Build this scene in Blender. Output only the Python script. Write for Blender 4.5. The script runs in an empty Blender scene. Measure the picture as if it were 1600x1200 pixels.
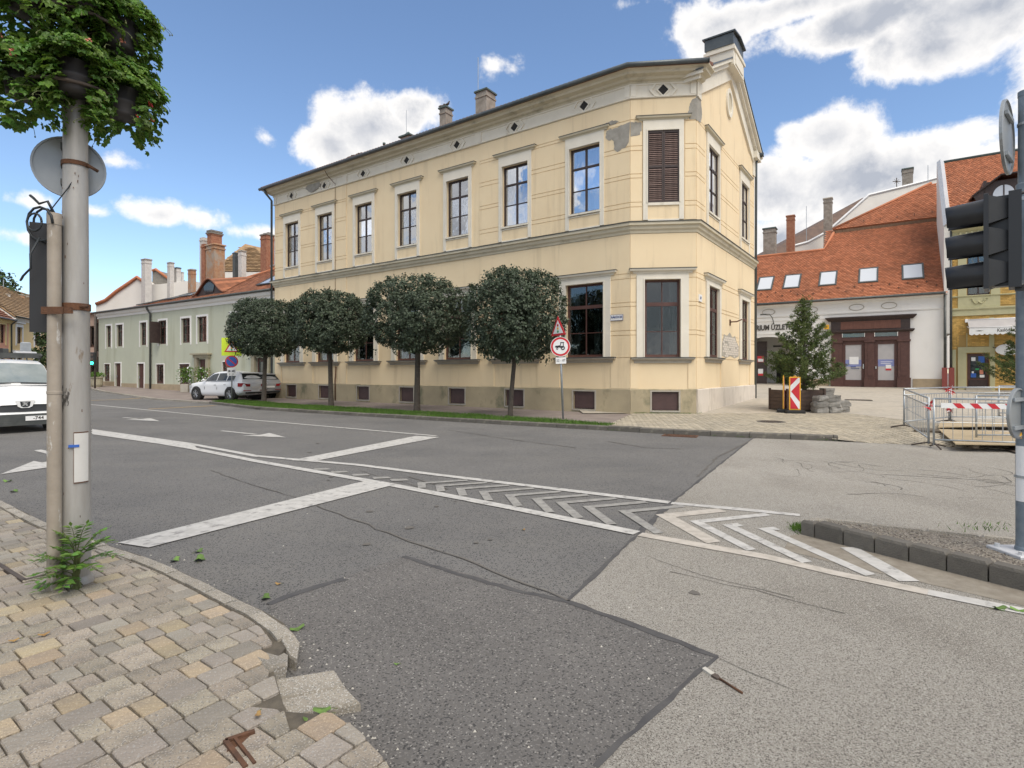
import bpy, bmesh, math, random
from mathutils import Vector, Matrix, noise
random.seed(11)
rad = math.radians
sc = bpy.context.scene
col = sc.collection

# ---------------------------------------------------------------- camera
F = 873.0; HZ = 582.0; CH = 1.6          # focal length and horizon row of the 1600 px photograph, eye height
cam_d = bpy.data.cameras.new('camera'); cam = bpy.data.objects.new('camera', cam_d); col.objects.link(cam)
cam.location = (0, 0, CH); cam.rotation_euler = (rad(90), 0, 0)
cam_d.sensor_fit = 'HORIZONTAL'; cam_d.sensor_width = 36; cam_d.lens = 36*F/1600
cam_d.shift_y = -(600-HZ)/1600; cam_d.clip_start = .05; cam_d.clip_end = 5000
sc.camera = cam

# ---------------------------------------------------------------- light
SUN = Vector((.30, -.50, .81)).normalized()       # towards the sun, veiled by thin cloud
SKY_K = .063; CLOUD_K = .49; EXPO = 1.64
sc.view_settings.view_transform = 'Standard'; sc.view_settings.look = 'None'
sc.view_settings.gamma = 1; sc.view_settings.use_curve_mapping = False
sc.view_settings.exposure = EXPO
sun_d = bpy.data.lights.new('sun', 'SUN'); sun = bpy.data.objects.new('sun', sun_d); col.objects.link(sun)
sun_d.energy = 1.1; sun_d.angle = rad(45); sun_d.color = (1, .92, .80)
sun.rotation_euler = (-SUN).to_track_quat('-Z', 'Y').to_euler(); sun.location = (30, -10, 40)

world = bpy.data.worlds.new('World'); sc.world = world; world.use_nodes = True
def build_world():
    nt = world.node_tree; N = nt.nodes; L = nt.links; N.clear()
    def link(a, b): L.new(a, b)
    def math_(op, a, b=None, c=None, clamp=False):
        n = N.new('ShaderNodeMath'); n.operation = op; n.use_clamp = clamp
        for i, x in enumerate((a, b, c)):
            if x is None: continue
            if isinstance(x, (int, float)): n.inputs[i].default_value = x
            else: link(x, n.inputs[i])
        return n.outputs[0]
    out = N.new('ShaderNodeOutputWorld')
    sky = N.new('ShaderNodeTexSky'); sky.sky_type = 'NISHITA'; sky.sun_disc = False
    sky.sun_elevation = math.asin(SUN.z); sky.sun_rotation = math.atan2(SUN.x, SUN.y)
    sky.air_density = 1.0; sky.dust_density = .15; sky.ozone_density = 3.0; sky.altitude = 150
    bs = N.new('ShaderNodeBackground'); bs.inputs[1].default_value = SKY_K
    link(sky.outputs[0], bs.inputs[0])
    tc = N.new('ShaderNodeTexCoord')
    sep = N.new('ShaderNodeSeparateXYZ'); link(tc.outputs['Generated'], sep.inputs[0])
    az = math_('ARCTAN2', sep.outputs[0], sep.outputs[1])
    el = math_('ARCSINE', sep.outputs[2])
    def noise_(scale, detail=8, rough=.6, vec=None, dist=0):
        n = N.new('ShaderNodeTexNoise'); n.inputs['Scale'].default_value = scale; n.inputs['Detail'].default_value = detail
        n.inputs['Roughness'].default_value = rough; n.inputs['Distortion'].default_value = dist
        link(vec if vec is not None else tc.outputs['Generated'], n.inputs['Vector']); return n
    n1 = noise_(7, 10, .62, dist=.3); n2 = noise_(3.2, 6, .55); n3 = noise_(16, 8, .6)
    wob = math_('ADD', math_('MULTIPLY', math_('SUBTRACT', n1.outputs[0], .5), 2.3), math_('MULTIPLY', math_('SUBTRACT', n3.outputs[0], .5), 1.3))
    # cumulus banks: (u, v) where the bank stands in the photographed sky, half widths, weight
    def d_of(u, v):
        x, y, z = u-800, F, HZ-v
        return math.atan2(x, y), math.atan2(z, math.hypot(x, y))
    blobs = [(578,210,90,64,1.1,0),(520,230,60,45,1,0),(645,175,50,46,.9,0),(680,228,45,24,.7,0),
             (1290,215,100,42,1.0,0),(1360,275,190,62,1.15,0),(1215,290,80,75,1.1,0),(1500,275,110,48,1.0,0),(1220,370,90,50,.8,0),
             (1330,32,200,42,1.1,0),(1520,20,190,85,1.2,0),(1130,35,90,50,1.0,0),(1480,66,110,42,1.0,0),(1250,5,250,40,1.1,0),(1700,60,150,120,1.1,0),
             (250,336,60,20,.62,0),(318,345,50,20,.62,0),(385,362,60,14,.5,0),(60,372,50,12,.4,0),(150,332,40,12,.35,0),
             (772,103,26,18,.34,0),(420,216,24,12,.36,0),(175,252,40,14,.4,0),(60,315,40,12,.35,0),(1000,4,40,12,.3,0)]
    acc = None
    for (u, v, wu, wv, w, _) in blobs:
        a, e = d_of(u, v); a1, _e = d_of(u+wu, v); _a, e1 = d_of(u, v-wv)
        da = math_('DIVIDE', math_('SUBTRACT', az, a), abs(a1-a)); de = math_('DIVIDE', math_('SUBTRACT', el, e), abs(e1-e))
        r2 = math_('ADD', math_('MULTIPLY', da, da), math_('MULTIPLY', de, de))
        b = math_('MULTIPLY', math_('SUBTRACT', 1.25, math_('SQRT', r2)), w)
        b = math_('MAXIMUM', b, -1.5)
        acc = b if acc is None else math_('MAXIMUM', acc, b)
    # the rest of the dome: unseen broken cumulus, made denser for fill light
    gen = math_('MULTIPLY', math_('SUBTRACT', n2.outputs[0], .42), 7.5)
    # inside the pictured part of the sky only the banks above count
    inside = math_('MULTIPLY', math_('LESS_THAN', math_('ABSOLUTE', az), .86), math_('LESS_THAN', el, .66))
    gen = math_('SUBTRACT', gen, math_('MULTIPLY', inside, 6))
    dens = math_('ADD', math_('MAXIMUM', acc, gen), wob)
    ms = N.new('ShaderNodeMapRange'); ms.interpolation_type = 'SMOOTHSTEP'
    ms.inputs['From Min'].default_value = .05; ms.inputs['From Max'].default_value = .55; link(dens, ms.inputs['Value'])
    mask = math_('MULTIPLY', ms.outputs[0], .97)
    # bright rims, grey hearts
    core = N.new('ShaderNodeMapRange'); core.inputs['From Min'].default_value = .38; core.inputs['From Max'].default_value = 1.25; link(dens, core.inputs['Value'])
    v4 = N.new('ShaderNodeVectorMath'); v4.operation = 'ADD'; link(tc.outputs['Generated'], v4.inputs[0]); v4.inputs[1].default_value = (3.1, 1.7, .06)
    n4 = noise_(6.5, 7, .55, v4.outputs[0])
    g = math_('ADD', math_('MULTIPLY', core.outputs[0], .62), math_('MULTIPLY', math_('MULTIPLY', math_('SUBTRACT', n4.outputs[0], .44), 3.4), core.outputs[0]), clamp=True)
    mix = N.new('ShaderNodeMix'); mix.data_type = 'RGBA'; link(g, mix.inputs[0])
    mix.inputs[6].default_value = (.775, .75, .72, 1); mix.inputs[7].default_value = (.33, .35, .395, 1)
    bc = N.new('ShaderNodeBackground'); bc.inputs[1].default_value = CLOUD_K; link(mix.outputs[2], bc.inputs[0])
    mx = N.new('ShaderNodeMixShader'); link(mask, mx.inputs[0]); link(bs.outputs[0], mx.inputs[1]); link(bc.outputs[0], mx.inputs[2])
    link(mx.outputs[0], out.inputs[0])
build_world()
sc.cycles.max_bounces = 8; sc.cycles.transparent_max_bounces = 12
sc.cycles.sample_clamp_indirect = 6

# ---------------------------------------------------------------- helpers
def H(x, y):                              # the ground climbs gently away from the crossing
    if x > 3.0: return .031*max(0, y-20.3)
    return .035*max(0, y-33.0)
def G(u, v, z=0.0):                       # picture row and column -> point on the level z
    Y = F*(CH-z)/(v-HZ); return ((u-800)*Y/F, Y)
def GH(u, v, z=0.0):                      # same on the climbing ground
    Y = F*(CH-z)/(v-HZ); X = (u-800)*Y/F
    for _ in range(30):
        Y2 = F*(CH-z-H(X, Y))/(v-HZ); Y = .5*Y+.5*Y2; X = (u-800)*Y/F
    return (X, Y)
def at(u, v, Y): return Vector(((u-800)*Y/F, Y, CH+(HZ-v)*Y/F))

class MB:
    def __init__(s): s.v = []; s.f = []; s.m = []; s.sm = []; s.mat = 0; s.smooth = False; s.T = None
    def add(s, vs, fs):
        b = len(s.v)
        if s.T is not None: vs = [tuple(s.T @ Vector(p)) for p in vs]
        s.v.extend(tuple(p) for p in vs)
        for f in fs: s.f.append([i+b for i in f])
        s.m.extend([s.mat]*len(fs)); s.sm.extend([s.smooth]*len(fs))
    def box(s, x0, x1, y0, y1, z0, z1):
        s.add([(x0,y0,z0),(x1,y0,z0),(x1,y1,z0),(x0,y1,z0),(x0,y0,z1),(x1,y0,z1),(x1,y1,z1),(x0,y1,z1)],
              [(0,3,2,1),(4,5,6,7),(0,1,5,4),(1,2,6,5),(2,3,7,6),(3,0,4,7)])
    def cbox(s, x0, x1, y0, y1, z0, z1, c=.01):   # box with bevelled top edge
        s.add([(x0,y0,z0),(x1,y0,z0),(x1,y1,z0),(x0,y1,z0),(x0,y0,z1-c),(x1,y0,z1-c),(x1,y1,z1-c),(x0,y1,z1-c),
               (x0+c,y0+c,z1),(x1-c,y0+c,z1),(x1-c,y1-c,z1),(x0+c,y1-c,z1)],
              [(0,3,2,1),(8,9,10,11),(0,1,5,4),(1,2,6,5),(2,3,7,6),(3,0,4,7),(4,5,9,8),(5,6,10,9),(6,7,11,10),(7,4,8,11)])
    def prism(s, poly, z0, z1):                   # poly in xy, or z given per corner when z0/z1 are functions
        n = len(poly); f0 = z0 if callable(z0) else (lambda x, y: z0); f1 = z1 if callable(z1) else (lambda x, y: z1)
        s.add([(x,y,f0(x,y)) for x,y in poly]+[(x,y,f1(x,y)) for x,y in poly],
              [list(range(n))[::-1], [n+i for i in range(n)]]+[(i,(i+1)%n,n+(i+1)%n,n+i) for i in range(n)])
    def slab(s, poly, y0, y1):                    # poly in xz, extruded along y
        n = len(poly)
        s.add([(x,y0,z) for x,z in poly]+[(x,y1,z) for x,z in poly],
              [list(range(n)), [n+i for i in range(n)][::-1]]+[(i,n+i,n+(i+1)%n,(i+1)%n) for i in range(n)])
    def poly3(s, pts): s.add(pts, [list(range(len(pts)))])
    def plate(s, pts, t):                         # a sheet of any tilt with thickness t (against its normal)
        p = [Vector(q) for q in pts]; nrm = (p[1]-p[0]).cross(p[2]-p[0]).normalized()*t; n = len(p)
        s.add([tuple(q) for q in p]+[tuple(q-nrm) for q in p],
              [list(range(n)), [n+i for i in range(n)][::-1]]+[(i,n+i,n+(i+1)%n,(i+1)%n) for i in range(n)])
    def tube(s, pts, r, n=8, cap=True):
        pts = [Vector(p) for p in pts]; k = len(pts); rs = r if isinstance(r, (list, tuple)) else [r]*k
        vs = []; up = None
        for i, p in enumerate(pts):
            d = (pts[min(i+1,k-1)]-pts[max(i-1,0)]).normalized()
            if up is None: up = Vector((0,0,1)) if abs(d.z) < .9 else Vector((1,0,0))
            a = d.cross(up).normalized(); b = a.cross(d).normalized(); up = b
            for j in range(n):
                t = 2*math.pi*j/n; vs.append(tuple(p+(a*math.cos(t)+b*math.sin(t))*rs[i]))
        fs = [(i*n+j, i*n+(j+1)%n, (i+1)*n+(j+1)%n, (i+1)*n+j) for i in range(k-1) for j in range(n)]
        if cap: fs += [list(range(n))[::-1], [(k-1)*n+j for j in range(n)]]
        o = s.smooth; s.smooth = n > 5; s.add(vs, fs); s.smooth = o
    def lathe(s, prof, n=20, c=(0,0), axis='z', ring=False):
        k = len(prof); vs = []
        for r, z in prof:
            for j in range(n):
                t = 2*math.pi*j/n; a, b = r*math.cos(t), r*math.sin(t)
                vs.append((c[0]+a, c[1]+b, z) if axis == 'z' else ((c[0]+a, z, c[1]+b) if axis == 'y' else (z, c[0]+a, c[1]+b)))
        fs = [(i*n+j, i*n+(j+1)%n, (i+1)*n+(j+1)%n, (i+1)*n+j) for i in range(k-1) for j in range(n)]
        if ring: fs += [((k-1)*n+j, (k-1)*n+(j+1)%n, (j+1)%n, j) for j in range(n)]
        else: fs += [list(range(n))[::-1], [(k-1)*n+j for j in range(n)]]
        s.add(vs, fs)
    def sweep(s, path, prof, zoff=0):             # moulding: profile (out, z) closed, along an xy path, outward = right hand
        m = []
        k = len(path); P = [Vector(p) for p in path]
        for i in range(k):
            ns = []
            if i > 0: d = (P[i]-P[i-1]).normalized(); ns.append(Vector((d.y,-d.x)))
            if i < k-1: d = (P[i+1]-P[i]).normalized(); ns.append(Vector((d.y,-d.x)))
            m.append(ns[0] if len(ns) == 1 else (ns[0]+ns[1])/(1+ns[0].dot(ns[1])))
        n = len(prof); vs = []
        for i in range(k):
            for o, z in prof: q = P[i]+m[i]*o; vs.append((q.x, q.y, z+zoff))
        fs = [(i*n+j, (i+1)*n+j, (i+1)*n+(j+1)%n, i*n+(j+1)%n) for i in range(k-1) for j in range(n)]
        fs += [list(range(n)), [(k-1)*n+j for j in range(n)][::-1]]
        s.add(vs, fs)
    def mesh(s, name, mats, fix=True):
        me = bpy.data.meshes.new(name); me.from_pydata(s.v, [], s.f)
        for m in (mats if isinstance(mats, (list, tuple)) else [mats]): me.materials.append(m)
        me.polygons.foreach_set('material_index', s.m); me.polygons.foreach_set('use_smooth', s.sm)
        if fix and len(s.f) < 30000:
            b = bmesh.new(); b.from_mesh(me); bmesh.ops.recalc_face_normals(b, faces=b.faces); b.to_mesh(me); b.free()
        me.update(); return me
    def build(s, name, mats, parent=None, loc=None, rotz=None, fix=True, **props):
        return put(name, s.mesh(name, mats, fix), parent, loc, rotz, **props)
def put(name, me, parent=None, loc=None, rotz=None, **props):
    o = bpy.data.objects.new(name, me); col.objects.link(o)
    if parent is not None: o.parent = parent
    if loc is not None: o.location = loc
    if rotz is not None: o.rotation_euler = (0, 0, rotz)
    for k, v in props.items(): o[k] = v
    return o
def thing(name, label, cat, loc=(0,0,0), rotz=0, group=None, **props):
    o = put(name, None, None, loc, rotz); o['label'] = label; o['category'] = cat
    if group: o['group'] = group
    for k, v in props.items(): o[k] = v
    return o
def tag(o, label, cat, group=None):
    o['label'] = label; o['category'] = cat
    if group: o['group'] = group
    return o
def copy_tree(o, parent=None):
    c = o.copy(); col.objects.link(c)
    if parent is not None: c.parent = parent
    for ch in list(o.children): copy_tree(ch, c)
    return c
def text_mesh(txt, size, depth=.004, bold=0.0, align='CENTER'):
    cu = bpy.data.curves.new('lettering', 'FONT'); cu.body = txt; cu.size = size; cu.extrude = depth; cu.offset = bold
    cu.align_x = align; cu.align_y = 'CENTER'; cu.resolution_u = 3
    o = bpy.data.objects.new('lettering', cu); col.objects.link(o)
    me = bpy.data.meshes.new_from_object(o.evaluated_get(bpy.context.evaluated_depsgraph_get()))
    bpy.data.objects.remove(o); bpy.data.curves.remove(cu)
    return me
def lettering(txt, size, mat, parent, loc, rotz=0, depth=.004, bold=0.0, name='lettering', sx=1.0):
    me = text_mesh(txt, size, depth, bold); me.materials.clear(); me.materials.append(mat)
    o = put(name, me, parent, loc); o.rotation_euler = (rad(90), 0, rotz); o.scale = (sx, 1, 1)
    return o

# ---------------------------------------------------------------- materials
def mat(name, c, rough=.8, c2=None, vscale=2.5, vmin=.35, vmax=.65, bump=0.0, bscale=80, metal=0.0, spec=.5,
        stain=None, stain_scale=(3,3,.6), stain_lo=.52, stain_hi=.68, rnd=0.0, isl=0.0, hue=0.0, grime=None, speck=None, transl=0.0, stretch=None):
    m = bpy.data.materials.new(name); m.use_nodes = True; nt = m.node_tree; N = nt.nodes; L = nt.links
    b = N['Principled BSDF']; b.inputs['Roughness'].default_value = rough; b.inputs['Metallic'].default_value = metal
    b.inputs['Specular IOR Level'].default_value = spec
    tc = N.new('ShaderNodeTexCoord'); vec = tc.outputs['Object']
    def nz(scale, detail=6, rg=.6, v=None):
        n = N.new('ShaderNodeTexNoise'); n.inputs['Scale'].default_value = scale; n.inputs['Detail'].default_value = detail
        n.inputs['Roughness'].default_value = rg; L.new(v or vec, n.inputs['Vector']); return n.outputs[0]
    def rng(x, a, bb):
        r = N.new('ShaderNodeMapRange'); r.inputs['From Min'].default_value = a; r.inputs['From Max'].default_value = bb; L.new(x, r.inputs['Value']); return r.outputs[0]
    def mixc(f, a, bb):
        x = N.new('ShaderNodeMix'); x.data_type = 'RGBA'
        if isinstance(f, float): x.inputs[0].default_value = f
        else: L.new(f, x.inputs[0])
        for i, q in ((6, a), (7, bb)):
            if isinstance(q, tuple): x.inputs[i].default_value = (*q, 1)
            else: L.new(q, x.inputs[i])
        return x.outputs[2]
    cur = c
    if c2 is not None:
        v = vec
        if stretch:
            mp = N.new('ShaderNodeMapping'); mp.inputs['Scale'].default_value = stretch; L.new(vec, mp.inputs[0]); v = mp.outputs[0]
        cur = mixc(rng(nz(vscale, v=v), vmin, vmax), c, c2)
    if stain is not None:
        mp = N.new('ShaderNodeMapping'); mp.inputs['Scale'].default_value = stain_scale; L.new(vec, mp.inputs[0])
        cur = mixc(rng(nz(1.0, 8, .65, mp.outputs[0]), stain_lo, stain_hi), cur, stain)
    if speck is not None:          # (scale, colour, threshold): small pale or dark grains
        for sc_, cc, th in speck:
            w = N.new('ShaderNodeTexVoronoi'); w.inputs['Scale'].default_value = sc_; L.new(vec, w.inputs['Vector'])
            sp = N.new('ShaderNodeSeparateColor'); L.new(w.outputs['Color'], sp.inputs[0])
            g = N.new('ShaderNodeMath'); g.operation = 'GREATER_THAN'; L.new(sp.outputs[0], g.inputs[0]); g.inputs[1].default_value = th
            cur = mixc(g.outputs[0], cur, cc)
    if rnd or isl or hue:
        src = N.new('ShaderNodeObjectInfo').outputs['Random'] if not isl else N.new('ShaderNodeNewGeometry').outputs['Random Per Island']
        hs = N.new('ShaderNodeHueSaturation')
        k = isl or rnd
        r = N.new('ShaderNodeMapRange'); r.inputs['To Min'].default_value = 1-k; r.inputs['To Max'].default_value = 1+k; L.new(src, r.inputs['Value']); L.new(r.outputs[0], hs.inputs['Value'])
        if hue:
            q = N.new('ShaderNodeMath'); q.operation = 'MULTIPLY_ADD'; L.new(src, q.inputs[0]); q.inputs[1].default_value = 7.31; q.inputs[2].default_value = 0
            fr = N.new('ShaderNodeMath'); fr.operation = 'FRACT'; L.new(q.outputs[0], fr.inputs[0])
            r2 = N.new('ShaderNodeMapRange'); r2.inputs['To Min'].default_value = .5-hue; r2.inputs['To Max'].default_value = .5+hue; L.new(fr.outputs[0], r2.inputs['Value']); L.new(r2.outputs[0], hs.inputs['Hue'])
        if isinstance(cur, tuple): hs.inputs['Color'].default_value = (*cur, 1)
        else: L.new(cur, hs.inputs['Color'])
        cur = hs.outputs[0]
    if isinstance(cur, tuple): b.inputs['Base Color'].default_value = (*cur, 1)
    else: L.new(cur, b.inputs['Base Color'])
    if bump:
        bp = N.new('ShaderNodeBump'); bp.inputs['Strength'].default_value = min(1, bump); bp.inputs['Distance'].default_value = .02 if bump <= 1 else .02*bump
        L.new(nz(bscale, 5, .65), bp.inputs['Height']); L.new(bp.outputs[0], b.inputs['Normal'])
    if transl:
        t = N.new('ShaderNodeBsdfTranslucent'); mx = N.new('ShaderNodeMixShader'); mx.inputs[0].default_value = transl
        if isinstance(cur, tuple): t.inputs[0].default_value = (*cur, 1)
        else: L.new(cur, t.inputs[0])
        L.new(b.outputs[0], mx.inputs[1]); L.new(t.outputs[0], mx.inputs[2]); L.new(mx.outputs[0], N['Material Output'].inputs[0])
    return m
def glass_mat(name, tint=(.85,.9,.92), base=.08, k=.9, bump=.02):
    m = bpy.data.materials.new(name); m.use_nodes = True; nt = m.node_tree; N = nt.nodes; L = nt.links
    N.remove(N['Principled BSDF'])
    t = N.new('ShaderNodeBsdfTransparent'); t.inputs[0].default_value = (*tint, 1)
    g = N.new('ShaderNodeBsdfGlossy'); g.inputs['Roughness'].default_value = .015; g.inputs[0].default_value = (.95,.97,1,1)
    f = N.new('ShaderNodeFresnel'); f.inputs[0].default_value = 1.5
    a = N.new('ShaderNodeMath'); a.operation = 'MULTIPLY_ADD'; a.inputs[1].default_value = k; a.inputs[2].default_value = base; a.use_clamp = True
    n = N.new('ShaderNodeTexNoise'); n.inputs['Scale'].default_value = 2.3; tc = N.new('ShaderNodeTexCoord'); L.new(tc.outputs['Object'], n.inputs['Vector'])
    bp = N.new('ShaderNodeBump'); bp.inputs['Strength'].default_value = .35; bp.inputs['Distance'].default_value = bump; L.new(n.outputs[0], bp.inputs['Height']); L.new(bp.outputs[0], g.inputs['Normal'])
    mx = N.new('ShaderNodeMixShader')
    L.new(f.outputs[0], a.inputs[0]); L.new(a.outputs[0], mx.inputs[0]); L.new(t.outputs[0], mx.inputs[1]); L.new(g.outputs[0], mx.inputs[2])
    L.new(mx.outputs[0], N['Material Output'].inputs[0]); return m
def emit_mat(name, c, k):
    m = bpy.data.materials.new(name); m.use_nodes = True; b = m.node_tree.nodes['Principled BSDF']
    b.inputs['Base Color'].default_value = (*c, 1); b.inputs['Emission Color'].default_value = (*c, 1); b.inputs['Emission Strength'].default_value = k; return m

m_asph = mat('dark_asphalt', (.122,.119,.115), .9, (.18,.173,.163), .4, bump=.5, bscale=260, speck=[(170,(.19,.185,.175),.86),(120,(.04,.04,.042),.85)], stain=(.175,.168,.155), stain_scale=(.3,.9,1), stain_lo=.48, stain_hi=.7)
m_asph2 = mat('patch_asphalt', (.122,.115,.108), .9, (.162,.153,.143), .9, bump=.6, bscale=220, speck=[(150,(.19,.18,.168),.8),(130,(.32,.305,.28),.965),(120,(.06,.058,.056),.88)])
m_lite = mat('light_asphalt', (.315,.29,.248), .92, (.40,.372,.328), .35, bump=.8, bscale=240, speck=[(210,(.50,.475,.42),.76),(190,(.165,.15,.128),.8)], stain=(.265,.24,.205), stain_scale=(.9,.4,1), stain_lo=.5, stain_hi=.7)
m_tar = mat('tar_seam', (.055,.053,.055), .75, (.085,.082,.08), 6, bump=.3, bscale=150)
m_crack = mat('crack', (.12,.11,.097), .95)
m_white = mat('road_paint', (.52,.505,.475), .75, (.41,.40,.375), 7, bump=.2, bscale=200, stain=(.26,.25,.235), stain_scale=(8,8,8), stain_lo=.54, stain_hi=.64)
m_worn = mat('worn_road_paint', (.33,.32,.295), .85, (.235,.228,.21), 10, bump=.3, bscale=200, stain=(.22,.21,.20), stain_scale=(11,11,11), stain_lo=.5, stain_hi=.62)
m_faint = mat('faded_road_paint', (.49,.45,.395), .85, (.43,.395,.34), 8, bump=.3, bscale=200, stain=(.39,.355,.305), stain_scale=(8,8,8), stain_lo=.47, stain_hi=.6)
m_yellow = mat('yellow_road_paint', (.62,.40,.12), .8, (.5,.34,.14), 8, stain=(.2,.18,.14), stain_scale=(9,9,9), stain_lo=.56, stain_hi=.66)
m_dirt = mat('gutter_dirt', (.22,.19,.15), .95, (.30,.27,.22), 9, bump=.6, bscale=120)
m_soil = mat('joint_sand', (.09,.077,.06), .95, (.14,.12,.09), 14, bump=.6, bscale=150)
m_walk = mat('reddish_pavement', (.20,.165,.15), .92, (.26,.22,.195), 1.4, bump=.4, bscale=150)
m_plz = mat('pale_paving', (.40,.36,.295), .9, (.46,.41,.34), .7, bump=.3, bscale=140, stain=(.31,.28,.23), stain_scale=(.7,.7,1), stain_lo=.5, stain_hi=.68, speck=[(6,(.37,.335,.275),.75)])
m_brick = mat('paving_brick', (.44,.385,.29), .88, (.36,.32,.25), 1.3, bump=.35, bscale=90, isl=.16)
m_paver = mat('paver_stone', (.365,.315,.245), .88, (.285,.25,.20), 7, bump=.8, bscale=70, rnd=.17, hue=.01, stain=(.19,.17,.14), stain_scale=(6,6,6), stain_lo=.55, stain_hi=.72, speck=[(230,(.44,.41,.36),.9),(190,(.2,.185,.165),.9)])
m_paver2 = mat('ochre_paver_stone', (.41,.325,.215), .88, (.34,.28,.205), 6, bump=.9, bscale=55, rnd=.16, hue=.012, speck=[(230,(.5,.42,.3),.9)])
m_paver3 = mat('grey_paver_stone', (.265,.238,.20), .88, (.31,.275,.23), 6, bump=.9, bscale=55, rnd=.18, hue=.012, speck=[(230,(.36,.34,.31),.9)])
m_kerb = mat('kerb_stone', (.34,.305,.25), .88, (.26,.235,.195), 5, bump=.6, bscale=90, rnd=.12, speck=[(200,(.48,.46,.42),.85),(150,(.2,.19,.165),.9)])
m_kerbd = mat('dark_kerb_stone', (.15,.138,.118), .9, (.105,.097,.085), 5, bump=.7, bscale=80, rnd=.14, stain=(.2,.185,.15), stain_scale=(5,5,5))
m_gravel = mat('island_gravel', (.22,.19,.155), .95, (.30,.265,.22), 9, bump=1, bscale=120, speck=[(90,(.40,.37,.31),.8),(75,(.1,.085,.07),.8)])
m_grass = mat('grass', (.10,.20,.025), .8, (.065,.13,.02), 3, isl=.35, transl=.3)
m_grassb = mat('turf_soil', (.045,.075,.015), .95, (.07,.10,.02), 6)
m_cream = mat('cream_plaster', (.80,.655,.435), .88, (.77,.62,.405), .8, bump=.22, bscale=70, stain=(.56,.44,.28), stain_scale=(2.2,2.2,.2), stain_lo=.53, stain_hi=.82)
m_trim = mat('white_trim', (.745,.70,.60), .85, (.69,.645,.545), 1.5, bump=.12, bscale=90, stain=(.56,.515,.42), stain_scale=(3,3,.5), stain_lo=.57, stain_hi=.74)
m_corn = mat('weathered_cornice', (.60,.545,.42), .88, (.54,.485,.36), 1.6, bump=.2, bscale=60, stain=(.33,.295,.22), stain_scale=(1.2,1.2,2.5), stain_lo=.55, stain_hi=.72)
m_plinth = mat('stained_plinth', (.44,.37,.245), .92, (.36,.305,.205), 1.0, bump=.4, bscale=50, stain=(.20,.19,.12), stain_scale=(1.1,1.1,.8), stain_lo=.52, stain_hi=.66)
m_plinth2 = mat('pale_plinth', (.66,.60,.52), .9, (.60,.54,.47), 1.6, bump=.25, bscale=60, stain=(.47,.42,.35), stain_scale=(2,2,.7))
m_bare = mat('bare_plaster', (.36,.34,.30), .95, (.27,.255,.22), 4, bump=.9, bscale=22)
m_brown = mat('dark_brown_wood', (.032,.020,.018), .5, (.05,.031,.027), 6, bump=.15, bscale=60)
m_maroon = mat('maroon_wood', (.075,.032,.026), .55, (.10,.045,.036), 5, bump=.2, bscale=50)
m_shut = mat('shutter_wood', (.105,.066,.056), .7, (.17,.115,.098), 8, bump=.4, bscale=50, rnd=.25)
m_vent = mat('maroon_metal', (.065,.036,.034), .55, (.082,.046,.043), 5, bump=.15, bscale=40)
m_flash = mat('dark_flashing', (.06,.066,.065), .45, (.095,.10,.095), 4, metal=.3)
m_gutter = mat('blue_grey_gutter', (.075,.088,.095), .4, (.11,.125,.13), 2, metal=.5)
m_sillst = mat('grey_sill', (.42,.39,.33), .85, (.35,.32,.27), 3, bump=.2, bscale=60)
m_glassu = glass_mat('upper_glass', (.9,.93,.97), .42, .7, .006)
m_glassd = glass_mat('lower_glass', (.62,.68,.68), .05, .85)
m_glassl = glass_mat('lit_glass', (.7,.75,.78), .5, .9)
m_inner = mat('inner_white_frame', (.78,.79,.79), .6)
m_curt = mat('curtain', (.42,.48,.56), .9, (.62,.66,.70), 3, stretch=(9,9,.15))
m_curt2 = mat('grey_curtain', (.20,.21,.20), .9, (.33,.34,.33), 3, stretch=(8,8,.1))
m_dark = mat('dark_room', (.028,.027,.026), .9)
m_room = mat('dim_room', (.075,.072,.066), .9, (.05,.048,.045), 1.5)
m_tile = mat('red_roof_tile', (.47,.185,.095), .85, (.39,.145,.07), 1.2, bump=.2, bscale=30, isl=.2, stain=(.27,.115,.065), stain_scale=(.35,.35,.35), stain_lo=.54, stain_hi=.75)
m_tileb = mat('brown_roof_tile', (.25,.105,.06), .88, (.17,.075,.045), 2.4, bump=.2, bscale=30, isl=.3, stain=(.15,.07,.04), stain_scale=(.6,.6,.6))
m_tilem = mat('russet_roof_tile', (.33,.13,.065), .88, (.23,.09,.045), 2.4, bump=.2, bscale=30, isl=.3, stain=(.19,.085,.05), stain_scale=(.6,.6,.6))
m_tilet = mat('tan_roof_tile', (.36,.24,.13), .88, (.27,.175,.095), 2, isl=.25)
m_tiled = mat('old_brown_roof', (.115,.08,.065), .9, (.16,.105,.08), 1.4, bump=.4, bscale=8)
m_mint = mat('mint_plaster', (.505,.52,.41), .9, (.47,.485,.385), .6, bump=.25, bscale=60, stain=(.40,.405,.30), stain_scale=(1.1,1.1,.16), stain_lo=.52, stain_hi=.7)
m_mintp = mat('sandstone_plinth', (.42,.33,.22), .92, (.33,.265,.18), 2.2, bump=.5, bscale=30)
m_stone = mat('door_sandstone', (.40,.36,.255), .9, (.33,.295,.21), 3, bump=.3, bscale=40)
m_wplas = mat('white_plaster', (.80,.785,.755), .9, (.76,.745,.71), .7, bump=.2, bscale=60, stain=(.68,.66,.62), stain_scale=(1,1,.25), stain_lo=.55, stain_hi=.75)
m_wwall = mat('pale_gable_plaster', (.72,.70,.655), .92, (.66,.64,.595), .6, bump=.2, bscale=40)
m_grebr = mat('grey_rubble', (.24,.225,.20), .95, (.17,.16,.14), 5, bump=1, bscale=14)
m_redbr = mat('red_brick', (.28,.11,.065), .92, (.35,.175,.105), 5, bump=.8, bscale=20)
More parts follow.
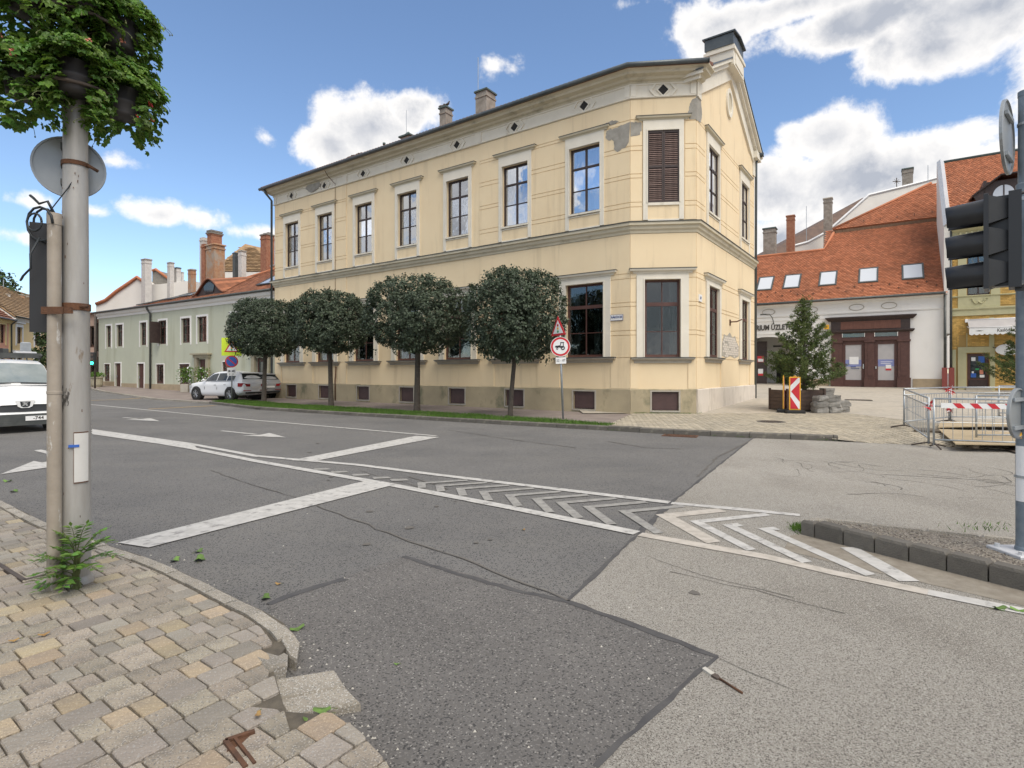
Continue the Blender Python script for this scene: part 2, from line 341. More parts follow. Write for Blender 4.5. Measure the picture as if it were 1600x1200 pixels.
m_orbr = mat('orange_brick', (.42,.25,.14), .92, (.33,.175,.10), 6, bump=.8, bscale=20, stain=(.34,.29,.235), stain_scale=(1.6,1.6,1.2), stain_lo=.47, stain_hi=.6)
m_chim = mat('grey_chimney', (.33,.30,.26), .92, (.22,.195,.165), 4, bump=.6, bscale=18)
m_chimw = mat('pale_chimney', (.60,.58,.545), .92, (.50,.48,.45), 4, bump=.4, bscale=18)
m_copper = mat('green_metal_cap', (.075,.11,.10), .6, (.05,.07,.066), 5)
m_sheet = mat('sheet_metal', (.58,.59,.60), .45, (.50,.51,.53), 1, metal=.2)
m_pole = mat('weathered_pole', (.40,.39,.37), .45, (.31,.295,.27), 3, metal=.25, bump=.1, bscale=60, stain=(.20,.15,.10), stain_scale=(10,10,3.5), stain_lo=.63, stain_hi=.70, stretch=(3,3,.5))
m_pole2 = mat('brownish_pole', (.36,.315,.26), .6, (.29,.25,.20), 5, metal=.15, bump=.15, bscale=70, stain=(.54,.53,.50), stain_scale=(16,16,5), stain_lo=.6, stain_hi=.66)
m_galv = mat('galvanised_steel', (.42,.45,.47), .42, (.34,.365,.385), 6, metal=.6)
m_bpole = mat('blue_grey_pole', (.16,.20,.24), .5, (.22,.26,.295), 14, metal=.4)
m_alu = mat('sign_back_aluminium', (.36,.38,.385), .42, (.30,.315,.32), 2, metal=.55)
m_rust = mat('rusty_steel', (.14,.062,.03), .9, (.075,.038,.022), 12, bump=.5, bscale=60)
m_black = mat('black_plastic', (.022,.024,.026), .5, (.032,.034,.036), 4)
m_blackm = mat('black_housing', (.02,.021,.023), .38)
m_rubber = mat('rubber', (.018,.018,.018), .8)
m_cable = mat('black_cable', (.015,.02,.024), .55)
m_carw = mat('white_car_paint', (.74,.755,.775), .22, spec=.6)
m_vanw = mat('white_van_paint', (.76,.765,.76), .35, (.72,.725,.715), 2)
m_carg = mat('grey_car_paint', (.30,.31,.33), .3, metal=.4)
m_carglass = mat('car_glass', (.022,.028,.032), .06, (.04,.048,.05), 3, spec=.5)
m_wsglass = mat('windscreen_glass', (.16,.195,.195), .06, (.26,.29,.285), 1.6, spec=.9)
m_chrome = mat('chrome', (.6,.61,.62), .2, metal=.9)
m_rim = mat('alloy_rim', (.42,.43,.45), .3, metal=.8)
m_lred = mat('red_lamp', (.28,.015,.02), .2)
m_lclr = mat('clear_lamp', (.55,.58,.60), .12, metal=.3)
m_sred = mat('sign_red', (.55,.025,.035), .45)
m_swht = mat('sign_white', (.80,.80,.79), .5, (.75,.75,.74), 4)
m_sblu = mat('sign_blue', (.03,.11,.42), .45)
m_syel = mat('sign_fluorescent', (.62,.80,.04), .5)
m_sora = mat('sign_yellow', (.80,.42,.03), .5)
m_sblk = mat('sign_black', (.015,.015,.017), .5)
m_sgrn = mat('sign_green', (.03,.30,.10), .5)
m_navy = mat('navy_letter', (.03,.06,.20), .5)
m_ink = mat('dark_letter', (.05,.045,.04), .6)
m_bark = mat('bark', (.10,.083,.066), .95, (.065,.055,.045), 9, bump=.9, bscale=35)
m_leaf = mat('maple_leaf', (.042,.064,.036), .6, (.06,.084,.046), 1.6, isl=.35, hue=.012, spec=.55, transl=.12)
m_leafg = mat('geranium_leaf', (.13,.24,.03), .5, (.08,.165,.025), 5, isl=.4, hue=.02, transl=.3)
m_leafs = mat('sapling_leaf', (.14,.26,.045), .5, (.09,.18,.03), 9, isl=.3, hue=.02, transl=.3)
m_leafl = mat('fallen_leaf', (.12,.22,.04), .6, (.08,.13,.03), 20, rnd=.3)
m_leafd = mat('dry_leaf', (.33,.21,.07), .7, (.22,.12,.04), 20)
m_needle = mat('conifer_needle', (.065,.10,.026), .7, (.11,.145,.038), 2.0, isl=.5, hue=.02, transl=.1)
m_stem = mat('stem', (.10,.12,.04), .8)
m_pot = mat('planter_plastic', (.045,.042,.045), .6, (.06,.056,.058), 5)
m_petal = mat('red_petal', (.62,.03,.05), .6, isl=.2)
m_petals = mat('salmon_petal', (.55,.20,.13), .6, isl=.2)
m_plywood = mat('plywood', (.43,.345,.22), .85, (.35,.275,.17), 3, bump=.3, bscale=40, stretch=(.6,6,1))
m_plank = mat('dark_plank', (.12,.095,.065), .9, (.085,.066,.045), 5)
m_ybr = mat('yellow_brick', (.62,.41,.13), .85, (.52,.32,.09), 3, bump=.3, bscale=40, isl=.2)
m_ymort = mat('yellow_mortar', (.40,.27,.10), .95)
m_sage = mat('sage_stone', (.50,.475,.29), .88, (.44,.42,.255), 2, bump=.2, bscale=40)
m_awn = mat('awning_cloth', (.46,.44,.43), .9, (.41,.39,.385), 2)
m_planter = mat('planter_wood', (.075,.05,.04), .85, (.11,.073,.055), 7, bump=.4, bscale=30, stretch=(1,1,8))
m_block = mat('concrete_block', (.30,.285,.26), .95, (.22,.21,.19), 8, bump=1, bscale=26, rnd=.2)
m_iron = mat('cast_iron', (.11,.085,.07), .75, (.075,.06,.05), 9, metal=.2)
m_pink = mat('pink_plaster', (.72,.38,.28), .9, (.66,.35,.26), 1)
m_ochre = mat('ochre_plaster', (.76,.57,.29), .9, (.70,.52,.27), 1)
m_dusky = mat('dusky_pink_plaster', (.47,.33,.26), .9, (.41,.29,.225), 1)
m_ytrim = mat('yellow_trim', (.76,.62,.32), .9)
m_debris = mat('debris_pale', (.46,.44,.39), .8)
m_far = mat('far_green', (.05,.085,.025), .9, (.03,.055,.018), 2, isl=.4)
m_clay = mat('clay_pot', (.45,.40,.34), .9)
m_hatch = mat('pale_hatch_metal', (.62,.61,.58), .45, (.55,.54,.51), 5, metal=.15, stain=(.22,.11,.05), stain_scale=(22,22,14), stain_lo=.66, stain_hi=.70)

# ================================================================ GROUND, ROADS, PAVEMENTS
def clip_half(poly, a, b, c):             # keep a*x+b*y+c >= 0
    out = []
    for i in range(len(poly)):
        p, q = poly[i], poly[(i+1) % len(poly)]
        dp, dq = a*p[0]+b*p[1]+c, a*q[0]+b*q[1]+c
        if dp >= 0: out.append(p)
        if (dp >= 0) != (dq >= 0):
            t = dp/(dp-dq); out.append((p[0]+(q[0]-p[0])*t, p[1]+(q[1]-p[1])*t))
    return out
def HL(x, y): return .035*max(0, y-33.0)
def HR(x, y): return .031*max(0, y-20.3)
def sheet(name, poly, z, m, h=HL, brk=33.0, parent=None, kind='structure'):
    b = MB()
    for sgn in (1, -1):
        q = clip_half(poly, 0, sgn, -sgn*brk)
        if len(q) > 2: b.poly3([(x, y, z+h(x, y)) for x, y in q])
    o = b.build(name, m, parent)
    if kind and parent is None: o['kind'] = kind
    return o
sheet('ground', [(-900,-900),(900,-900),(900,1500),(-900,1500)], -.12, m_walk, lambda x, y: 0)
road = sheet('road', [(-120,-12),(45,-12),(45,30),(-14,34),(-40,52),(-70,95),(-120,95)], 0, m_asph)
seam = [(1175,686),(1048,787),(1000,833),(887,940),(1122,1028),(930,1200)]
sp = [G(u, v) for u, v in seam]
litepoly = [(6.62,14.2)]+sp+[(.0,-2),(-.5,-12),(60,-12),(60,14.5)]
sheet('road_light_asphalt', litepoly, .004, m_lite)
patch = [G(u,v) for u,v in [(420,945),(520,908),(630,870),(760,905),(887,940),(1122,1028),(930,1200)]]+[(0,-2),(-.6,-2),(-.45,2.2),(-1.2,3.0)]
sheet('road_patch', patch, .004, m_asph2)
def strip(b, pts, w, z, jit=0.0):
    pts = [Vector(p) for p in pts]; L_ = []; R_ = []
    for i, p in enumerate(pts):
        d = (pts[min(i+1, len(pts)-1)]-pts[max(i-1, 0)]).normalized(); n = Vector((-d.y, d.x))
        ww = (w[i] if isinstance(w, (list, tuple)) else w)*(1+random.uniform(-jit, jit))
        L_.append(p+n*ww/2); R_.append(p-n*ww/2)
    for i in range(len(pts)-1):
        b.poly3([(q.x, q.y, z+HL(q.x, q.y)) for q in (R_[i], R_[i+1], L_[i+1], L_[i])])
def dense(pts, step=.15, jit=.0):
    out = []
    for i in range(len(pts)-1):
        a, c = Vector(pts[i]), Vector(pts[i+1]); n = max(1, int((c-a).length/step))
        for k in range(n): out.append(a.lerp(c, k/n)+Vector((random.uniform(-jit, jit), random.uniform(-jit, jit))))
    out.append(Vector(pts[-1])); return out
# tar joints, cracks and stains on the road
b = MB(); strip(b, dense(sp[:4], .12, .008), .035, .0065, .5); strip(b, dense(sp[3:5], .12, .012), .045, .0065, .5)
strip(b, dense([G(1048,787), G(1000,833)], .1, .015), .07, .0072, .5); b.build('tar_joint', m_tar, kind='structure')
b = MB(); strip(b, dense([G(420,945), G(470,925), G(540,905)], .1, .01), .07, .0062, .25)
strip(b, dense([G(630,870), G(700,893), G(800,922), G(887,940)], .1, .012), .055, .0062, .3); strip(b, dense([G(1122,1028), G(1075,1065), G(930,1200)], .1, .008), .028, .0058, .4)
b.build('tar_band', m_tar, kind='structure')
b = MB()
for line, w in [([(495,790),(560,815),(640,847),(720,872),(800,905),(887,939)], .016), ([(640,745),(700,765),(330,735)][:2], .02),
                ([(560,735),(620,752),(690,772)], .012), ([(1120,1028),(1165,1050),(1240,1080)], .008), ([(1050,895),(1180,925),(1320,960)], .006),
                ([(1010,870),(1100,900),(1240,935)], .005), ([(700,672),(820,690),(900,700)], .03), ([(1170,690),(1120,715),(1090,745)], .03), ([(330,735),(400,760),(470,780)], .015),
                ([(950,690),(1010,700),(1070,702)], .03)]:
    strip(b, dense([G(u, v) for u, v in line], .18, .02), w, .0078, .6)
for k in range(26):                        # crazed cracks on the pale asphalt
    u = random.uniform(1180, 1600); v = 722+(u-1180)*.03+random.uniform(-16, 26)+(30 if u > 1300 else 0)*random.random()
    p = Vector(G(u, v)); ang = random.choice([-.35, -.4, 1.2, -.5, .1]); pts = [p]
    for j in range(random.randint(4, 12)):
        ang += random.uniform(-.6, .6); pts.append(pts[-1]+Vector((math.cos(ang), math.sin(ang)))*.14)
    strip(b, pts, random.uniform(.006, .015), .0078, .6)
for k in range(14):                        # bitumen blots
    u, v = random.choice([(500,745),(560,800),(620,830),(690,870),(750,845),(590,850),(860,915),(480,700),(520,770),(440,690),(700,790),(1080,930)])
    x, y = G(u+random.uniform(-20, 20), v+random.uniform(-8, 8)); r = random.uniform(.02, .05)
    b.poly3([(x+r*random.uniform(.7, 1.3)*math.cos(t), y+r*random.uniform(.7, 1.3)*math.sin(t), .0079+k*.00005) for t in [i*math.pi/4 for i in range(8)]])
b.build('road_cracks', m_crack, kind='structure')
# painted markings
Z = .0095
L1 = [G(60,626.5), G(144,632.5), G(400,657), G(682,681.5)]
b = MB(); strip(b, dense(L1, 1.2), .13, Z, .06); b.poly3([(x, y, Z+.0006) for x, y in (G(455,720), G(489,721.5), G(687,683.5), G(650,681.5))])
UP = [G(144,673), G(300,694.5), G(400,713), G(560,727), G(687,743), G(900,768.5), G(1046,786)]
LO = [G(144,675.5), G(300,701), G(400,721), G(602,756.5), G(800,794.5), G(995,834)]
strip(b, dense(UP, .8), .15, Z, .04); strip(b, dense(LO, .8), .16, Z+.0004, .05)
b.poly3([(x, y, Z+.0008) for x, y in (G(144,671), G(144,679), G(310,703), G(300,693))])
b.poly3([(x, y, Z+.001) for x, y in (G(184,849.5), G(232,857), G(608,760.5), G(577,750.5))])
b.build('road_marking', m_white, kind='structure')
b = MB(); strip(b, dense([G(1049,787), G(1150,796), G(1250,806)], .6), .13, Z, .1); b.build('road_marking', m_white, kind='structure')
b = MB(); strip(b, dense([G(1000,836), G(1200,872), G(1300,896), G(1450,927)], .5), .14, Z, .15); b.build('road_marking', m_faint, kind='structure')
b = MB(); strip(b, dense([G(1450,927), G(1600,957), G(1760,990)], .5), .13, Z, .06); b.build('road_marking', m_white, kind='structure')
UPX = UP+[G(1150,796), G(1250,806)]; LOX = LO+[G(1200,872), G(1300,896), G(1450,925), G(1600,957)]
def hit(p, d, line, gap):
    best = None
    for i in range(len(line)-1):
        a, c = Vector(line[i]), Vector(line[i+1]); e = c-a; den = d.x*e.y-d.y*e.x
        if abs(den) < 1e-9: continue
        t = ((a.x-p.x)*e.y-(a.y-p.y)*e.x)/den; s = ((a.x-p.x)*d.y-(a.y-p.y)*d.x)/den
        if -.02 <= s <= 1.02 and t > 0 and (best is None or t < best): best = t
    return p+d*max(0, (best or .3)-gap)
ud = Vector((.945, .327)).normalized(); ld = Vector((.19, -.98)).normalized()
bw, bl = MB(), MB()
def chev(b, tip, w, ua=True):
    t = Vector(tip); e1 = hit(t, ud, UPX, .10); e2 = hit(t, ld, LOX, .11); s1 = ld*w*1.06; s2 = ud*w*1.06
    inn = t+ (s1+s2)*.95
    if ua: b.poly3([(q.x, q.y, Z) for q in (t, inn, e1+s1*.9-ud*.0, e1)])
    b.poly3([(q.x, q.y, Z+.0003) for q in (t, e2, e2+s2*.9, inn)])
for tip in [(966,799),(910,792),(868,785.5),(830,779.5),(788,774),(748,768.5),(712,763.5),(680,759),(652,755)]: chev(bw, G(*tip), .115)
for u, v in [(620,750.5),(592,747),(560,742.5),(527,738),(500,733.5)]:
    x, y = G(u, v); bw.poly3([(x-.12, y+.05, Z), (x-.05, y-.11, Z), (x+.2, y-.05, Z), (x+.12, y+.08, Z)])
for tip in [(1077,815),(1128,821),(1184,827)]: chev(bl, G(*tip), .115)
bl.poly3([(x, y, Z+.0005) for x, y in (G(1313,857), G(1338,856), G(1437,910), G(1405,910))])
bf = MB(); chev(bf, G(1024,805), .17)
bw.build('chevron_marking', m_worn, kind='structure'); bl.build('chevron_marking', m_white, kind='structure'); bf.build('chevron_marking', m_faint, kind='structure')
def arrow(tail, tip, name='arrow_marking', hw=.38, sw=.11, hl=1.25):
    a, c = Vector(G(*tail)), Vector(G(*tip)); d = (c-a).normalized(); n = Vector((-d.y, d.x)); h = c-d*hl; q = MB()
    q.poly3([(*(p), Z) for p in (a-n*sw/2, h-n*sw/2, h+n*sw/2, a+n*sw/2)]); q.poly3([(*(p), Z+.0003) for p in (h-n*hw, c, h+n*hw, h+d*.18)])
    q.build(name, m_white, kind='structure')
arrow((346,673.5), (447,684)); arrow((193,652.5), (250,658.5), hl=1.6)
b = MB(); b.poly3([(*G(u, v), Z) for u, v in [(0,742),(53,721),(66,723.5),(86,719.5),(140,712),(140,724),(75,731)]]); b.poly3([(*G(u, v), Z+.0003) for u, v in [(53,704.5),(64,703),(120,716),(108,719)]]); b.build('arrow_marking', m_white, kind='structure')
b = MB()
for a, c in [((142,626),(222,623)),((232,639.5),(336,634)),((30,609),(165,617))][:2]: strip(b, dense([G(*a), G(*c)], .8), .17, Z, .1)
b.build('yellow_marking', m_yellow, kind='structure')
# dirt washed along the island and the near kerb
b = MB(); b.poly3([(*G(u, v), .0062) for u, v in [(1235,838),(1250,834),(1600,925),(1720,955),(1720,975),(1600,948),(1400,902),(1300,880),(1225,860)]])

b.build('gutter_dirt', m_dirt, kind='structure')

# ---------------- far pavement, kerbs, grass
KL = [G(327,631), G(400,640), G(500,646.5), G(640,655), G(800,664.5), G(950,673)]
KR = [G(950,673), G(1050,679), G(1180,685), G(1310,690)]
KF = [GH(142,608.5), GH(160,613), GH(190,617.5), GH(222,622.5), GH(255,626), GH(292,628.5), G(327,631)]
sidewalk = KF+KL[1:]+[(4.4,14.3),(5,20.9),(-14,34.2),(-34.6,47.2),(-46,62),(-60,70)]
sheet('sidewalk', sidewalk, .085, m_walk)
def kerb_run(pts, parent, m, length=1.0, w=.13, h=.11, z0=-.05, gap=.012, side=1, skip=()):
    pts = [Vector(p) for p in pts]; i = 0; k = 0; seg = 0; pos = pts[0].copy(); n_ = 0
    path = [pos.copy()]
    while seg < len(pts)-1:                # walk along in equal steps
        rem = length; p = pos.copy()
        while seg < len(pts)-1 and (pts[seg+1]-p).length < rem: rem -= (pts[seg+1]-p).length; p = pts[seg+1].copy(); seg += 1
        if seg >= len(pts)-1: break
        p = p+(pts[seg+1]-p).normalized()*rem; path.append(p.copy()); pos = p
    path.append(pts[-1])
    for a, c in zip(path[:-1], path[1:]):
        n_ += 1
        if n_ in skip or (c-a).length < .05: continue
        d = (c-a).normalized(); a2, c2 = a+d*gap/2, c-d*gap/2; n = Vector((-d.y, d.x))*side; L_ = (c2-a2).length
        q = MB(); cc = .022
        zz = HL(*a); hz = h+random.uniform(-.006, .006)
        prof = [(0,z0),(0,hz-cc),(cc,hz),(w,hz),(w,z0)]
        vs = [(t*L_, o, z) for t in (0, 1) for o, z in prof]
        fs = [(j, (j+1) % 5, 5+(j+1) % 5, 5+j) for j in range(5)]+[(0,1,2,3,4),(9,8,7,6,5)]
        q.add(vs, fs); o = q.build('kerb_stone', m, parent)
        ax = math.atan2(d.y, d.x); o.location = (a2.x, a2.y, zz); o.rotation_euler = (random.uniform(-.01, .01), random.uniform(-.008, .008), ax+random.uniform(-.006, .006)); o.scale = (1, side, 1)
kerb = put('kerb', None, kind='structure'); kerb_run(KF, kerb, m_kerb, 1.0, .22, .09); kerb_run(KL, kerb, m_kerbd, .95, .14, .125, side=1); kerb_run(KR, kerb, m_kerbd, .9, .17, .135, skip=())
# grass strip
def off_line(line, d):
    out = []; P = [Vector(p) for p in line]
    for i, p in enumerate(P):
        t = (P[min(i+1, len(P)-1)]-P[max(i-1, 0)]).normalized(); out.append(tuple(p+Vector((-t.y, t.x))*d))
    return out
gi = off_line(KL, .15); gtop = [G(365,624.5,.12), G(500,634,.12), G(655,642.5,.12), G(800,651,.12), G(880,656,.12), G(962,663,.12)]
gpoly = gi+gtop[::-1]
turf = sheet('turf', gpoly, .118, m_grassb)
def inpoly(x, y, poly):
    c = False; n = len(poly)
    for i in range(n):
        (x0, y0), (x1, y1) = poly[i], poly[i-1]
        if (y0 > y) != (y1 > y) and x < (x1-x0)*(y-y0)/(y1-y0)+x0: c = not c
    return c
b = MB(); xs = [p[0] for p in gpoly]; ys = [p[1] for p in gpoly]; n = 0
while n < 26000:
    x, y = random.uniform(min(xs)-.1, max(xs)+.1), random.uniform(min(ys)-.1, max(ys)+.1)
    if not inpoly(x+random.gauss(0, .05), y+random.gauss(0, .05), gpoly): continue
    dn = noise.noise(Vector((x*1.1, y*1.1, 0)))
    if dn < -.38 and random.random() < .7: n += 1; continue
    hgt = random.uniform(.035, .085)*(1+.5*dn); a = random.uniform(0, 6.28); w = .009; lx, ly = random.gauss(0, .025), random.gauss(0, .025)
    b.v += [(x-w*math.cos(a), y-w*math.sin(a), .115), (x+w*math.cos(a), y+w*math.sin(a), .115), (x+lx, y+ly, .118+hgt)]
    k = len(b.v); b.f.append([k-3, k-2, k-1]); b.m.append(0); b.sm.append(False); n += 1
b.build('grass', m_grass, fix=False, kind='stuff')
b = MB()                                   # tufts along walls, kerbs and joints
for n in range(1500):
    t = random.random(); c = random.random()
    if c < .35: x, y = 4.45+2.0*t, 20.28-.22*t
    elif c < .6:
        i = random.randrange(3); p = Vector(KR[i]).lerp(Vector(KR[i+1]), t); x, y = p.x-.02, p.y+.02
        if noise.noise(Vector((x*1.7, 3, 0))) < .12: continue
    elif c < .7: x, y = 6.62+.25*t, 20.1+.32*t
    elif c < .85: x, y = G(1247+random.gauss(0, 4), 826+random.gauss(0, 3))
    else:
        if random.random() < .72: continue
        x, y = G(1535+random.gauss(0, 26), 828+random.gauss(0, 3))
    x += random.gauss(0, .03); y += random.gauss(0, .03); hgt = random.uniform(.02, .06); a = random.uniform(0, 6.28); zb = .12 if c < .7 else 0
    if c >= .85 or (.35 <= c < .6): zb = .02
    b.v += [(x-.006*math.cos(a), y-.006*math.sin(a), zb), (x+.006*math.cos(a), y+.006*math.sin(a), zb), (x+random.gauss(0, .02), y+random.gauss(0, .02), zb+hgt)]
    k = len(b.v); b.f.append([k-3, k-2, k-1]); b.m.append(0); b.sm.append(False)
b.build('weeds', m_grass, fix=False, kind='stuff')

# ---------------- plaza with herringbone brick paving
FR = [G(1316,690.5), G(1450,697), G(1620,706), G(1800,716)]
def zpl(x, y):
    a, c = Vector(FR[0]), Vector(FR[2]); d = (c-a).normalized(); n = Vector((-d.y, d.x)); t = (Vector((x, y))-a).dot(n)
    ramp = .012+.113*min(1, max(0, t/2.2))
    k = min(1, max(0, (x-6.9)/1.2)); return .125*(1-k)+ramp*k+HR(x, y)
plpoly = off_line(KR, .12)[:-1]+FR+[(60,8),(60,70),(2,70)]
edge0 = off_line(KR, .17)[:-1]+[(p[0], p[1]+.05) for p in FR]
def above0(x, y):
    for a, c in zip(edge0[:-1], edge0[1:]):
        if a[0] <= x <= c[0]: return y > a[1]+(c[1]-a[1])*(x-a[0])/(c[0]-a[0])
    return x > edge0[-1][0] and y > edge0[-1][1]
b = MB(); gx = [2.6+.6*i for i in range(50)]; gy = [9+.6*i for i in range(70)]
cells = {}
for i, x in enumerate(gx[:-1]):
    for j, y in enumerate(gy[:-1]):
        q = [(x, y), (x+.6, y), (x+.6, y+.6), (x, y+.6)]
        cx, cy = x+.3, y+.3
        line = off_line(KR, .1)[:-1]+FR
        for a, c in zip(line[:-1], line[1:]):
            if q and min(a[0], c[0])-1 < cx < max(a[0], c[0])+1:
                A_, B_ = -(c[1]-a[1]), (c[0]-a[0]); q = clip_half(q, A_, B_, -(A_*a[0]+B_*a[1]))
        if q and cy < 20.6: q = clip_half(q, 4.7, -1.8, -4.7*2.45+1.8*15.2)
        if not q or len(q) < 3 or (cx < KR[0][0]-.2 and cy < 14) or (cx > 11 and cy < 10.2): continue
        b.poly3([(px, py, zpl(px, py)-.014) for px, py in q])
plaza = b.build('plaza', m_plz, kind='structure')
b = MB()
for i in range(24):
    for j in range(24):
        x, y = 2.7+i*.4, 10.9+j*.4
        if any(not (y_ > 11 and above0(x_, y_)) for x_, y_ in ((x,y),(x+.4,y),(x+.4,y+.4),(x,y+.4))) or y+.4 > 20.1 or 4.7*(x-2.45)-1.8*(y+.4-15.2) < 0: continue
        b.poly3([(px, py, zpl(px, py)-.011) for px, py in ((x,y),(x+.4,y),(x+.4,y+.4),(x,y+.4))])
b.build('joint_bed', m_soil, plaza)
b = MB(); bl_, bw_ = .2, .1; th = .62; ca, sa = math.cos(th), math.sin(th); gap = .021
edge = off_line(KR, .17)[:-1]+[(p[0], p[1]+.05) for p in FR]
def above(x, y):
    for a, c in zip(edge[:-1], edge[1:]):
        if a[0] <= x <= c[0]: return y > a[1]+(c[1]-a[1])*(x-a[0])/(c[0]-a[0])
    return x > edge[-1][0] and y > edge[-1][1]
for i in range(-90, 90):
    for j in range(-60, 60):
        for kind_ in (0, 1):                # herringbone cell: one brick along, one across
            ox = i*bw_+j*4*bw_; oy = i*bw_
            r = (ox, oy, ox+bl_, oy+bw_) if kind_ == 0 else (ox+3*bw_, oy, ox+4*bw_, oy+bl_)
            cx, cy = (r[0]+r[2])/2, (r[1]+r[3])/2
            X, Y = 7+cx*ca-cy*sa, 16.5+cx*sa+cy*ca
            if not (2.6 < X < 12.2 and Y < 20.2-.0*X and Y > 11 and above(X, Y)): continue
            if X < 4.6 and Y > 20.2-.05: continue
            if 4.7*(X-2.5)-1.8*(Y-15.2) < 0: continue
            pts = [(r[0]+gap/2, r[1]+gap/2), (r[2]-gap/2, r[1]+gap/2), (r[2]-gap/2, r[3]-gap/2), (r[0]+gap/2, r[3]-gap/2)]
            w_ = [(7+px*ca-py*sa, 16.5+px*sa+py*ca) for px, py in pts]; dz = random.uniform(-.002, .003)
            vs = [(x, y, zpl(x, y)-.02) for x, y in w_]+[(x, y, zpl(x, y)+dz) for x, y in w_]
            b.add(vs, [(4,5,6,7),(0,1,5,4),(1,2,6,5),(2,3,7,6),(3,0,4,7)])
b.build('paving_bricks', m_brick, plaza, fix=False, kind='stuff')

# ---------------- near pavement of cobble-shaped stones
PZ = .10
edge_px = [(-260,655),(0,779),(72,814),(151,843),(221,865),(270,884),(319,906),(375,934),(409,949),(442,968),(463,990)]
EP = [Vector(G(u, v, PZ)) for u, v in edge_px]; EP[0] = EP[1]+(EP[1]-EP[2]).normalized()*14
low_px = [(424,1040),(446,1116),(520,1122),(562,1150),(600,1191),(640,1262)]
LP = [Vector(G(u, v, .07)) for u, v in low_px]+[Vector((-.1, .9)), Vector((.1, -4))]
KIN = [Vector(p) for p in off_line([tuple(p) for p in EP], -.125)]    # inner edge of the kerb
pave_poly = [tuple(p) for p in KIN]+[tuple(p) for p in LP]+[(-16,-4),(-20,10)]
full_poly = [tuple(p) for p in EP]+[tuple(p) for p in LP]+[(-16,-4),(-20,10)]
b = MB(); b.prism(full_poly, -.08, PZ-.018); pavement = b.build('pavement', m_soil, kind='structure')
kerb_run([tuple(p) for p in EP], pavement, m_kerb, .30, .105, PZ-.004, side=-1, gap=.008)
A_ = Vector((.588, .809)); B_ = Vector((.809, -.588))
bound = [(Vector(pave_poly[i]), Vector(pave_poly[i+1])) for i in range(len(KIN)-1)]+[(LP[i], LP[i+1]) for i in range(len(LP)-1)]+[(KIN[-1], LP[0])]
def paver_mesh(poly, name='paving_stone', jit=.004):
    # rounded, slightly worn stone: poly is convex, local coordinates
    pts = []
    for i in range(len(poly)):
        p, a, c = Vector(poly[i]), Vector(poly[i-1]), Vector(poly[(i+1) % len(poly)])
        e1, e2 = a-p, c-p; k1 = min(.007, e1.length*.3); k2 = min(.007, e2.length*.3)
        pts += [p+e1.normalized()*k1+Vector((random.uniform(-jit, jit), random.uniform(-jit, jit)))*.6, p+e2.normalized()*k2+Vector((random.uniform(-jit, jit), random.uniform(-jit, jit)))*.6]
    c = sum(pts, Vector((0, 0)))/len(pts); n = len(pts); q = MB()
    vs = [(p.x, p.y, -.05) for p in pts]+[(p.x, p.y, -.0055) for p in pts]
    for p in pts: d = c-p; r = p+d*min(.5, .0055/max(.01, d.length)); vs.append((r.x, r.y, random.uniform(-.001, .0012)))
    q.add(vs, [(i, (i+1) % n, n+(i+1) % n, n+i) for i in range(n)]+[(n+i, n+(i+1) % n, 2*n+(i+1) % n, 2*n+i) for i in range(n)]+[[2*n+i for i in range(n)]])
    return q
lens = (.108, .135, .162, .18); RW = .152; GP = .0075
shared = {}
pm = [m_paver]*13+[m_paver2]*2+[m_paver3]*4
stones = []
for row in range(-60, 60):
    bb = row*RW; a = -8+random.random()*.2
    while a < 13:
        ln = random.choice(lens); p0 = A_*a+B_*bb
        corners = [(0,0),(ln-GP,0),(ln-GP,RW-GP),(0,RW-GP)]
        wc = [A_*(a+x)+B_*(bb+y) for x, y in corners]; ctr = sum(wc, Vector((0, 0)))/4
        a += ln
        if ctr.x > .5 or ctr.y < -1.5 or ctr.x < -12 or ctr.y > 10: continue
        sub = [tuple(q) for q in wc]; cut = False
        for e0, e1 in bound:
            t = (ctr-e0).dot((e1-e0).normalized())
            if not (-.14 < t < (e1-e0).length+.14): continue
            d = (e1-e0).normalized(); nn = Vector((d.y, -d.x))      # inside of the outline lies to the right
            if abs((ctr-e0).dot(nn)) > .16: continue
            k = len(sub); s2 = clip_half(sub, nn.x, nn.y, -(nn.dot(e0))-.006)
            if s2 != sub: cut = True
            sub = s2
            if len(sub) < 3: break
        if len(sub) < 3 or not inpoly(sum(p[0] for p in sub)/len(sub), sum(p[1] for p in sub)/len(sub), pave_poly): continue
        ar = abs(sum(sub[i][0]*sub[(i+1) % len(sub)][1]-sub[(i+1) % len(sub)][0]*sub[i][1] for i in range(len(sub))))/2
        if ar < .0012: continue
        stones.append((ctr, ln, sub if cut else None, wc))
def in_view(p):
    if p.y < .6: return False
    u = 800+F*p.x/p.y; v = HZ+F*(CH-PZ)/p.y; return -40 < u < 1640 and v < 1240
def zpav(x, y):                            # the pavement dips towards its broken corner
    d = min(1, max(0, (Vector((x, y))-Vector(G(500,1090))).length/.55)); return PZ-.008*(1-d)
vis = sorted([s for s in stones if in_view(s[0])], key=lambda s: s[0].length)
rest = [s for s in stones if not in_view(s[0])]+vis[285:]
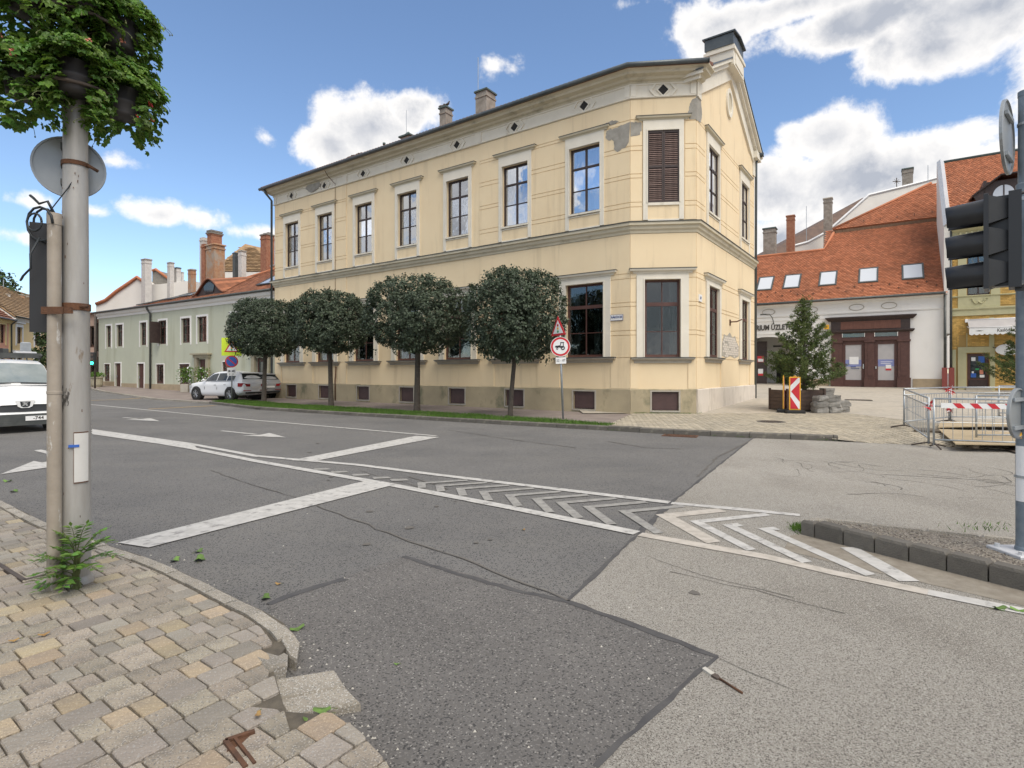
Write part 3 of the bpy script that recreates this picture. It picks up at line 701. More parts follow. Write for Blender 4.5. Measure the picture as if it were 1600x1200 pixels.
for ctr, ln, sub, wc in vis[:285]:
    m = random.choice(pm); z = zpav(*ctr)+random.uniform(-.004, .004)
    ang = math.atan2(A_.y, A_.x)
    if sub is None:
        key = (ln, random.randrange(4), m.name)
        if key not in shared:
            hl, hw = (ln-GP)/2, (RW-GP)/2; shared[key] = paver_mesh([(-hl,-hw),(hl,-hw),(hl,hw),(-hl,hw)]).mesh('paving_stone', m)
        o = put('paving_stone', shared[key], pavement, (ctr.x, ctr.y, z)); o.rotation_euler = (random.uniform(-.012, .012), random.uniform(-.012, .012), ang+random.choice((0, math.pi))+random.uniform(-.012, .012))
    else:
        pts = [(p[0]-ctr.x, p[1]-ctr.y) for p in sub]
        o = paver_mesh(pts).build('paving_stone', m, pavement, (ctr.x, ctr.y, z))
for mi, m in enumerate((m_paver, m_paver2, m_paver3)):
    b = MB()
    for i, (ctr, ln, sub, wc) in enumerate(rest):
        if pm[(i*7) % len(pm)] is not m: continue
        q = [tuple(p) for p in wc] if sub is None else sub
        b.add([(x, y, PZ-.05) for x, y in q]+[(x, y, PZ) for x, y in q], [[len(q)+k for k in range(len(q))]]+[(k, (k+1) % len(q), len(q)+(k+1) % len(q), len(q)+k) for k in range(len(q))])
    b.build('paving_stones', m, pavement, kind='stuff')
# the broken corner: tilted kerb blocks and two dropped slabs
def loose(pts_px, z, h, m, tilt=(0, 0), name='kerb_stone'):
    P = [Vector(G(u, v, z)) for u, v in pts_px]; c = sum(P, Vector((0, 0)))/len(P); q = MB(); n = len(P)
    L_ = [p-c for p in P]; vs = [(p.x, p.y, -h) for p in L_]+[(p.x, p.y, -.015) for p in L_]+[(p.x*.93, p.y*.93, 0) for p in L_]
    q.add(vs, [(i, (i+1) % n, n+(i+1) % n, n+i) for i in range(n)]+[(n+i, n+(i+1) % n, 2*n+(i+1) % n, 2*n+i) for i in range(n)]+[[2*n+i for i in range(n)]])
    o = q.build(name, m, pavement, (c.x, c.y, z)); o.rotation_euler = (tilt[0], tilt[1], 0); return o
loose([(436,997),(455,990),(469,1003),(465,1026),(452,1020)], .085, .12, m_kerb, (.08, .12))
loose([(396,1028),(436,1005),(452,1018),(450,1036),(420,1050)], .088, .12, m_kerb, (-.22, .1))
loose([(408,1062),(524,1048),(540,1073),(432,1089)], .045, .08, m_kerb, (.02, -.04), 'kerb_slab')
loose([(433,1091),(541,1075),(563,1098),(452,1117)], .045, .08, m_kerb, (.03, -.05), 'kerb_slab')
loose([(510,1131),(548,1128),(560,1150),(540,1162),(520,1150)], .07, .08, m_paver, (.02, .05), 'paving_stone')
# rusty frame let into the cobbles
fr = thing('drain_frame', 'rusty iron drain frame sunk in the cobbles at the bottom edge', 'drain frame', (*G(372,1172,PZ), PZ))
o0 = Vector(G(372,1172,PZ)); b = MB()
for a, c, w in [((352,1158),(384,1200),.018),((366,1153),(398,1194),.012),((352,1158),(398,1143),.018)]:
    p, q = Vector(G(*a, PZ))-o0, Vector(G(*c, PZ))-o0; d = (q-p).normalized(); n = Vector((-d.y, d.x))*w/2
    b.prism([tuple(p-n), tuple(q-n), tuple(q+n), tuple(p+n)], -.02, .006+w*.1)
b.build('frame', m_rust, fr); b = MB(); p, q = Vector(G(358,1158,PZ))-o0, Vector(G(390,1148,PZ))-o0
b.prism([tuple(p), tuple(q), tuple(q+Vector((-.01, -.05))), tuple(p+Vector((.02, -.06)))], -.02, -.004); b.build('plate', m_rust, fr)
hf = thing('hatch_frame', 'thin iron hatch frame in the cobbles left of the pole feet', 'hatch frame', (*G(10,890,PZ), PZ)); o0 = Vector(G(10,890,PZ)); b = MB()
for a, c in [((-40,858),(38,907)),((38,907),(90,893))]:
    p, q = Vector(G(*a, PZ))-o0, Vector(G(*c, PZ))-o0; d = (q-p).normalized(); n = Vector((-d.y, d.x))*.014
    b.prism([tuple(p-n), tuple(q-n), tuple(q+n), tuple(p+n)], -.02, .007)
b.build('frame', m_iron, hf)

# ---------------- traffic island
tip = Vector(G(1252,836)); I1 = Vector(G(1600,925)); dn_ = (I1-tip).normalized(); I2 = tip+dn_*4.2
f0 = Vector(G(1290,806,.16)); f1 = Vector(G(1600,838,.16)); df = (f1-f0).normalized(); I3 = f0+df*4.5
tl = Vector(G(1254,812,.15)); tm = Vector(G(1268,807,.16))
iz = .15
inw0 = Vector((-dn_.y, dn_.x)); inw0 = inw0 if inw0.dot(f0-tip) > 0 else -inw0
isl_poly = [tuple(I2+inw0*.06), tuple(tip+dn_*.15+inw0*.06), tuple(f0+Vector((.05, -.05))), tuple(I3+Vector((-.01, -.03)))]
b = MB(); b.prism(isl_poly, -.05, iz-.03); island = b.build('traffic_island', m_gravel, kind='structure')
b = MB()
for k in range(1800):                       # loose chippings on the island
    t, s = random.random(), random.random(); p = (tip+dn_*.2).lerp(I2, t).lerp(f0.lerp(I3, t), .05+.9*s); r = random.uniform(.006, .014)
    b.add([(p.x-r, p.y-r*.6, iz-.032), (p.x+r, p.y-r*.5, iz-.032), (p.x, p.y+r, iz-.032), (p.x+random.uniform(-.3, .3)*r, p.y, iz-.032+r*1.1)], [(0,1,3),(1,2,3),(2,0,3)])
b.build('chippings', m_gravel, island, fix=False, kind='stuff')
def islestone(poly, z1, m):
    P = [Vector(p) for p in poly]; c = sum(P, Vector((0, 0)))/len(P); n = len(P); q = MB(); L_ = [p-c for p in P]
    vs = [(p.x, p.y, -.05) for p in L_]+[(p.x, p.y, z1-.022) for p in L_]+[(p.x-p.normalized().x*.02, p.y-p.normalized().y*.02, z1) for p in L_]
    q.add(vs, [(i, (i+1) % n, n+(i+1) % n, n+i) for i in range(n)]+[(n+i, n+(i+1) % n, 2*n+(i+1) % n, 2*n+i) for i in range(n)]+[[2*n+i for i in range(n)]])
    o = q.build('kerb_stone', m, island, (c.x, c.y, random.uniform(-.004, .004))); o.rotation_euler = (random.uniform(-.012, .012), random.uniform(-.012, .012), random.uniform(-.01, .01)); return o
inw = Vector((-dn_.y, dn_.x)); 
if inw.dot(f0-tip) < 0: inw = -inw
s = .13; islestone([tuple(tip-inw*-.0), tuple(tip+dn_*.125), tuple(tip+dn_*.125+inw*.12), tuple(tl+Vector((.09, -.05))), tuple(tl)], iz+.005, m_kerbd)
islestone([tuple(tl+Vector((0, .012))), tuple(tl+Vector((.09, -.035))), tuple(f0+Vector((.03, -.05))), tuple(f0), tuple(tm)], iz, m_kerb)
while s < 3.9:
    a, c = tip+dn_*(s+.006), tip+dn_*(s+.262); islestone([tuple(a), tuple(c), tuple(c+inw*.125), tuple(a+inw*.125)], iz+.006, m_kerbd); s += .268
s = .0; inf = Vector((df.y, -df.x))
while s < 4.2:
    a, c = f0+df*(s+.005), f0+df*(s+.40); islestone([tuple(a), tuple(c), tuple(c+inf*.06), tuple(a+inf*.06)], iz-.012, m_kerb); s += .405

# ================================================================ BUILDINGS
def wall_grid(b, w, z0, z1, ops, reveal=.22, y=0.0, top=None):
    """front face with real openings (x0,x1,z0,z1) and their reveals"""
    xs = sorted({0, w} | {o[0] for o in ops} | {o[1] for o in ops}); zs = sorted({z0, z1} | {o[2] for o in ops} | {o[3] for o in ops})
    for i in range(len(xs)-1):
        for j in range(len(zs)-1):
            cx, cz = (xs[i]+xs[i+1])/2, (zs[j]+zs[j+1])/2
            if any(o[0] < cx < o[1] and o[2] < cz < o[3] for o in ops): continue
            b.add([(xs[i],y,zs[j]),(xs[i+1],y,zs[j]),(xs[i+1],y,zs[j+1]),(xs[i],y,zs[j+1])], [(0,1,2,3)])
    for x0, x1, a, c in ops:
        r = y+reveal
        b.add([(x0,y,a),(x1,y,a),(x1,y,c),(x0,y,c),(x0,r,a),(x1,r,a),(x1,r,c),(x0,r,c)], [(0,1,5,4),(1,2,6,5),(2,3,7,6),(3,0,4,7)])
def frame_sub(d, A): return lambda p: (0, 0)
def make_window(parent, w, h, cols, trans, fm, gm, dep=.12, fw=.07, bar=.045, th=.06, inner=None, curtain=None, room=None, tb=.05, name='window', reveal=.22, lowbar=None):
    """window with its frame as the part and panes, inner frame, curtains as sub-parts; local origin at the opening's lower left"""
    b = MB(); y0, y1 = dep, dep+th
    b.box(0, fw, y0, y1, 0, h); b.box(w-fw, w, y0, y1, 0, h); b.box(fw, w-fw, y0+.002, y1-.002, 0, fw*1.1); b.box(fw, w-fw, y0+.002, y1-.002, h-fw, h)
    cuts = [fw]
    for z, t in trans: b.box(fw, w-fw, y0-.008, y1-.004, z-t/2, z+t/2); cuts += [z-t/2, z+t/2]
    cuts += [h-fw]
    for k in range(1, cols):
        x = fw+(w-2*fw)*k/cols; b.box(x-bar/2, x+bar/2, y0-.004, y1-.006, fw*1.1+.001, h-fw-.001)
    root = b.build(name, fm, parent)
    xs = [fw+(w-2*fw)*k/cols for k in range(cols+1)]
    for i in range(cols):
        for j in range(0, len(cuts), 2):
            q = MB(); q.box(xs[i]+.003, xs[i+1]-.003, y0+th*.5, y0+th*.5+.005, cuts[j]-.004, cuts[j+1]+.004); q.build('pane', gm, root)
    if inner:
        q = MB(); yi = dep+.085; n = cols; iw = .10
        for k in range(cols+1):
            x = fw+(w-2*fw)*k/cols; q.box(max(.0, x-iw), min(w, x+iw), yi, yi+.04, 0, h)
        for j in range(0, len(cuts), 2):
            q.box(iw, w-iw, yi-.003, yi+.037, cuts[j]-.03, cuts[j]+.065); q.box(iw, w-iw, yi-.003, yi+.037, cuts[j+1]-.075, cuts[j+1]+.03)
        q.build('inner_frame', inner, root)
    if curtain:
        cm, parts = curtain
        q = MB()
        for x0, x1, z0, z1 in parts:
            n = max(3, int((x1-x0)*w/.05)); prev = None
            for k in range(n+1):
                x = (x0+(x1-x0)*k/n)*w; yy = dep+.30+.02*math.sin(k*1.9)
                if prev: q.add([(prev[0],prev[1],z0*h),(x,yy,z0*h),(x,yy,z1*h),(prev[0],prev[1],z1*h)], [(0,1,2,3)])
                prev = (x, yy)
        q.build('curtain', cm, root, fix=False)
    q = MB(); d1 = room[1] if room else .55
    q.add([(-.02,reveal,-.02),(w+.02,reveal,-.02),(w+.02,reveal,h+.02),(-.02,reveal,h+.02),(-.4,d1,-.3),(w+.4,d1,-.3),(w+.4,d1,h+.3),(-.4,d1,h+.3)],
          [(4,5,6,7),(0,1,5,4),(1,2,6,5),(2,3,7,6),(3,0,4,7)])
    q.build('interior', room[0] if room else m_dark, root)
    return root
def add_surround(root, w, h, side, top, bottom, m, proud=.06, inner_proud=.03, lip=.045):
    b = MB()
    b.box(-side, 0-.0, -proud, .02, -bottom, h); b.box(w, w+side, -proud, .02, -bottom, h); b.box(-side, w+side, -proud+.0, .02, h, h+top)
    b.box(-lip, 0, -proud-.02, -proud, 0, h+lip); b.box(w, w+lip, -proud-.02, -proud, 0, h+lip); b.box(0, w, -proud-.02, -proud, h, h+lip)
    return b.build('surround', m, root)
def add_hood(root, x0, x1, z, m, mt, out=.26, t=.16):
    b = MB(); b.sweep([(x0+.06, .02), (x0+.06, 0), (x1-.06, 0), (x1-.06, .02)], [(.0,z),(.05,z),(.07,z+t*.35),(out*.55,z+t*.5),(out*.62,z+t*.85),(0,z+t*.85)])
    o = b.build('hood', m, root); b = MB(); b.sweep([(x0+.06, .02), (x0+.06, 0), (x1-.06, 0), (x1-.06, .02)], [(0,z+t*.86),(out*.66,z+t*.86),(out*.68,z+t*.98),(0,z+t*1.15)])
    b.build('hood_flashing', mt, root); return o
def add_sill(root, x0, x1, z, m, mt=None, out=.17, t=.2):
    b = MB(); b.sweep([(x0+.04, .02), (x0+.04, 0), (x1-.04, 0), (x1-.04, .02)], [(0,z-t),(.05,z-t),(.07,z-t*.55),(out*.8,z-t*.35),(out,z-t*.3),(out,z-.02),(0,z)])
    o = b.build('sill', m, root)
    if mt: b = MB(); b.sweep([(x0+.04, .02), (x0+.04, 0), (x1-.04, 0), (x1-.04, .02)], [(0,z+.003),(out+.02,z-.014),(out+.02,z+.004),(0,z+.024)]); b.build('sill_flashing', mt, root)
    return o
def box_chimney(parent, x, y, z0, z1, wx, wy, m, cap=None, name='chimney', over=.06, caph=.1):
    b = MB(); b.box(x-wx/2, x+wx/2, y-wy/2, y+wy/2, z0, z1); b.box(x-wx/2-over*.5, x+wx/2+over*.5, y-wy/2-over*.5, y+wy/2+over*.5, z1-.28, z1-.2)
    o = b.build(name, m, parent)
    if cap: q = MB(); q.cbox(x-wx/2-over, x+wx/2+over, y-wy/2-over, y+wy/2+over, z1, z1+caph, .03); q.build('chimney_cap', cap, o)
    return o
def roof_tiles(b, O, U, V, w, l, tw=.19, tl=.17, lift=.022, keep=None, t=.035):
    lift *= 1.8
    """courses of flat tiles: O lower left corner, U along the eave, V up the slope (unit vectors)"""
    O, U, V = Vector(O), Vector(U), Vector(V); N_ = U.cross(V).normalized(); nr = int(l/tl); nc = int(w/tw)
    for r in range(nr):
        sh = (r % 2)*.5*tw
        for c in range(nc):
            x0 = c*tw+sh; 
            if keep and not keep(x0+tw/2, r*tl+tl/2): continue
            k = random.uniform(-.004, .008); p0 = O+U*(x0+.004)+V*(r*tl)+N_*(lift+k); p1 = O+U*(x0+tw-.004)+V*(r*tl)+N_*(lift+k)
            p2 = O+U*(x0+tw-.004)+V*(r*tl+tl*1.12)+N_*.001; p3 = O+U*(x0+.004)+V*(r*tl+tl*1.12)+N_*.001
            pm_ = (p0+p1)/2-V*.03
            b.v += [tuple(q) for q in (p0, pm_, p1, p2, p3, p0-N_*t, pm_-N_*t, p1-N_*t)]; n = len(b.v)-8
            b.f += [[n, n+1, n+2, n+3, n+4], [n, n+5, n+6, n+1], [n+1, n+6, n+7, n+2]]; b.m += [0]*3; b.sm += [False]*3

# ---------------- the cream corner house
MA, MBp, MC, MD = (-14.16, 33.4), (4.32, 20.4), (6.63, 20.15), (11.9, 27.5)
md = Vector((MBp[0]-MA[0], MBp[1]-MA[1])).normalized(); mrot = math.atan2(md.y, md.x); mn = Vector((-md.y, md.x))
house = thing('corner_house', 'two-storey cream corner house with chamfered corner and brown-framed windows', 'building', (MA[0], MA[1], 0), mrot)
def mloc(p): q = Vector(p)-Vector(MA); return Vector((q.dot(md), q.dot(mn)))
C1, C2, C3 = mloc(MBp), mloc(MC), mloc(MD); LM = C1.x
def tf(p, q):
    d = (q-p).normalized(); return Matrix.Translation((p.x, p.y, 0)) @ Matrix.Rotation(math.atan2(d.y, d.x), 4, 'Z')
TM, TC, TR = Matrix.Identity(4), tf(C1, C2), tf(C2, C3); LC, LR = (C2-C1).length, (C3-C2).length
wc_ = [1.75, 4.80, 7.99, 11.15, 14.33, 17.48, 20.73]; UW, UZ0, UZ1 = 1.32, 7.74, 10.30; LW, LZ0, LZ1 = 1.62, 2.19, 5.0
ops = [(c-UW/2, c+UW/2, UZ0, UZ1) for c in wc_]+[(c-LW/2, c+LW/2, LZ0, LZ1) for c in wc_]
bas = [(c-.46, c+.46, .2, .88) for c in wc_]
WZ = 12.1
b = MB(); wall_grid(b, LM, -.3, WZ, ops+bas)
cu, cl_, cb_ = (.62, 1.73, 7.76, 10.38), (.51, 1.78, 2.16, 4.98), (.76, 1.71, .22, .9)
b.T = TC; wall_grid(b, LC, -.3, WZ, [cl_, cb_]); 
gw = [(1.38, 2.82), (6.38, 7.78)]; gops = [(a, c, 7.75, 10.35) for a, c in gw]+[(a+.02, c-.02, 2.2, 4.92) for a, c in gw]
b.T = TR; wall_grid(b, LR, -.3, 12.2, gops)
AP = (LR/2, 14.68)
b.add([(0,0,12.2),(LR,0,12.2),(AP[0],0,AP[1])], [(0,1,2)])
b.T = None
b.add([(0,0,-.3),(0,9,-.3),(0,9,12.1),(0,4.5,14.7),(0,0,12.1)], [(0,1,2,3,4)]); b.add([(0,9,-.3),(C3.x,C3.y,-.3),(C3.x,C3.y,12.1),(0,9,12.1)], [(0,1,2,3)])
b.build('wall', m_cream, house)
path = [(0, 1.5), (0, 0), tuple(C1), tuple(C2), tuple(C3)]
# plinth
for nm, pth, m in (('plinth', [(0, .3), (0, 0), tuple(C1), tuple(C2)], m_plinth), ('plinth', [tuple(C2), tuple(C3)], m_plinth2)):
    b = MB(); segs = [(pth[i], pth[i+1]) for i in range(len(pth)-1)]
    b.sweep(pth, [(.0,1.0),(.05,1.0),(.07,.975),(.07,.9),(0,.9)])
    b.sweep(pth, [(.0,.2),(.07,.2),(.07,-.3),(0,-.3)]) if m is m_plinth else b.sweep(pth, [(.0,.899),(.07,.899),(.07,-.3),(0,-.3)])
    if m is m_plinth:
        xs = [0]; 
        for c in wc_: xs += [c-.46, c+.46]
        xs += [LM+.02]
        for i in range(0, len(xs), 2): b.box(xs[i]-(.07 if i == 0 else 0), xs[i+1], -.07, 0, .2, .9)
        b.T = TC; b.box(-.0, cb_[0], -.07, 0, .2, .9); b.box(cb_[1], LC+.0, -.07, 0, .2, .9); b.T = None
    b.build(nm, m, house)
for i, c in enumerate(wc_):
    b = MB(); b.box(c-.43, c+.43, .0, .03, .22, .86); o = b.build('cellar_vent', m_vent, house)
    q = MB(); q.box(c-.52, c-.46, -.085, .0, .16, .93); q.box(c+.46, c+.52, -.085, .0, .16, .93); q.box(c-.46, c+.46, -.085, 0, .88, .93); q.box(c-.46, c+.46, -.1, 0, .14, .2); q.build('vent_surround', m_sillst, o)
b = MB(); b.T = TC; b.box(cb_[0]+.02, cb_[1]-.02, 0, .03, .24, .88); o = b.build('cellar_vent', m_vent, house); q = MB(); q.T = TC
q.box(cb_[0]-.06, cb_[0], -.085, 0, .16, .95); q.box(cb_[1], cb_[1]+.06, -.085, 0, .16, .95); q.box(cb_[0], cb_[1], -.085, 0, .9, .95); q.box(cb_[0], cb_[1], -.1, 0, .16, .22); q.build('vent_surround', m_sillst, o)
# string course with flashing
b = MB(); b.sweep(path, [(0,6.66),(.05,6.66),(.07,6.74),(.13,6.80),(.15,6.90),(.22,6.93),(.22,7.03),(0,7.03)]); b.build('string_course', m_corn, house)
b = MB(); b.sweep(path, [(0,7.032),(.25,7.032),(.25,7.055),(0,7.12)]); b.build('course_flashing', m_flash, house)
# rusticated courses of the end bays
def rust(T, x0, x1, zs, b):
    b.T = T
    for z0, z1 in zs: b.cbox(x0, x1, -.028, .0, z0, z1, .006) if False else b.box(x0, x1, -.028, 0, z0, z1)
upz = [(7.13,7.62),(7.645,7.79),(7.815,8.67),(8.695,8.82),(8.845,9.67),(9.695,9.84),(9.865,10.68),(10.705,10.80)]
loz = [(1.01,2.13),(2.155,2.95),(2.975,3.12),(3.145,4.0),(4.025,4.15),(4.175,5.02),(5.045,5.2)]
def rust_part(T, xs, zs, extra=()):
    for x0, x1 in xs:
        b = MB(); rust(T, x0, x1, zs, b); b.build('rustication', m_cream, house, kind='stuff')
    for q in extra: b = MB(); b.T = T; b.box(q[0], q[1], -.028, 0, q[2], q[3]); b.build('render_band', m_cream, house)
rust_part(TM, [(.0,.92),(2.58,3.97),(5.63,6.6),(15.6,16.65),(18.31,19.9),(21.56,LM)], upz, [(0,6.6,10.825,11.55),(15.6,LM,10.825,11.55),(0,6.6,5.225,6.65),(15.6,LM,5.225,6.65)])
rust_part(TM, [(.0,.65),(2.85,3.7),(5.9,6.6),(15.6,16.38),(18.58,19.63),(21.83,LM)], loz)
rust_part(TC, [(.0,.42),(1.94,LC)], upz, [(0,LC,10.825,11.55),(0,LC,5.225,6.65)]); rust_part(TC, [(0,.3),(2.05,LC)], loz)
rust_part(TR, [(0,1.05),(3.15,6.05),(8.1,LR)], upz, [(0,LR,10.825,12.0),(0,LR,5.225,6.65)]); rust_part(TR, [(0,1.05),(3.15,6.05),(8.1,LR)], loz)
# frieze, panels, diamonds
b = MB(); b.sweep([(0, 1.5), (0, 0), tuple(C1), tuple(C2)], [(0,11.56),(.07,11.56),(.09,11.58),(.09,11.62),(.05,11.64),(.05,12.02),(.09,12.04),(.09,12.08),(0,12.08)])
for x in (6.4, 15.4): b.box(x, x+.32, -.09, -.05, 11.63, 12.03)
b.box(0.0, .22, -.09, -.05, 11.63, 12.03); b.box(LM-.2, LM+.01, -.09, -.05, 11.63, 12.03); b.T = TC; b.box(.0, .2, -.09, -.05, 11.63, 12.03); b.box(LC-.2, LC, -.09, -.05, 11.63, 12.03)
b.T = None; b.build('frieze', m_trim, house)
dz = 11.83
def diamond(T, x):
    b = MB(); b.T = T
    k, h_ = .30, .24
    outer = [(x-.50,dz),(x-.32,dz-h_),(x+.32,dz-h_),(x+.50,dz),(x+.32,dz+h_),(x-.32,dz+h_)]; inn = [(x-.40,dz),(x-.24,dz-h_),(x-.0,dz-h_-.0),(x+.24,dz-h_),(x+.40,dz),(x+.24,dz+h_)]
    b.slab([(x-.50,dz),(x-.30,dz-h_),(x-.22,dz-h_),(x-.40,dz),(x-.22,dz+h_),(x-.30,dz+h_)], -.10, -.05); b.slab([(x+.50,dz),(x+.30,dz+h_),(x+.22,dz+h_),(x+.40,dz),(x+.22,dz-h_),(x+.30,dz-h_)], -.10, -.05)
    for sx in (-1, 1):
        for sz in (-1, 1): b.slab([(x+sx*.26,dz),(x+sx*.19,dz),(x,dz+sz*.20),(x,dz+sz*.26)], -.085, -.048)
    o = b.build('diamond_vent', m_trim, house); q = MB(); q.T = T; q.slab([(x-.19,dz),(x,dz-.2),(x+.19,dz),(x,dz+.2)], -.056, -.052); q.build('vent_opening', m_dark, o)
for c in wc_: diamond(TM, c)
diamond(TC, LC/2)
# cornice, gutter, roof
cpath = [(0, 1.5), (0, 0), tuple(C1), tuple(C2), tuple(C2+(C3-C2).normalized()*.35)]
b = MB(); b.sweep(cpath, [(0,12.08),(.08,12.08),(.12,12.14),(.22,12.17),(.26,12.24),(.44,12.28),(.46,12.36),(.56,12.42),(.56,12.46),(0,12.46)]); b.build('cornice', m_corn, house)
b = MB(); m1 = []
for i, (p, q_) in enumerate(((None, C1), (C1, C2), (C2, None))): pass
gp = [(-.55, -.64, 12.44), (C1.x+.13, -.64, 12.5)]
d2 = (C2-C1).normalized(); n2 = Vector((d2.y, -d2.x)); e1 = C1+n2*.64; 
# gutter corner where both outward lines meet
t_ = (-.64-e1.y)/d2.y if abs(d2.y) > 1e-6 else 0; gc = e1+d2*t_
ge = C2+n2*.64+d2*.30
b.tube([(-.6,-.64,12.47), (gc.x, gc.y, 12.5), (ge.x, ge.y, 12.5)], .085, 10); b.tube([(ge.x,ge.y,12.5), (ge.x+.02*d2.x, ge.y+.02*d2.y, 12.5)], .10, 10)
b.build('gutter', m_gutter, house)
b = MB(); z_e = 12.50
R0, R1 = Vector((-.35, LR/2, 14.6)), Vector((C2.x+(C3-C2).x/2-.2, C2.y+(C3-C2).y/2, 14.6))
gC, gE = Vector((gc.x, gc.y, z_e)), Vector((ge.x, ge.y, z_e))
g0 = Vector((-.45, -.60, z_e)); gb0 = Vector((-.45, LR+.6, z_e)); gb1 = Vector((C3.x, C3.y+.6, z_e))
b.plate([g0, gC, R1, R0], .1); b.plate([gC, gE, R1], .1); b.plate([gb1, gb0, R0, R1], .1)
roof_m = b.build('roof', m_tileb, house)
b = MB(); V_ = (R0-g0); V_.x = 0; sl = V_.length; V_.normalize()
for k in range(118):                       # rows of barrel tiles running up the slope
    x = -.38+k*.2
    if x > LM-.2: break
    for s_ in range(4): p = Vector((x, g0.y, z_e))+V_*(s_*.42-.05); b.tube([p+Vector((0, 0, .03)), p+V_*.44+Vector((0, 0, .015))], [.085, .07], 6, cap=True)
b.build('barrel_tiles', m_tileb, roof_m, fix=False, kind='stuff')
b = MB(); b.tube([(-.16,-.62,12.42),(-.16,-.5,12.2),(-.14,-.14,11.85),(-.14,-.14,.05)], .065, 8); b.build('downpipe', m_gutter, house)
b = MB(); b.tube([(5.55,-.6,12.35),(5.6,-.45,12.1),(5.75,-.12,11.75)], .018, 5); b.tube([(5.72,-.06,11.8),(5.72,-.05,1.1)], .012, 5); b.tube([(5.78,-.06,1.9),(5.78,-.11,1.2),(5.78,-.11,.1)], .035, 6); b.build('lightning_conductor', m_rust, house)
# plaster patches where render has fallen off
def blob(x0, x1, z0, z1, n=26, s=1.0):
    cx, cz = (x0+x1)/2, (z0+z1)/2; return [(cx+(x1-x0)/2*math.cos(t)*(1+.22*s*noise.noise(Vector((math.cos(t)*1.7, math.sin(t)*1.7, x0*3)))), cz+(z1-z0)/2*math.sin(t)*(1+.22*s*noise.noise(Vector((math.cos(t)*1.7+9, math.sin(t)*1.7, x0*3))))) for t in [2*math.pi*k/n for k in range(n)]]
def ragged(P, k=.03):
    out = []
    for i in range(len(P)):
        a, c = P[i], P[(i+1) % len(P)]; L_ = math.dist(a, c); n = max(1, int(L_/.06)); st_ = abs(a[0]-c[0]) < .02 or max(a[0], c[0]) > LM-.1
        for j in range(n): t = j/n; q = 0 if (j == 0 or st_) else k; out.append((a[0]+(c[0]-a[0])*t+random.uniform(-q, q), a[1]+(c[1]-a[1])*t+random.uniform(-q, q)))
    return out
for T, P, y_ in ((TM, [(21.66,10.66),(21.62,10.42),(21.72,10.28),(21.92,10.22),(21.98,9.86),(22.1,9.75),(22.42,9.84),(22.55,10.02),(LM-.005,10.5),(LM-.005,10.74),(22.3,10.69),(21.95,10.66)], -.036), (TM, [(21.6,10.92),(21.68,10.83),(22.2,10.835),(22.1,10.9),(21.9,10.98)], -.036),
      (TC, [(.005,10.74),(.005,10.2),(.12,10.22),(.3,10.24),(.41,10.4),(.4,10.68)], -.036), (TC, [(2.06,10.83),(2.04,11.0),(2.1,11.22),(2.2,11.45),(LC+.02,11.52),(LC+.02,10.70),(2.1,10.72)], -.037), (TR, [(-.02,10.70),(.45,10.76),(.62,11.1),(.5,11.5),(.55,11.9),(-.02,11.9)], -.037)):
    b = MB(); b.T = T; b.slab(ragged(P), y_, -.02); b.build('bare_plaster_patch', m_bare, house)
b = MB(); b.T = TM; b.slab(blob(3.2, 4.5, 11.7, 12.2), -.105, -.06); b.build('bare_plaster_patch', m_bare, house)
PT = [(x, z) for x, z in ((3.25,2.28),(3.9,2.22),(4.6,2.3),(5.3,2.22),(5.95,2.32),(6.0,2.75),(5.6,2.95),(5.35,3.2),(4.9,3.1),(4.5,3.3),(4.0,3.12),(3.6,3.18),(3.3,2.8))]
b = MB(); b.T = TR; b.slab(PT, -.034, -.02); b.build('bare_plaster_patch', m_sillst, house)
b = MB(); b.T = TR
for r in range(11):
    for c in range(12):
        x, z = 3.1+c*.28+(r % 2)*.14, 2.25+r*.095
        if all(inpoly(px, pz_, PT) for px, pz_ in ((x+.02,z+.01),(x+.24,z+.01),(x+.24,z+.07),(x+.02,z+.07))) and random.random() < .85: b.box(x, x+.26, -.040-.004*random.random(), -.03, z, z+.08)
b.build('exposed_bricks', m_plinth2, house, kind='stuff')
# windows
WB = m_brown
def upper(w=UW, cm=m_glassu, dep=.12):
    r = make_window(house, w, UZ1-UZ0, 2, [(1.78,.075),(.92,.028)], WB, cm, dep=dep, fw=.075, bar=.075, inner=m_inner, curtain=(m_curt, [(0,1,0,1)]), room=(m_room,.6)); add_surround(r, w, UZ1-UZ0, .17, .40, .60, m_trim)
    b = MB(); b.box(-.0, w, -.035, .02, -.68, -.10); b.build('apron_panel', m_cream, r); b = MB(); b.box(0, w, -.06, .02, -.66, -.58); b.box(-.02, w+.02, -.10, .1, -.07, -.0); b.box(0, w, -.06, .02, -.14, -.1); b.build('sill', m_trim, r)
    add_hood(r, -.30, w+.30, UZ1-UZ0+.40, m_corn, m_flash); return r
up0 = upper()
for i, c in enumerate(wc_):
    o = up0 if i == 0 else copy_tree(up0); o.location = (c-UW/2, 0, UZ0)
wo = make_window(house, 1.0, .2, 1, [], WB, m_glassu) if False else None
def lower(w, h_, cols, tr, curt, room=m_room, dep=.12):
    r = make_window(house, w, h_, cols, tr, m_maroon, m_glassd, dep=dep, fw=.085, bar=.035, curtain=(m_curt2, curt), room=(room, 1.6), inner=None)
    add_surround(r, w, h_, .29, .14, .02, m_trim, proud=.07); add_hood(r, -.42, w+.42, h_+.22, m_trim, m_flash, out=.30, t=.18); add_sill(r, -.36, w+.36, -.02, m_sillst, m_flash)
    b = MB(); b.box(-.29, w+.29, -.03, .02, h_+.14, h_+.22); b.build('lintel_band', m_trim, r); return r
HL_ = LZ1-LZ0
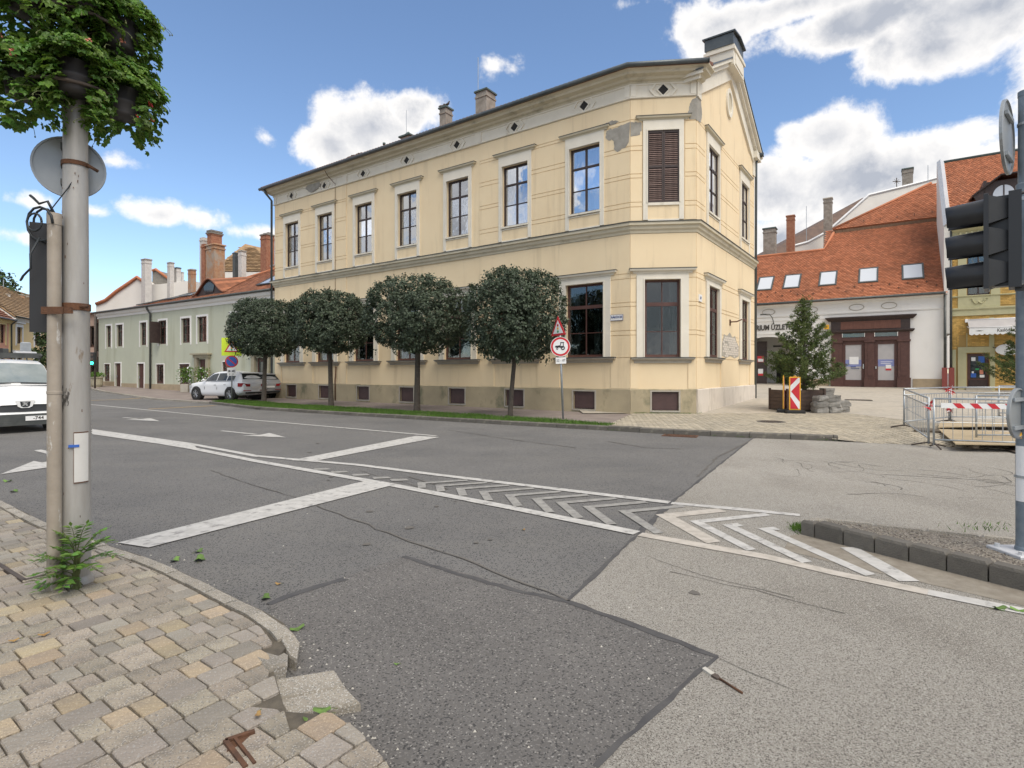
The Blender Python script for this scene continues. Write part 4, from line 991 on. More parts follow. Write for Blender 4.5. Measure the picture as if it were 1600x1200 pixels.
for i, c in enumerate(wc_):
    if i in (0, 6):
        lo0 = lower(LW, HL_, 2, [(1.93,.13),(.93,.03)], [(.02,.24,0,1),(.62,.78,0,.72)] if i == 6 else [(.05,.95,0,.6)]); o = lo0
    else: o = copy_tree(lo0)
    o.location = (c-LW/2, 0, LZ0)
    if i == 6:                             # things standing on the window board
        q = MB()
        for x, r_, h_ in ((.35,.05,.14),(.95,.06,.2),(1.12,.08,.12),(1.3,.05,.16)): q.lathe([(r_,.1),(r_*1.2,.1+h_*.5),(r_*.6,.1+h_)], 10, c=(x, .32))
        q.build('vase', m_clay, o)
def place(o, T, x, z): o.matrix_local = T @ Matrix.Translation((x, 0, z))
o = lower(cl_[1]-cl_[0], cl_[3]-cl_[2], 2, [(1.93,.14),(.93,.025)], [(.74,.96,0,1),(.5,.56,.3,1)]); place(o, TC, cl_[0], cl_[2])
gl = lower(gw[0][1]-gw[0][0]-.04, 2.72, 2, [(1.85,.13),(.9,.025)], [(.1,.45,0,1)], dep=.03); place(gl, TR, gw[0][0]+.02, 2.2); o = copy_tree(gl); place(o, TR, gw[1][0]+.02, 2.2)
m_glassg = glass_mat('gable_glass', (.6,.65,.7), .72, 1.0, .006)
gu = upper(gw[0][1]-gw[0][0], m_glassg, .02); place(gu, TR, gw[0][0], 7.75); o = copy_tree(gu); place(o, TR, gw[1][0], 7.75)
# shuttered corner window: two leaves of slats
W_, Hh = cu[1]-cu[0], cu[3]-cu[2]
b = MB()
for x0 in (0, W_/2+.004):
    x1 = x0+W_/2-.004; b.box(x0, x0+.05, -.04, .0, 0, Hh); b.box(x1-.05, x1, -.04, .0, 0, Hh)
    for z in (0, Hh/2-.04, Hh-.08): b.box(x0+.05, x1-.05, -.038, -.002, z, z+.08)
    b.box(x0+.05, x1-.05, -.004, -.001, .08, Hh-.08)
sh = b.build('shutter', m_brown, house); place(sh, TC, cu[0], cu[2])
sq = MB(); sq.add([(0,-.036,0),(W_/2-.104,-.036,0),(W_/2-.104,-.006,.045),(0,-.006,.045),(0,-.040,.006),(W_/2-.104,-.040,.006),(W_/2-.104,-.010,.051),(0,-.010,.051)], [(0,1,2,3),(4,7,6,5),(0,4,5,1),(3,2,6,7),(0,3,7,4),(1,5,6,2)])
sme = sq.mesh('slat', m_shut)
for x0 in (.05, W_/2+.054):
    for zz, n in ((.085, 17), (Hh/2+.045, 17)):
        for k in range(n): put('slat', sme, sh, (x0, 0, zz+k*.0685)).rotation_euler = (random.uniform(-.08, .08), 0, 0)
add_surround(sh, W_, Hh, .17, .36, .62, m_trim); b = MB(); b.box(0, W_, -.03, 0, -.66, -.10); b.build('apron_panel', m_cream, sh); b = MB(); b.box(0, W_, -.06, 0, -.68, -.6); b.box(0, W_, -.07, 0, -.1, -.0); b.build('sill', m_trim, sh); add_hood(sh, -.32, W_+.32, Hh+.36, m_corn, m_flash)
# gable: raking cornice, oval, crowning block
b = MB(); b.T = TR
def rake(b, o0, o1, y0, y1, x0=-.35, ext=.35):
    """a band following both rakes between heights o0 and o1 above the gable line"""
    s_ = (AP[1]-12.2)/AP[0]; L0 = (x0, 12.2+s_*x0); R0_ = (LR-x0, L0[1])
    b.slab([(L0[0],L0[1]+o0),(AP[0],AP[1]+o0),(AP[0],AP[1]+o1),(L0[0],L0[1]+o1)], y0, y1); b.slab([(AP[0],AP[1]+o0),(R0_[0],R0_[1]+o0),(R0_[0],R0_[1]+o1),(AP[0],AP[1]+o1)], y0, y1)
rake(b, -.62, -.02, -.09, .3, .15); rake(b, -.02, .16, -.22, .5, -.3); rake(b, .16, .30, -.34, .5, -.4)
b.box(LR-.42, LR-.02, -.08, .1, 11.2, 12.2); b.box(.0, .42, -.08, .1, 11.56, 12.2)
b.box(LR-.5, LR+.42, -.26, .6, 12.0, 12.32); b.build('gable_cornice', m_trim, house)
b = MB(); b.T = TR; rake(b, .302, .35, -.38, .55, -.44); b.build('gable_flashing', m_gutter, house)
b = MB(); b.T = TR; x0, x1 = AP[0]-.9, AP[0]+.8
b.box(x0, x1, -.40, .75, 14.25, 14.85); b.box(x0-.06, x1+.06, -.46, .8, 14.85, 14.97); b.box(x0+.02, x1-.02, -.42, .72, 14.97, 15.08); b.box(x0+.25, x1-.25, -.43, -.40, 14.35, 14.78)
o = b.build('gable_block', m_trim, house); b = MB(); b.T = TR; zc = 15.08; b.box(x0-.02, x0+.03, -.40, .77, zc, zc+.52); b.box(x0+.03, x1, -.38, .75, zc, zc+.5); b.plate([(x0-.08,-.48,zc+.53),(AP[0],-.48,zc+.68),(AP[0],.85,zc+.68),(x0-.08,.85,zc+.53)], .06); b.plate([(AP[0],-.48,zc+.68),(x1+.08,-.48,zc+.53),(x1+.08,.85,zc+.53),(AP[0],.85,zc+.68)], .06); b.build('block_cap', m_gutter, o)
b = MB(); b.T = TR
ov = [(AP[0]-.12+.46*math.cos(t), 13.02+.60*math.sin(t)) for t in [2*math.pi*k/28 for k in range(28)]]; oi = [(AP[0]-.12+.30*math.cos(t), 13.02+.43*math.sin(t)) for t in [2*math.pi*k/28 for k in range(28)]]
for k in range(28): k2 = (k+1) % 28; b.slab([ov[k], ov[k2], oi[k2], oi[k]], -.08, .0)
o = b.build('oval_niche', m_trim, house); b = MB(); b.T = TR; b.slab(oi, -.03, -.004); b.build('niche_plate', m_corn, o)
b = MB(); b.tube([(C3.x,C3.y-.1,12.35),(C3.x+.35,C3.y+.22,12.3)], .13, 8); b.tube([(C3.x+.25,C3.y+.1,12.3),(C3.x+.1,C3.y+.05,11.9),(C3.x+.06,C3.y+.06,0)], .06, 8); b.build('downpipe', m_gutter, house)
# chimneys, vents and rods on the roof
box_chimney(house, 14.2, 2.2, 13.2, 15.05, .66, .72, m_chim, m_copper); box_chimney(house, 11.65, 2.2, 13.2, 14.98, .42, .5, m_chim, m_copper)
o = box_chimney(house, 8.95, 2.2, 13.2, 14.2, .62, .5, m_chim, m_copper, over=.1); b = MB(); b.lathe([(.16,14.95),(.2,15.0),(.05,15.15)], 10, c=(9.9,5.2)); b.v = [(x-.95, y-3.0, z-.62) for x, y, z in b.v]; b.build('chimney_pot', m_copper, o)
b = MB(); b.tube([(13.9,2.0,15.0),(13.9,2.0,16.85)], .018, 5); b.build('lightning_rod', m_galv, house); b = MB(); b.tube([(8.8,2.2,14.2),(8.8,2.2,15.75)], .014, 5); b.build('lightning_rod', m_galv, house)
b = MB(); b.tube([(7.05,2.2,13.3),(7.05,2.2,14.3)], .055, 8); b.tube([(7.05,2.2,14.28),(7.05,2.2,14.40)], .08, 8); b.build('vent_pipe', m_copper, house)
# pigeons on the chimney and the ridge
def pigeon(x, y, z, a, i):
    pg = thing('pigeon', ['small dark pigeon at the left edge of the narrow grey chimney top','small dark pigeon in the middle of the narrow grey chimney top','small dark pigeon at the right edge of the narrow grey chimney top','first of three pigeons on the roof edge, lowest down','second of three pigeons on the roof edge','third of three pigeons on the roof edge, nearest the vent pipe'][i], 'bird', (0,0,0), 0, 'pigeons on the roof')
    w = house.matrix_basis @ Vector((x, y, z)); pg.location = w; pg.rotation_euler = (0, 0, a)
    q = MB(); q.smooth = True; rs = [.01,.05,.065,.055,.03,.035,.03,.008]; ps = [(-.17,0,.08),(-.09,0,.10),(0,0,.11),(.06,0,.14),(.085,0,.185),(.10,0,.215),(.115,0,.225),(.15,0,.215)]
    q.tube(ps, rs, 8); q.tube([(.0,.025,.07),(.01,.025,0)], .008, 4); q.tube([(.0,-.025,.07),(.01,-.025,0)], .008, 4); q.build('body', m_iron, pg)
for i, (dx, a) in enumerate(((-.2, .3), (0, 2), (.2, -.6))): pigeon(11.65+dx, 2.1, 15.08, a, i)
rl = house.matrix_basis
for i in range(3): pigeon(5.6+.42*i, 1.0, 13.42, .5*i, 3+i)
# plates on the walls
ns = thing('street_sign', 'small white street name plate with blue lettering beside the corner', 'sign', (0,0,0)); ns.matrix_world = house.matrix_basis @ Matrix.Translation((22.08, -.03, 3.63))
b = MB(); b.box(-.24, .24, -.03, 0, -.1, .1); b.build('plate', m_swht, ns); b = MB(); 
for q in ((-.248,-.24,-.108,.108),(.24,.248,-.108,.108)): b.box(q[0], q[1], -.034, 0, q[2], q[3])
b.box(-.24,.24,-.034,0,-.108,-.1); b.box(-.24,.24,-.034,0,.1,.108); b.build('rim', m_navy, ns); lettering('RÁKÓCZI', .10, m_navy, ns, (0, -.032, .012), bold=.003)
hn = thing('house_number', 'small white house number plate at the edge of the gable wall', 'sign', (0,0,0)); hn.matrix_world = house.matrix_basis @ TR @ Matrix.Translation((.38, -.03, 4.32)); b = MB(); b.box(-.17, .17, -.03, 0, -.13, .13); b.build('plate', m_swht, hn); lettering('69', .15, m_navy, hn, (0, -.032, 0), bold=.002)
br = MB(); br.T = TR; br.tube([(4.5,-.02,3.75),(4.5,-.3,3.75),(4.75,-.45,3.85)], .03, 6); br.box(4.42, 4.6, -.05, 0, 3.6, 3.85); br.build('lamp_bracket', m_rust, house)

# ---------------- mint green house on the left
GA, GB = (-34.4, 46.5), (-14.25, 33.62)
gd = Vector((GB[0]-GA[0], GB[1]-GA[1])).normalized(); gn = Vector((-gd.y, gd.x)); grot = math.atan2(gd.y, gd.x); LG = (Vector(GB)-Vector(GA)).length
mint = thing('mint_house', 'long mint green two-storey house with red tiled roof and eyebrow dormer', 'building', (GA[0], GA[1], 0), grot)
gh = lambda x: HL(0, GA[1]+gd.y*x)
uws = [(1.4,2.33),(3.23,4.33),(7.16,8.16),(9.99,11.11),(13.15,14.34),(15.25,16.46),(19.2,20.3)]; uz = (3.68, 5.4)
lws = [(1.05,2.1,.9,2.3,'w'),(3.0,4.0,.36,2.34,'d'),(6.76,7.77,.3,2.28,'d'),(9.62,10.74,.78,2.2,'w'),(12.89,14.26,.75,2.2,'w'),(15.42,16.5,.2,2.5,'e'),(18.3,19.3,.9,2.3,'w'),(22.0,23.2,.1,2.5,'e')]
b = MB(); wall_grid(b, LG, -.4, 6.3, [(a, c, *uz) for a, c in uws]+[(a, c, z0, z1) for a, c, z0, z1, _ in lws], .2); b.add([(0,0,-.4),(0,9,-.4),(0,9,6.3),(0,4.5,8),(0,0,6.3)], [(0,1,2,3,4)]); b.build('wall', m_mint, mint)
for a, c in uws:
    w = c-a; r = make_window(mint, w, uz[1]-uz[0], 2, [(1.2,.06),(.6,.03)], m_maroon, m_glassd, fw=.07, bar=.06, curtain=(m_curt2, [(.05,.95,0,.9)]), room=(m_dark,.5), reveal=.2); r.location = (a, 0, uz[0]); add_surround(r, w, uz[1]-uz[0], .14, .14, .14, m_wplas, proud=.025, lip=.0001)
m_poster = mat('poster_paper', (.55,.53,.55), .7, (.45,.32,.36), 2.5)
for a, c, z0, z1, k in lws:
    w, h_ = c-a, z1-z0
    if k == 'w':
        r = make_window(mint, w, h_, 1, [], m_maroon, m_glassd, fw=.13, room=(m_dark,.5), dep=.05, reveal=.2); q = MB(); q.box(.2, w-.16, .12, .13, .15, h_*.86); q.build('poster', m_poster, r); r.location = (a, 0, z0); add_surround(r, w, h_, .06, .06, .06, m_wplas, proud=.02, lip=.0001)
    else:
        b = MB(); b.box(0, w, .1, .16, 0, h_); b.box(.06, w/2-.04, .08, .1, .1, h_*.45); b.box(w/2+.04, w-.06, .08, .1, .1, h_*.45); b.box(.06, w/2-.04, .08, .1, h_*.5, h_-.1); b.box(w/2+.04, w-.06, .08, .1, h_*.5, h_-.1)
        r = b.build('door', m_maroon, mint, (a, 0, z0))
        q = MB(); q.box(.1, .14, .03, .09, h_*.42, h_*.52); q.build('handle', m_galv, r)
        if k == 'e':
            q = MB(); q.box(w*.5+.06, w-.1, .07, .082, h_*.1, h_*.72) if a < 20 else q.box(.2, w-.2, .07, .082, h_*.5, h_*.9); q.build('glazing', m_carglass if a > 20 else m_curt2, r)
            q = MB(); q.box(-.32, 0, -.16, .05, -.3, h_+.1); q.box(w, w+.32, -.16, .05, -.3, h_+.1); q.box(-.42, w+.42, -.2, .05, h_+.1, h_+.3); q.box(-.55, w+.55, -.34, .05, h_+.3, h_+.40); q.build('portal', m_stone, r)
        else: add_surround(r, w, h_, .1, .1, 0, m_wplas, proud=.02, lip=.0001)
b = MB(); b.sweep([(0,.2),(0,0),(LG,0)], [(0,6.05),(.05,6.05),(.08,6.2),(.2,6.28),(.28,6.42),(.28,6.5),(0,6.5)]); b.build('eaves_cornice', m_wplas, mint)
b = MB(); 
segs = [0]+[x for a, c, z0, z1, k in lws if k != 'w' for x in (a-.12, c+.12)]+[LG]
for i in range(0, len(segs), 2):
    if segs[i+1] > segs[i]: b.box(segs[i], segs[i+1], -.04, 0, -.4, .75+(.0 if segs[i] > 4 else .12))
b.build('plinth', m_mintp, mint)
b = MB(); b.tube([(-.3,-.36,6.52),(LG,-.36,6.55)], .08, 8); b.tube([(8.85,-.36,6.5),(8.85,-.3,6.3),(8.9,-.1,5.95),(8.9,-.1,.2)], .07, 8); b.build('gutter', m_flash, mint)
b = MB(); zr0, zr1 = 7.75, 9.75; rd = 4.6
O0, O1 = Vector((-.3,-.32,6.52)), Vector((LG,-.32,6.52)); RR0, RR1 = Vector((1.2,rd,zr0)), Vector((LG,rd,zr1))
b.plate([(LG,2*rd,6.5),(0,2*rd,6.5),RR0,RR1], .1)
def gslope(x, d):                          # point of the (slightly twisted) slope
    t = x/LG; zr = zr0+(zr1-zr0)*t; return Vector((x, -.32+(rd+.32)*d, 6.52+(zr-6.52)*d))
for k in range(24):
    xa, xb = -.3+(LG+.3)*k/24, -.3+(LG+.3)*(k+1)/24
    for j in range(2): b.poly3([gslope(xa, j/2)-Vector((0,0,.03)), gslope(xb, j/2)-Vector((0,0,.03)), gslope(xb, (j+1)/2)-Vector((0,0,.03)), gslope(xa, (j+1)/2)-Vector((0,0,.03))])
mroof = b.build('roof', m_tilem, mint)
b = MB()
Vs = (RR1-O1).normalized(); 
def gslope(x, d):                          # point of the (slightly twisted) slope
    t = x/LG; zr = zr0+(zr1-zr0)*t; return Vector((x, -.32+(rd+.32)*d, 6.52+(zr-6.52)*d))
tw, rows = .2, 26
for r in range(rows):
    d0, d1 = r/rows, (r+1.12)/rows; n = int(LG/tw)
    for c in range(n):
        x0 = c*tw+(r % 2)*.1; k = random.uniform(.018, .035)
        if x0 < .1+d0*1.2: continue
        p0, p1, p2, p3 = gslope(x0+.005, d0), gslope(x0+tw-.005, d0), gslope(x0+tw-.005, min(1, d1)), gslope(x0+.005, min(1, d1)); up_ = Vector((0, 0, k)); u2 = Vector((0, 0, .004))
        b.v += [tuple(q) for q in (p0+up_, p1+up_, p2+u2, p3+u2, p0, p1)]; n_ = len(b.v)-6; b.f += [[n_,n_+1,n_+2,n_+3],[n_,n_+4,n_+5,n_+1]]; b.m += [0,0]; b.sm += [False, False]
b.build('roof_tiles', m_tilem, mroof, fix=False, kind='stuff')
b = MB(); b.tube([RR0+Vector((0,0,.03)), RR1+Vector((0,0,.05))], .1, 6); b.build('ridge', m_tile, mroof)
b = MB(); b.plate([RR1+Vector((-6.5,-.6,-.42)), RR1+Vector((0,-1.1,-.1)), RR1+Vector((0,.3,.12)), RR1+Vector((-5.5,.3,-.35))], .06); b.build('ridge_sheet', m_sheet, mroof)
def skylight(parent, P, U, V, w, l, glass, name='skylight'):
    N_ = U.cross(V).normalized(); b = MB(); t = .07; f = .1
    for u0, u1, v0, v1 in ((0,f,0,l),(w-f,w,0,l),(f,w-f,0,f*1.4),(f,w-f,l-f*.8,l)):
        q = [P+U*a+V*c for a, c in ((u0,v0),(u1,v0),(u1,v1),(u0,v1))]; b.plate([p+N_*t for p in q], t)
    o = b.build(name, m_flash, parent); q = MB(); q.plate([P+U*a+V*c+N_*.045 for a, c in ((f,f),(w-f,f),(w-f,l-f),(f,l-f))], .01); q.build('pane', glass, o); return o
m_skyg = mat('skylight_glass', (.55,.58,.62), .12, spec=.8); m_skyd = mat('dark_skylight_glass', (.30,.34,.37), .06, spec=.9)
for x, d0, d1, w, g in ((21.2,.17,.46,1.5,m_skyg),(10.9,.28,.66,1.3,m_skyd),(8.7,.26,.62,1.2,m_skyd),(5.6,.25,.6,.9,m_skyd),(4.4,.25,.6,.9,m_skyd)):
    p = gslope(x, d0)+Vector((0,0,.07)); V = (gslope(x, d1)-gslope(x, d0)); skylight(mroof, p, Vector((1,0,.0)), V.normalized(), w, V.length, g)
# eyebrow dormer
b = MB(); n = 18; cx, wd = 15.9, 2.0; f0 = gslope(cx, .16); arc = []; back = []
for k in range(n+1):
    t = -1+2*k/n; zz = .5*(1+math.cos(math.pi*t)); p = gslope(cx+t*wd, .16); q = p+Vector((0,-.1,zz*1.05+.03)); arc.append(q); back.append(gslope(cx+t*wd*.9, min(.97, .2+.62*zz))+Vector((0,0,.05)))
for k in range(n): b.poly3([arc[k], arc[k+1], back[k+1], back[k]])
o = b.build('eyebrow_dormer', m_tilem, mroof); q = MB()
for k in range(n): q.poly3([arc[k]+Vector((0,.08,-.08)), arc[k+1]+Vector((0,.08,-.08)), gslope(cx+(-1+2*(k+1)/n)*wd, .16), gslope(cx+(-1+2*k/n)*wd, .16)])
q.build('dormer_face', m_brown, o); q = MB(); q.tube([a+Vector((0,-.02,.0)) for a in arc], .06, 6); q.build('dormer_edge', m_tileb, o)
q = MB(); pts = [p+Vector((0,.0,-.22)) for p in arc[6:13]]; q.poly3([tuple(p+Vector((0,.05,0))) for p in pts]+[tuple(gslope(cx+.5,.16)+Vector((0,-.05,.12))), tuple(gslope(cx-.5,.16)+Vector((0,-.05,.12)))]); q.build('pane', m_carglass, o)
# open casement hanging out and its brackets
b = MB(); b.box(10.2, 10.26, -.75, -.02, 3.75, 5.3); b.build('open_casement', m_brown, mint); b = MB()
for z in (3.9, 4.5, 5.1): b.tube([(9.0,-.12,z),(10.2,-.4,z)], .015, 4)
b.build('bracket', m_flash, mint)
# chimneys and houses behind, seen over the roof
def chim_px(name, label, u0, u1, v0, v1, Y, m, cap=m_chim, dy=.8, group='chimneys behind the mint house', rotz=grot, caph=.12, pots=0):
    a, c = at(u0, v1, Y), at(u1, v0, Y); w = (c.x-a.x)*.86; h_ = c.z-a.z; o = thing(name, label, 'chimney', ((a.x+c.x)/2, Y, a.z-2.5), rotz, group); b = MB(); b.box(-w/2, w/2, -dy*w/2, dy*w/2, 0, h_+2.5); b.box(-w*.55, w*.55, -dy*w*.55, dy*w*.55, h_+2.18, h_+2.28); b.build('shaft', m, o)
    q = MB(); q.cbox(-w*.58, w*.58, -dy*w*.58, dy*w*.58, h_+2.5, h_+2.5+caph, .04)
    for k in range(pots): x = (k-(pots-1)/2)*w*.55; q.box(x-w*.18, x+w*.18, -.15, .15, h_+2.5+caph, h_+2.62+caph)
    q.build('cap', cap, o); return o
bg = thing('white_gable_house', 'white plastered house end behind the mint roof with curved red verge', 'building', (0,0,0)); Yg = 54
prof = [(150,476),(165,470),(182,456),(200,444),(214,434),(229,444.5),(250,444),(275,441),(300,438),(300,520),(150,520)]
def slab_px(prof, Y, t, m, name, parent, slant=0.0):
    pts = [at(u, v, Y) for u, v in prof]; b = MB(); n = len(pts); s_ = slant
    b.add([tuple(p+Vector((0, (p.x-pts[0].x)*s_, 0))) for p in pts]+[tuple(p+Vector((0, t+(p.x-pts[0].x)*s_, 0))) for p in pts], [list(range(n)), [n+i for i in range(n)][::-1]]+[(i,n+i,n+(i+1) % n,(i+1) % n) for i in range(n)]); return b.build(name, m, parent)
slab_px(prof, Yg, 6, m_wwall, 'wall', bg); b = MB(); b.tube([at(u, v-1, Yg-.1) for u, v in prof[:6]], .16, 6); b.build('verge_tiles', m_tile, bg)
gh2 = thing('grey_gable', 'grey rubble gable with red verge between two pale chimneys', 'building', (0,0,0)); slab_px([(238,424),(243,421.5),(271,442),(271,470),(238,470)], 56, 4, m_grebr, 'wall', gh2); b = MB(); b.tube([at(u, v-1, 55.9) for u, v in ((238,424),(243,421.5),(271,442))], .13, 6); b.build('verge_tiles', m_tile, gh2)
chim_px('chimney', 'widest pale chimney rising beside the white gable', 222, 236, 407, 445, 53, m_chimw); chim_px('chimney', 'slim pale chimney right of the grey gable', 262, 271.5, 412, 444, 54, m_chimw); chim_px('chimney', 'short pale chimney with rounded cap beside the slim one', 272.5, 282, 420, 442, 54.5, m_chimw, m_copper); chim_px('chimney', 'smallest stub chimney peeping behind the short pale one', 283, 287, 427, 444, 56, m_chimw)
chim_px('chimney', 'short orange brick chimney on the mint roof left of the brick stack', 294.5, 305.5, 423, 445, 46, m_orbr)
o = chim_px('brick_stack', 'tall broken brick and plaster stack with three steps and a red chimney on top', 322.5, 350.5, 385, 445, 47, m_orbr, m_orbr, .7, 'brick chimneys behind the mint house')
def child_box(o, Yc, u0, u1, v0, v1, m, name, dy=.8):
    a, c = at(u0, v1, Yc), at(u1, v0, Yc); w = (c.x-a.x)*.86; b = MB(); cx = ((a.x+c.x)/2-o.location.x); b.box(cx-w/2, cx+w/2, -dy*.5, dy*.5, a.z-o.location.z, c.z-o.location.z); b.box(cx-w*.56, cx+w*.56, -dy*.55, dy*.55, c.z-o.location.z-.3, c.z-o.location.z-.18); return b.build(name, m, o)
child_box(o, 47, 304, 315.5, 369, 450, m_chimw, 'plastered_flue'); child_box(o, 47, 314, 323, 381, 450, m_redbr, 'brick_flue', 1.1); child_box(o, 47, 327.5, 341.5, 363, 392, m_redbr, 'top_flue', .9); child_box(o, 47, 326.5, 342.5, 361, 363.5, m_grebr, 'cap', 1)
chim_px('chimney', 'red brick chimney touching the eaves end of the cream house', 409, 427, 369, 400, 44, m_redbr, m_grebr, .9, 'brick chimneys behind the mint house', pots=2)
chim_px('chimney', 'small white chimney in front of the tan roof', 373, 384, 394, 408, 45, m_chimw); chim_px('chimney', 'dark metal flue box in front of the tan roof', 364, 372, 397, 408, 45.5, m_flash, m_flash)
tr_ = thing('tan_roof_house', 'house with pale tan tiled hip roof far behind the mint house', 'building', (0,0,0)); b = MB(); Yt = 56
A0, A1, A2, A3 = at(345,402,Yt), at(386,380,Yt+3), at(415,389,Yt+3), at(420,430,Yt); A4 = at(345,440,Yt); A3 = at(420,440,Yt)
b.poly3([A4, A3, at(420,425,Yt), at(345,425,Yt)]); b.build('wall', m_wwall, tr_); b = MB(); E0, E1 = at(328,424,Yt), at(436,424,Yt); R0_, R1_ = at(383,381,Yt+4), at(413,388,Yt+4)
b.plate([E0, E1, R1_, R0_], .15); b.plate([E0+Vector((0,9,0)), E0, R0_], .15); tro = b.build('roof', m_tilet, tr_)
b = MB(); U_ = (E1-E0); w_ = U_.length; U_.normalize(); V_ = ((R0_+R1_)/2-(E0+E1)/2); l_ = V_.length; V_.normalize(); roof_tiles(b, E0, U_, V_, w_, l_, .45, .3, .06, keep=lambda x, y: y/l_*(R0_-E0).dot(U_)+.45 < x < w_-y/l_*((E1-R1_).dot(U_))-.3); b.build('roof_tiles', m_tilet, tro, fix=False, kind='stuff')

# ---------------- white house with the big red roof, right
RA, RB_ = (17.76, 40.8), (26.95, 34.6)
rdv = Vector((RB_[0]-RA[0], RB_[1]-RA[1])).normalized(); rrot = math.atan2(rdv.y, rdv.x); rnv = Vector((-rdv.y, rdv.x)); LRD = 11.09
red = thing('red_roof_house', 'white shop house under a tall red tiled roof with a row of skylights', 'building', (RA[0], RA[1], 0), rrot)
def rgr(x): return .125+HR(10, RA[1]+rdv.y*x)
X0 = -7.0
b = MB(); b.T = Matrix.Translation((X0, 0, 0)); ops = [(6.0, 9.6, -.2, 4.22), (4.85-X0, 9.2-X0, -.2, 5.2)]
wall_grid(b, LRD-X0, -.4, 6.35, ops, .35)
b.T = None
arc_o = [(-1.0,3.45)]+[(.8-1.8*math.cos(math.pi*k/16), 3.45+.72*math.sin(math.pi*k/16)) for k in range(1, 16)]+[(2.6,3.45)]
half = len(arc_o)//2
b.slab([(-1.0,4.22)]+arc_o[:half+1]+[(.8,4.22)], .004, .34); b.slab([(.8,4.22)]+arc_o[half:]+[(2.6,4.22)], .004, .34)
b.add([(X0,0,-.4),(X0,9,-.4),(X0,9,6.3),(X0,0,6.3)], [(0,1,2,3)])
b.build('wall', m_wplas, red)
b = MB(); b.box(-1.3,-1.0,.35,3.5,0,4.4); b.box(2.6,2.9,.35,3.5,0,4.4); b.box(-1.3,2.9,.35,3.5,4.3,4.5); b.box(-1.3,.9,3.3,3.5,0,4.4); b.box(2.1,2.9,3.3,3.5,0,4.4); b.box(.9,2.1,3.3,3.5,3.0,4.4)
pas = b.build('passage', m_wplas, red); b = MB(); b.box(.9,2.1,3.4,3.45,.5,3.0); b.build('inner_door', m_dark, pas); b = MB(); b.box(.7,2.3,3.18,3.3,3.55,3.68); b.build('inner_hood', m_flash, pas)
lettering('DELÁT', .32, m_ink, pas, (1.5, 3.28, 3.25), sx=.8)
b = MB(); b.T = Matrix.Translation((-.95, .4, .62)) @ Matrix.Rotation(rad(28), 4, 'Z')
b.box(0, 1.75, 0, .07, 0, 3.3); b.box(.12,.8,-.03,0,.3,1.3); b.box(.95,1.63,-.03,0,.3,1.3); b.box(.12,.8,-.03,0,1.5,2.4); b.box(.95,1.63,-.03,0,1.5,2.4); b.box(.12,1.63,-.02,0,2.6,3.15)
gd_ = b.build('gate_leaf', m_brown, red); q = MB(); q.T = b.T; q.box(1.05,1.5,-.045,-.032,1.75,2.2); q.build('sticker', m_sred, gd_); q = MB(); q.T = b.T; q.box(1.08,1.47,-.05,-.046,1.78,2.0); q.build('sticker', m_swht, gd_); q = MB(); q.T = b.T; q.box(1.1,1.45,-.045,-.032,.75,1.25); q.build('sticker', m_swht, gd_); q = MB(); q.T = b.T; q.box(1.1,1.45,-.05,-.046,.75,.9); q.build('sticker', m_sred, gd_)
b = MB(); b.sweep([(X0,0),(LRD,0)], [(0,5.55),(.04,5.55),(.06,5.62),(0,5.62)]); b.sweep([(X0,0),(LRD,0)], [(0,5.30),(.03,5.30),(.03,5.34),(0,5.34)]) if False else None; b.sweep([(X0,0),(4.6,0)], [(0,5.28),(.03,5.28),(.03,5.33),(0,5.33)]); b.sweep([(X0,0),(4.6,0)], [(0,4.36),(.03,4.36),(.03,4.41),(0,4.41)]); b.sweep([(X0,0),(LRD,0)], [(0,6.3),(.1,6.3),(.2,6.42),(.3,6.46),(.3,6.52),(0,6.52)]); b.build('moulding', m_wplas, red)
for x, m in ((.9, m_wplas), (6.3, m_wplas), (8.1, m_wplas), (-1.5, m_wplas), (3.6, m_wplas)):
    b = MB(); pts = [(x+.42*math.cos(t), -.02, 5.95+.2*math.sin(t)) for t in [2*math.pi*k/20 for k in range(21)]]; b.tube(pts, .022, 5); b.build('oval_moulding', m_sillst, red)
lettering('ATRIUM ÜZLETHÁZ', .52, m_ink, red, (1.28, -.03, 4.82), depth=.012, bold=.014, name='shop_lettering', sx=.74)
b = MB(); b.tube([(1.25,0,5.1),(1.2,-.3,5.5),(1.05,-.55,5.75),(.75,-.6,5.76)], .03, 6); b.box(.45,.85,-.68,-.52,5.7,5.78); b.build('arm_lamp', m_flash, red)
b = MB(); b.box(-1.2,3.0,-.7,0,.3,.74); b.box(4.6,9.5,-.45,0,.2,.64); b.box(-1.2,3.0,-1.1,-.7,.3,.62); b.build('step', m_sillst, red)
b = MB(); b.box(2.9, 4.7, -.04, 0, .3, 1.15); b.box(9.35, LRD, -.04, 0, .2, 1.2); b.build('plinth', m_mintp, red)
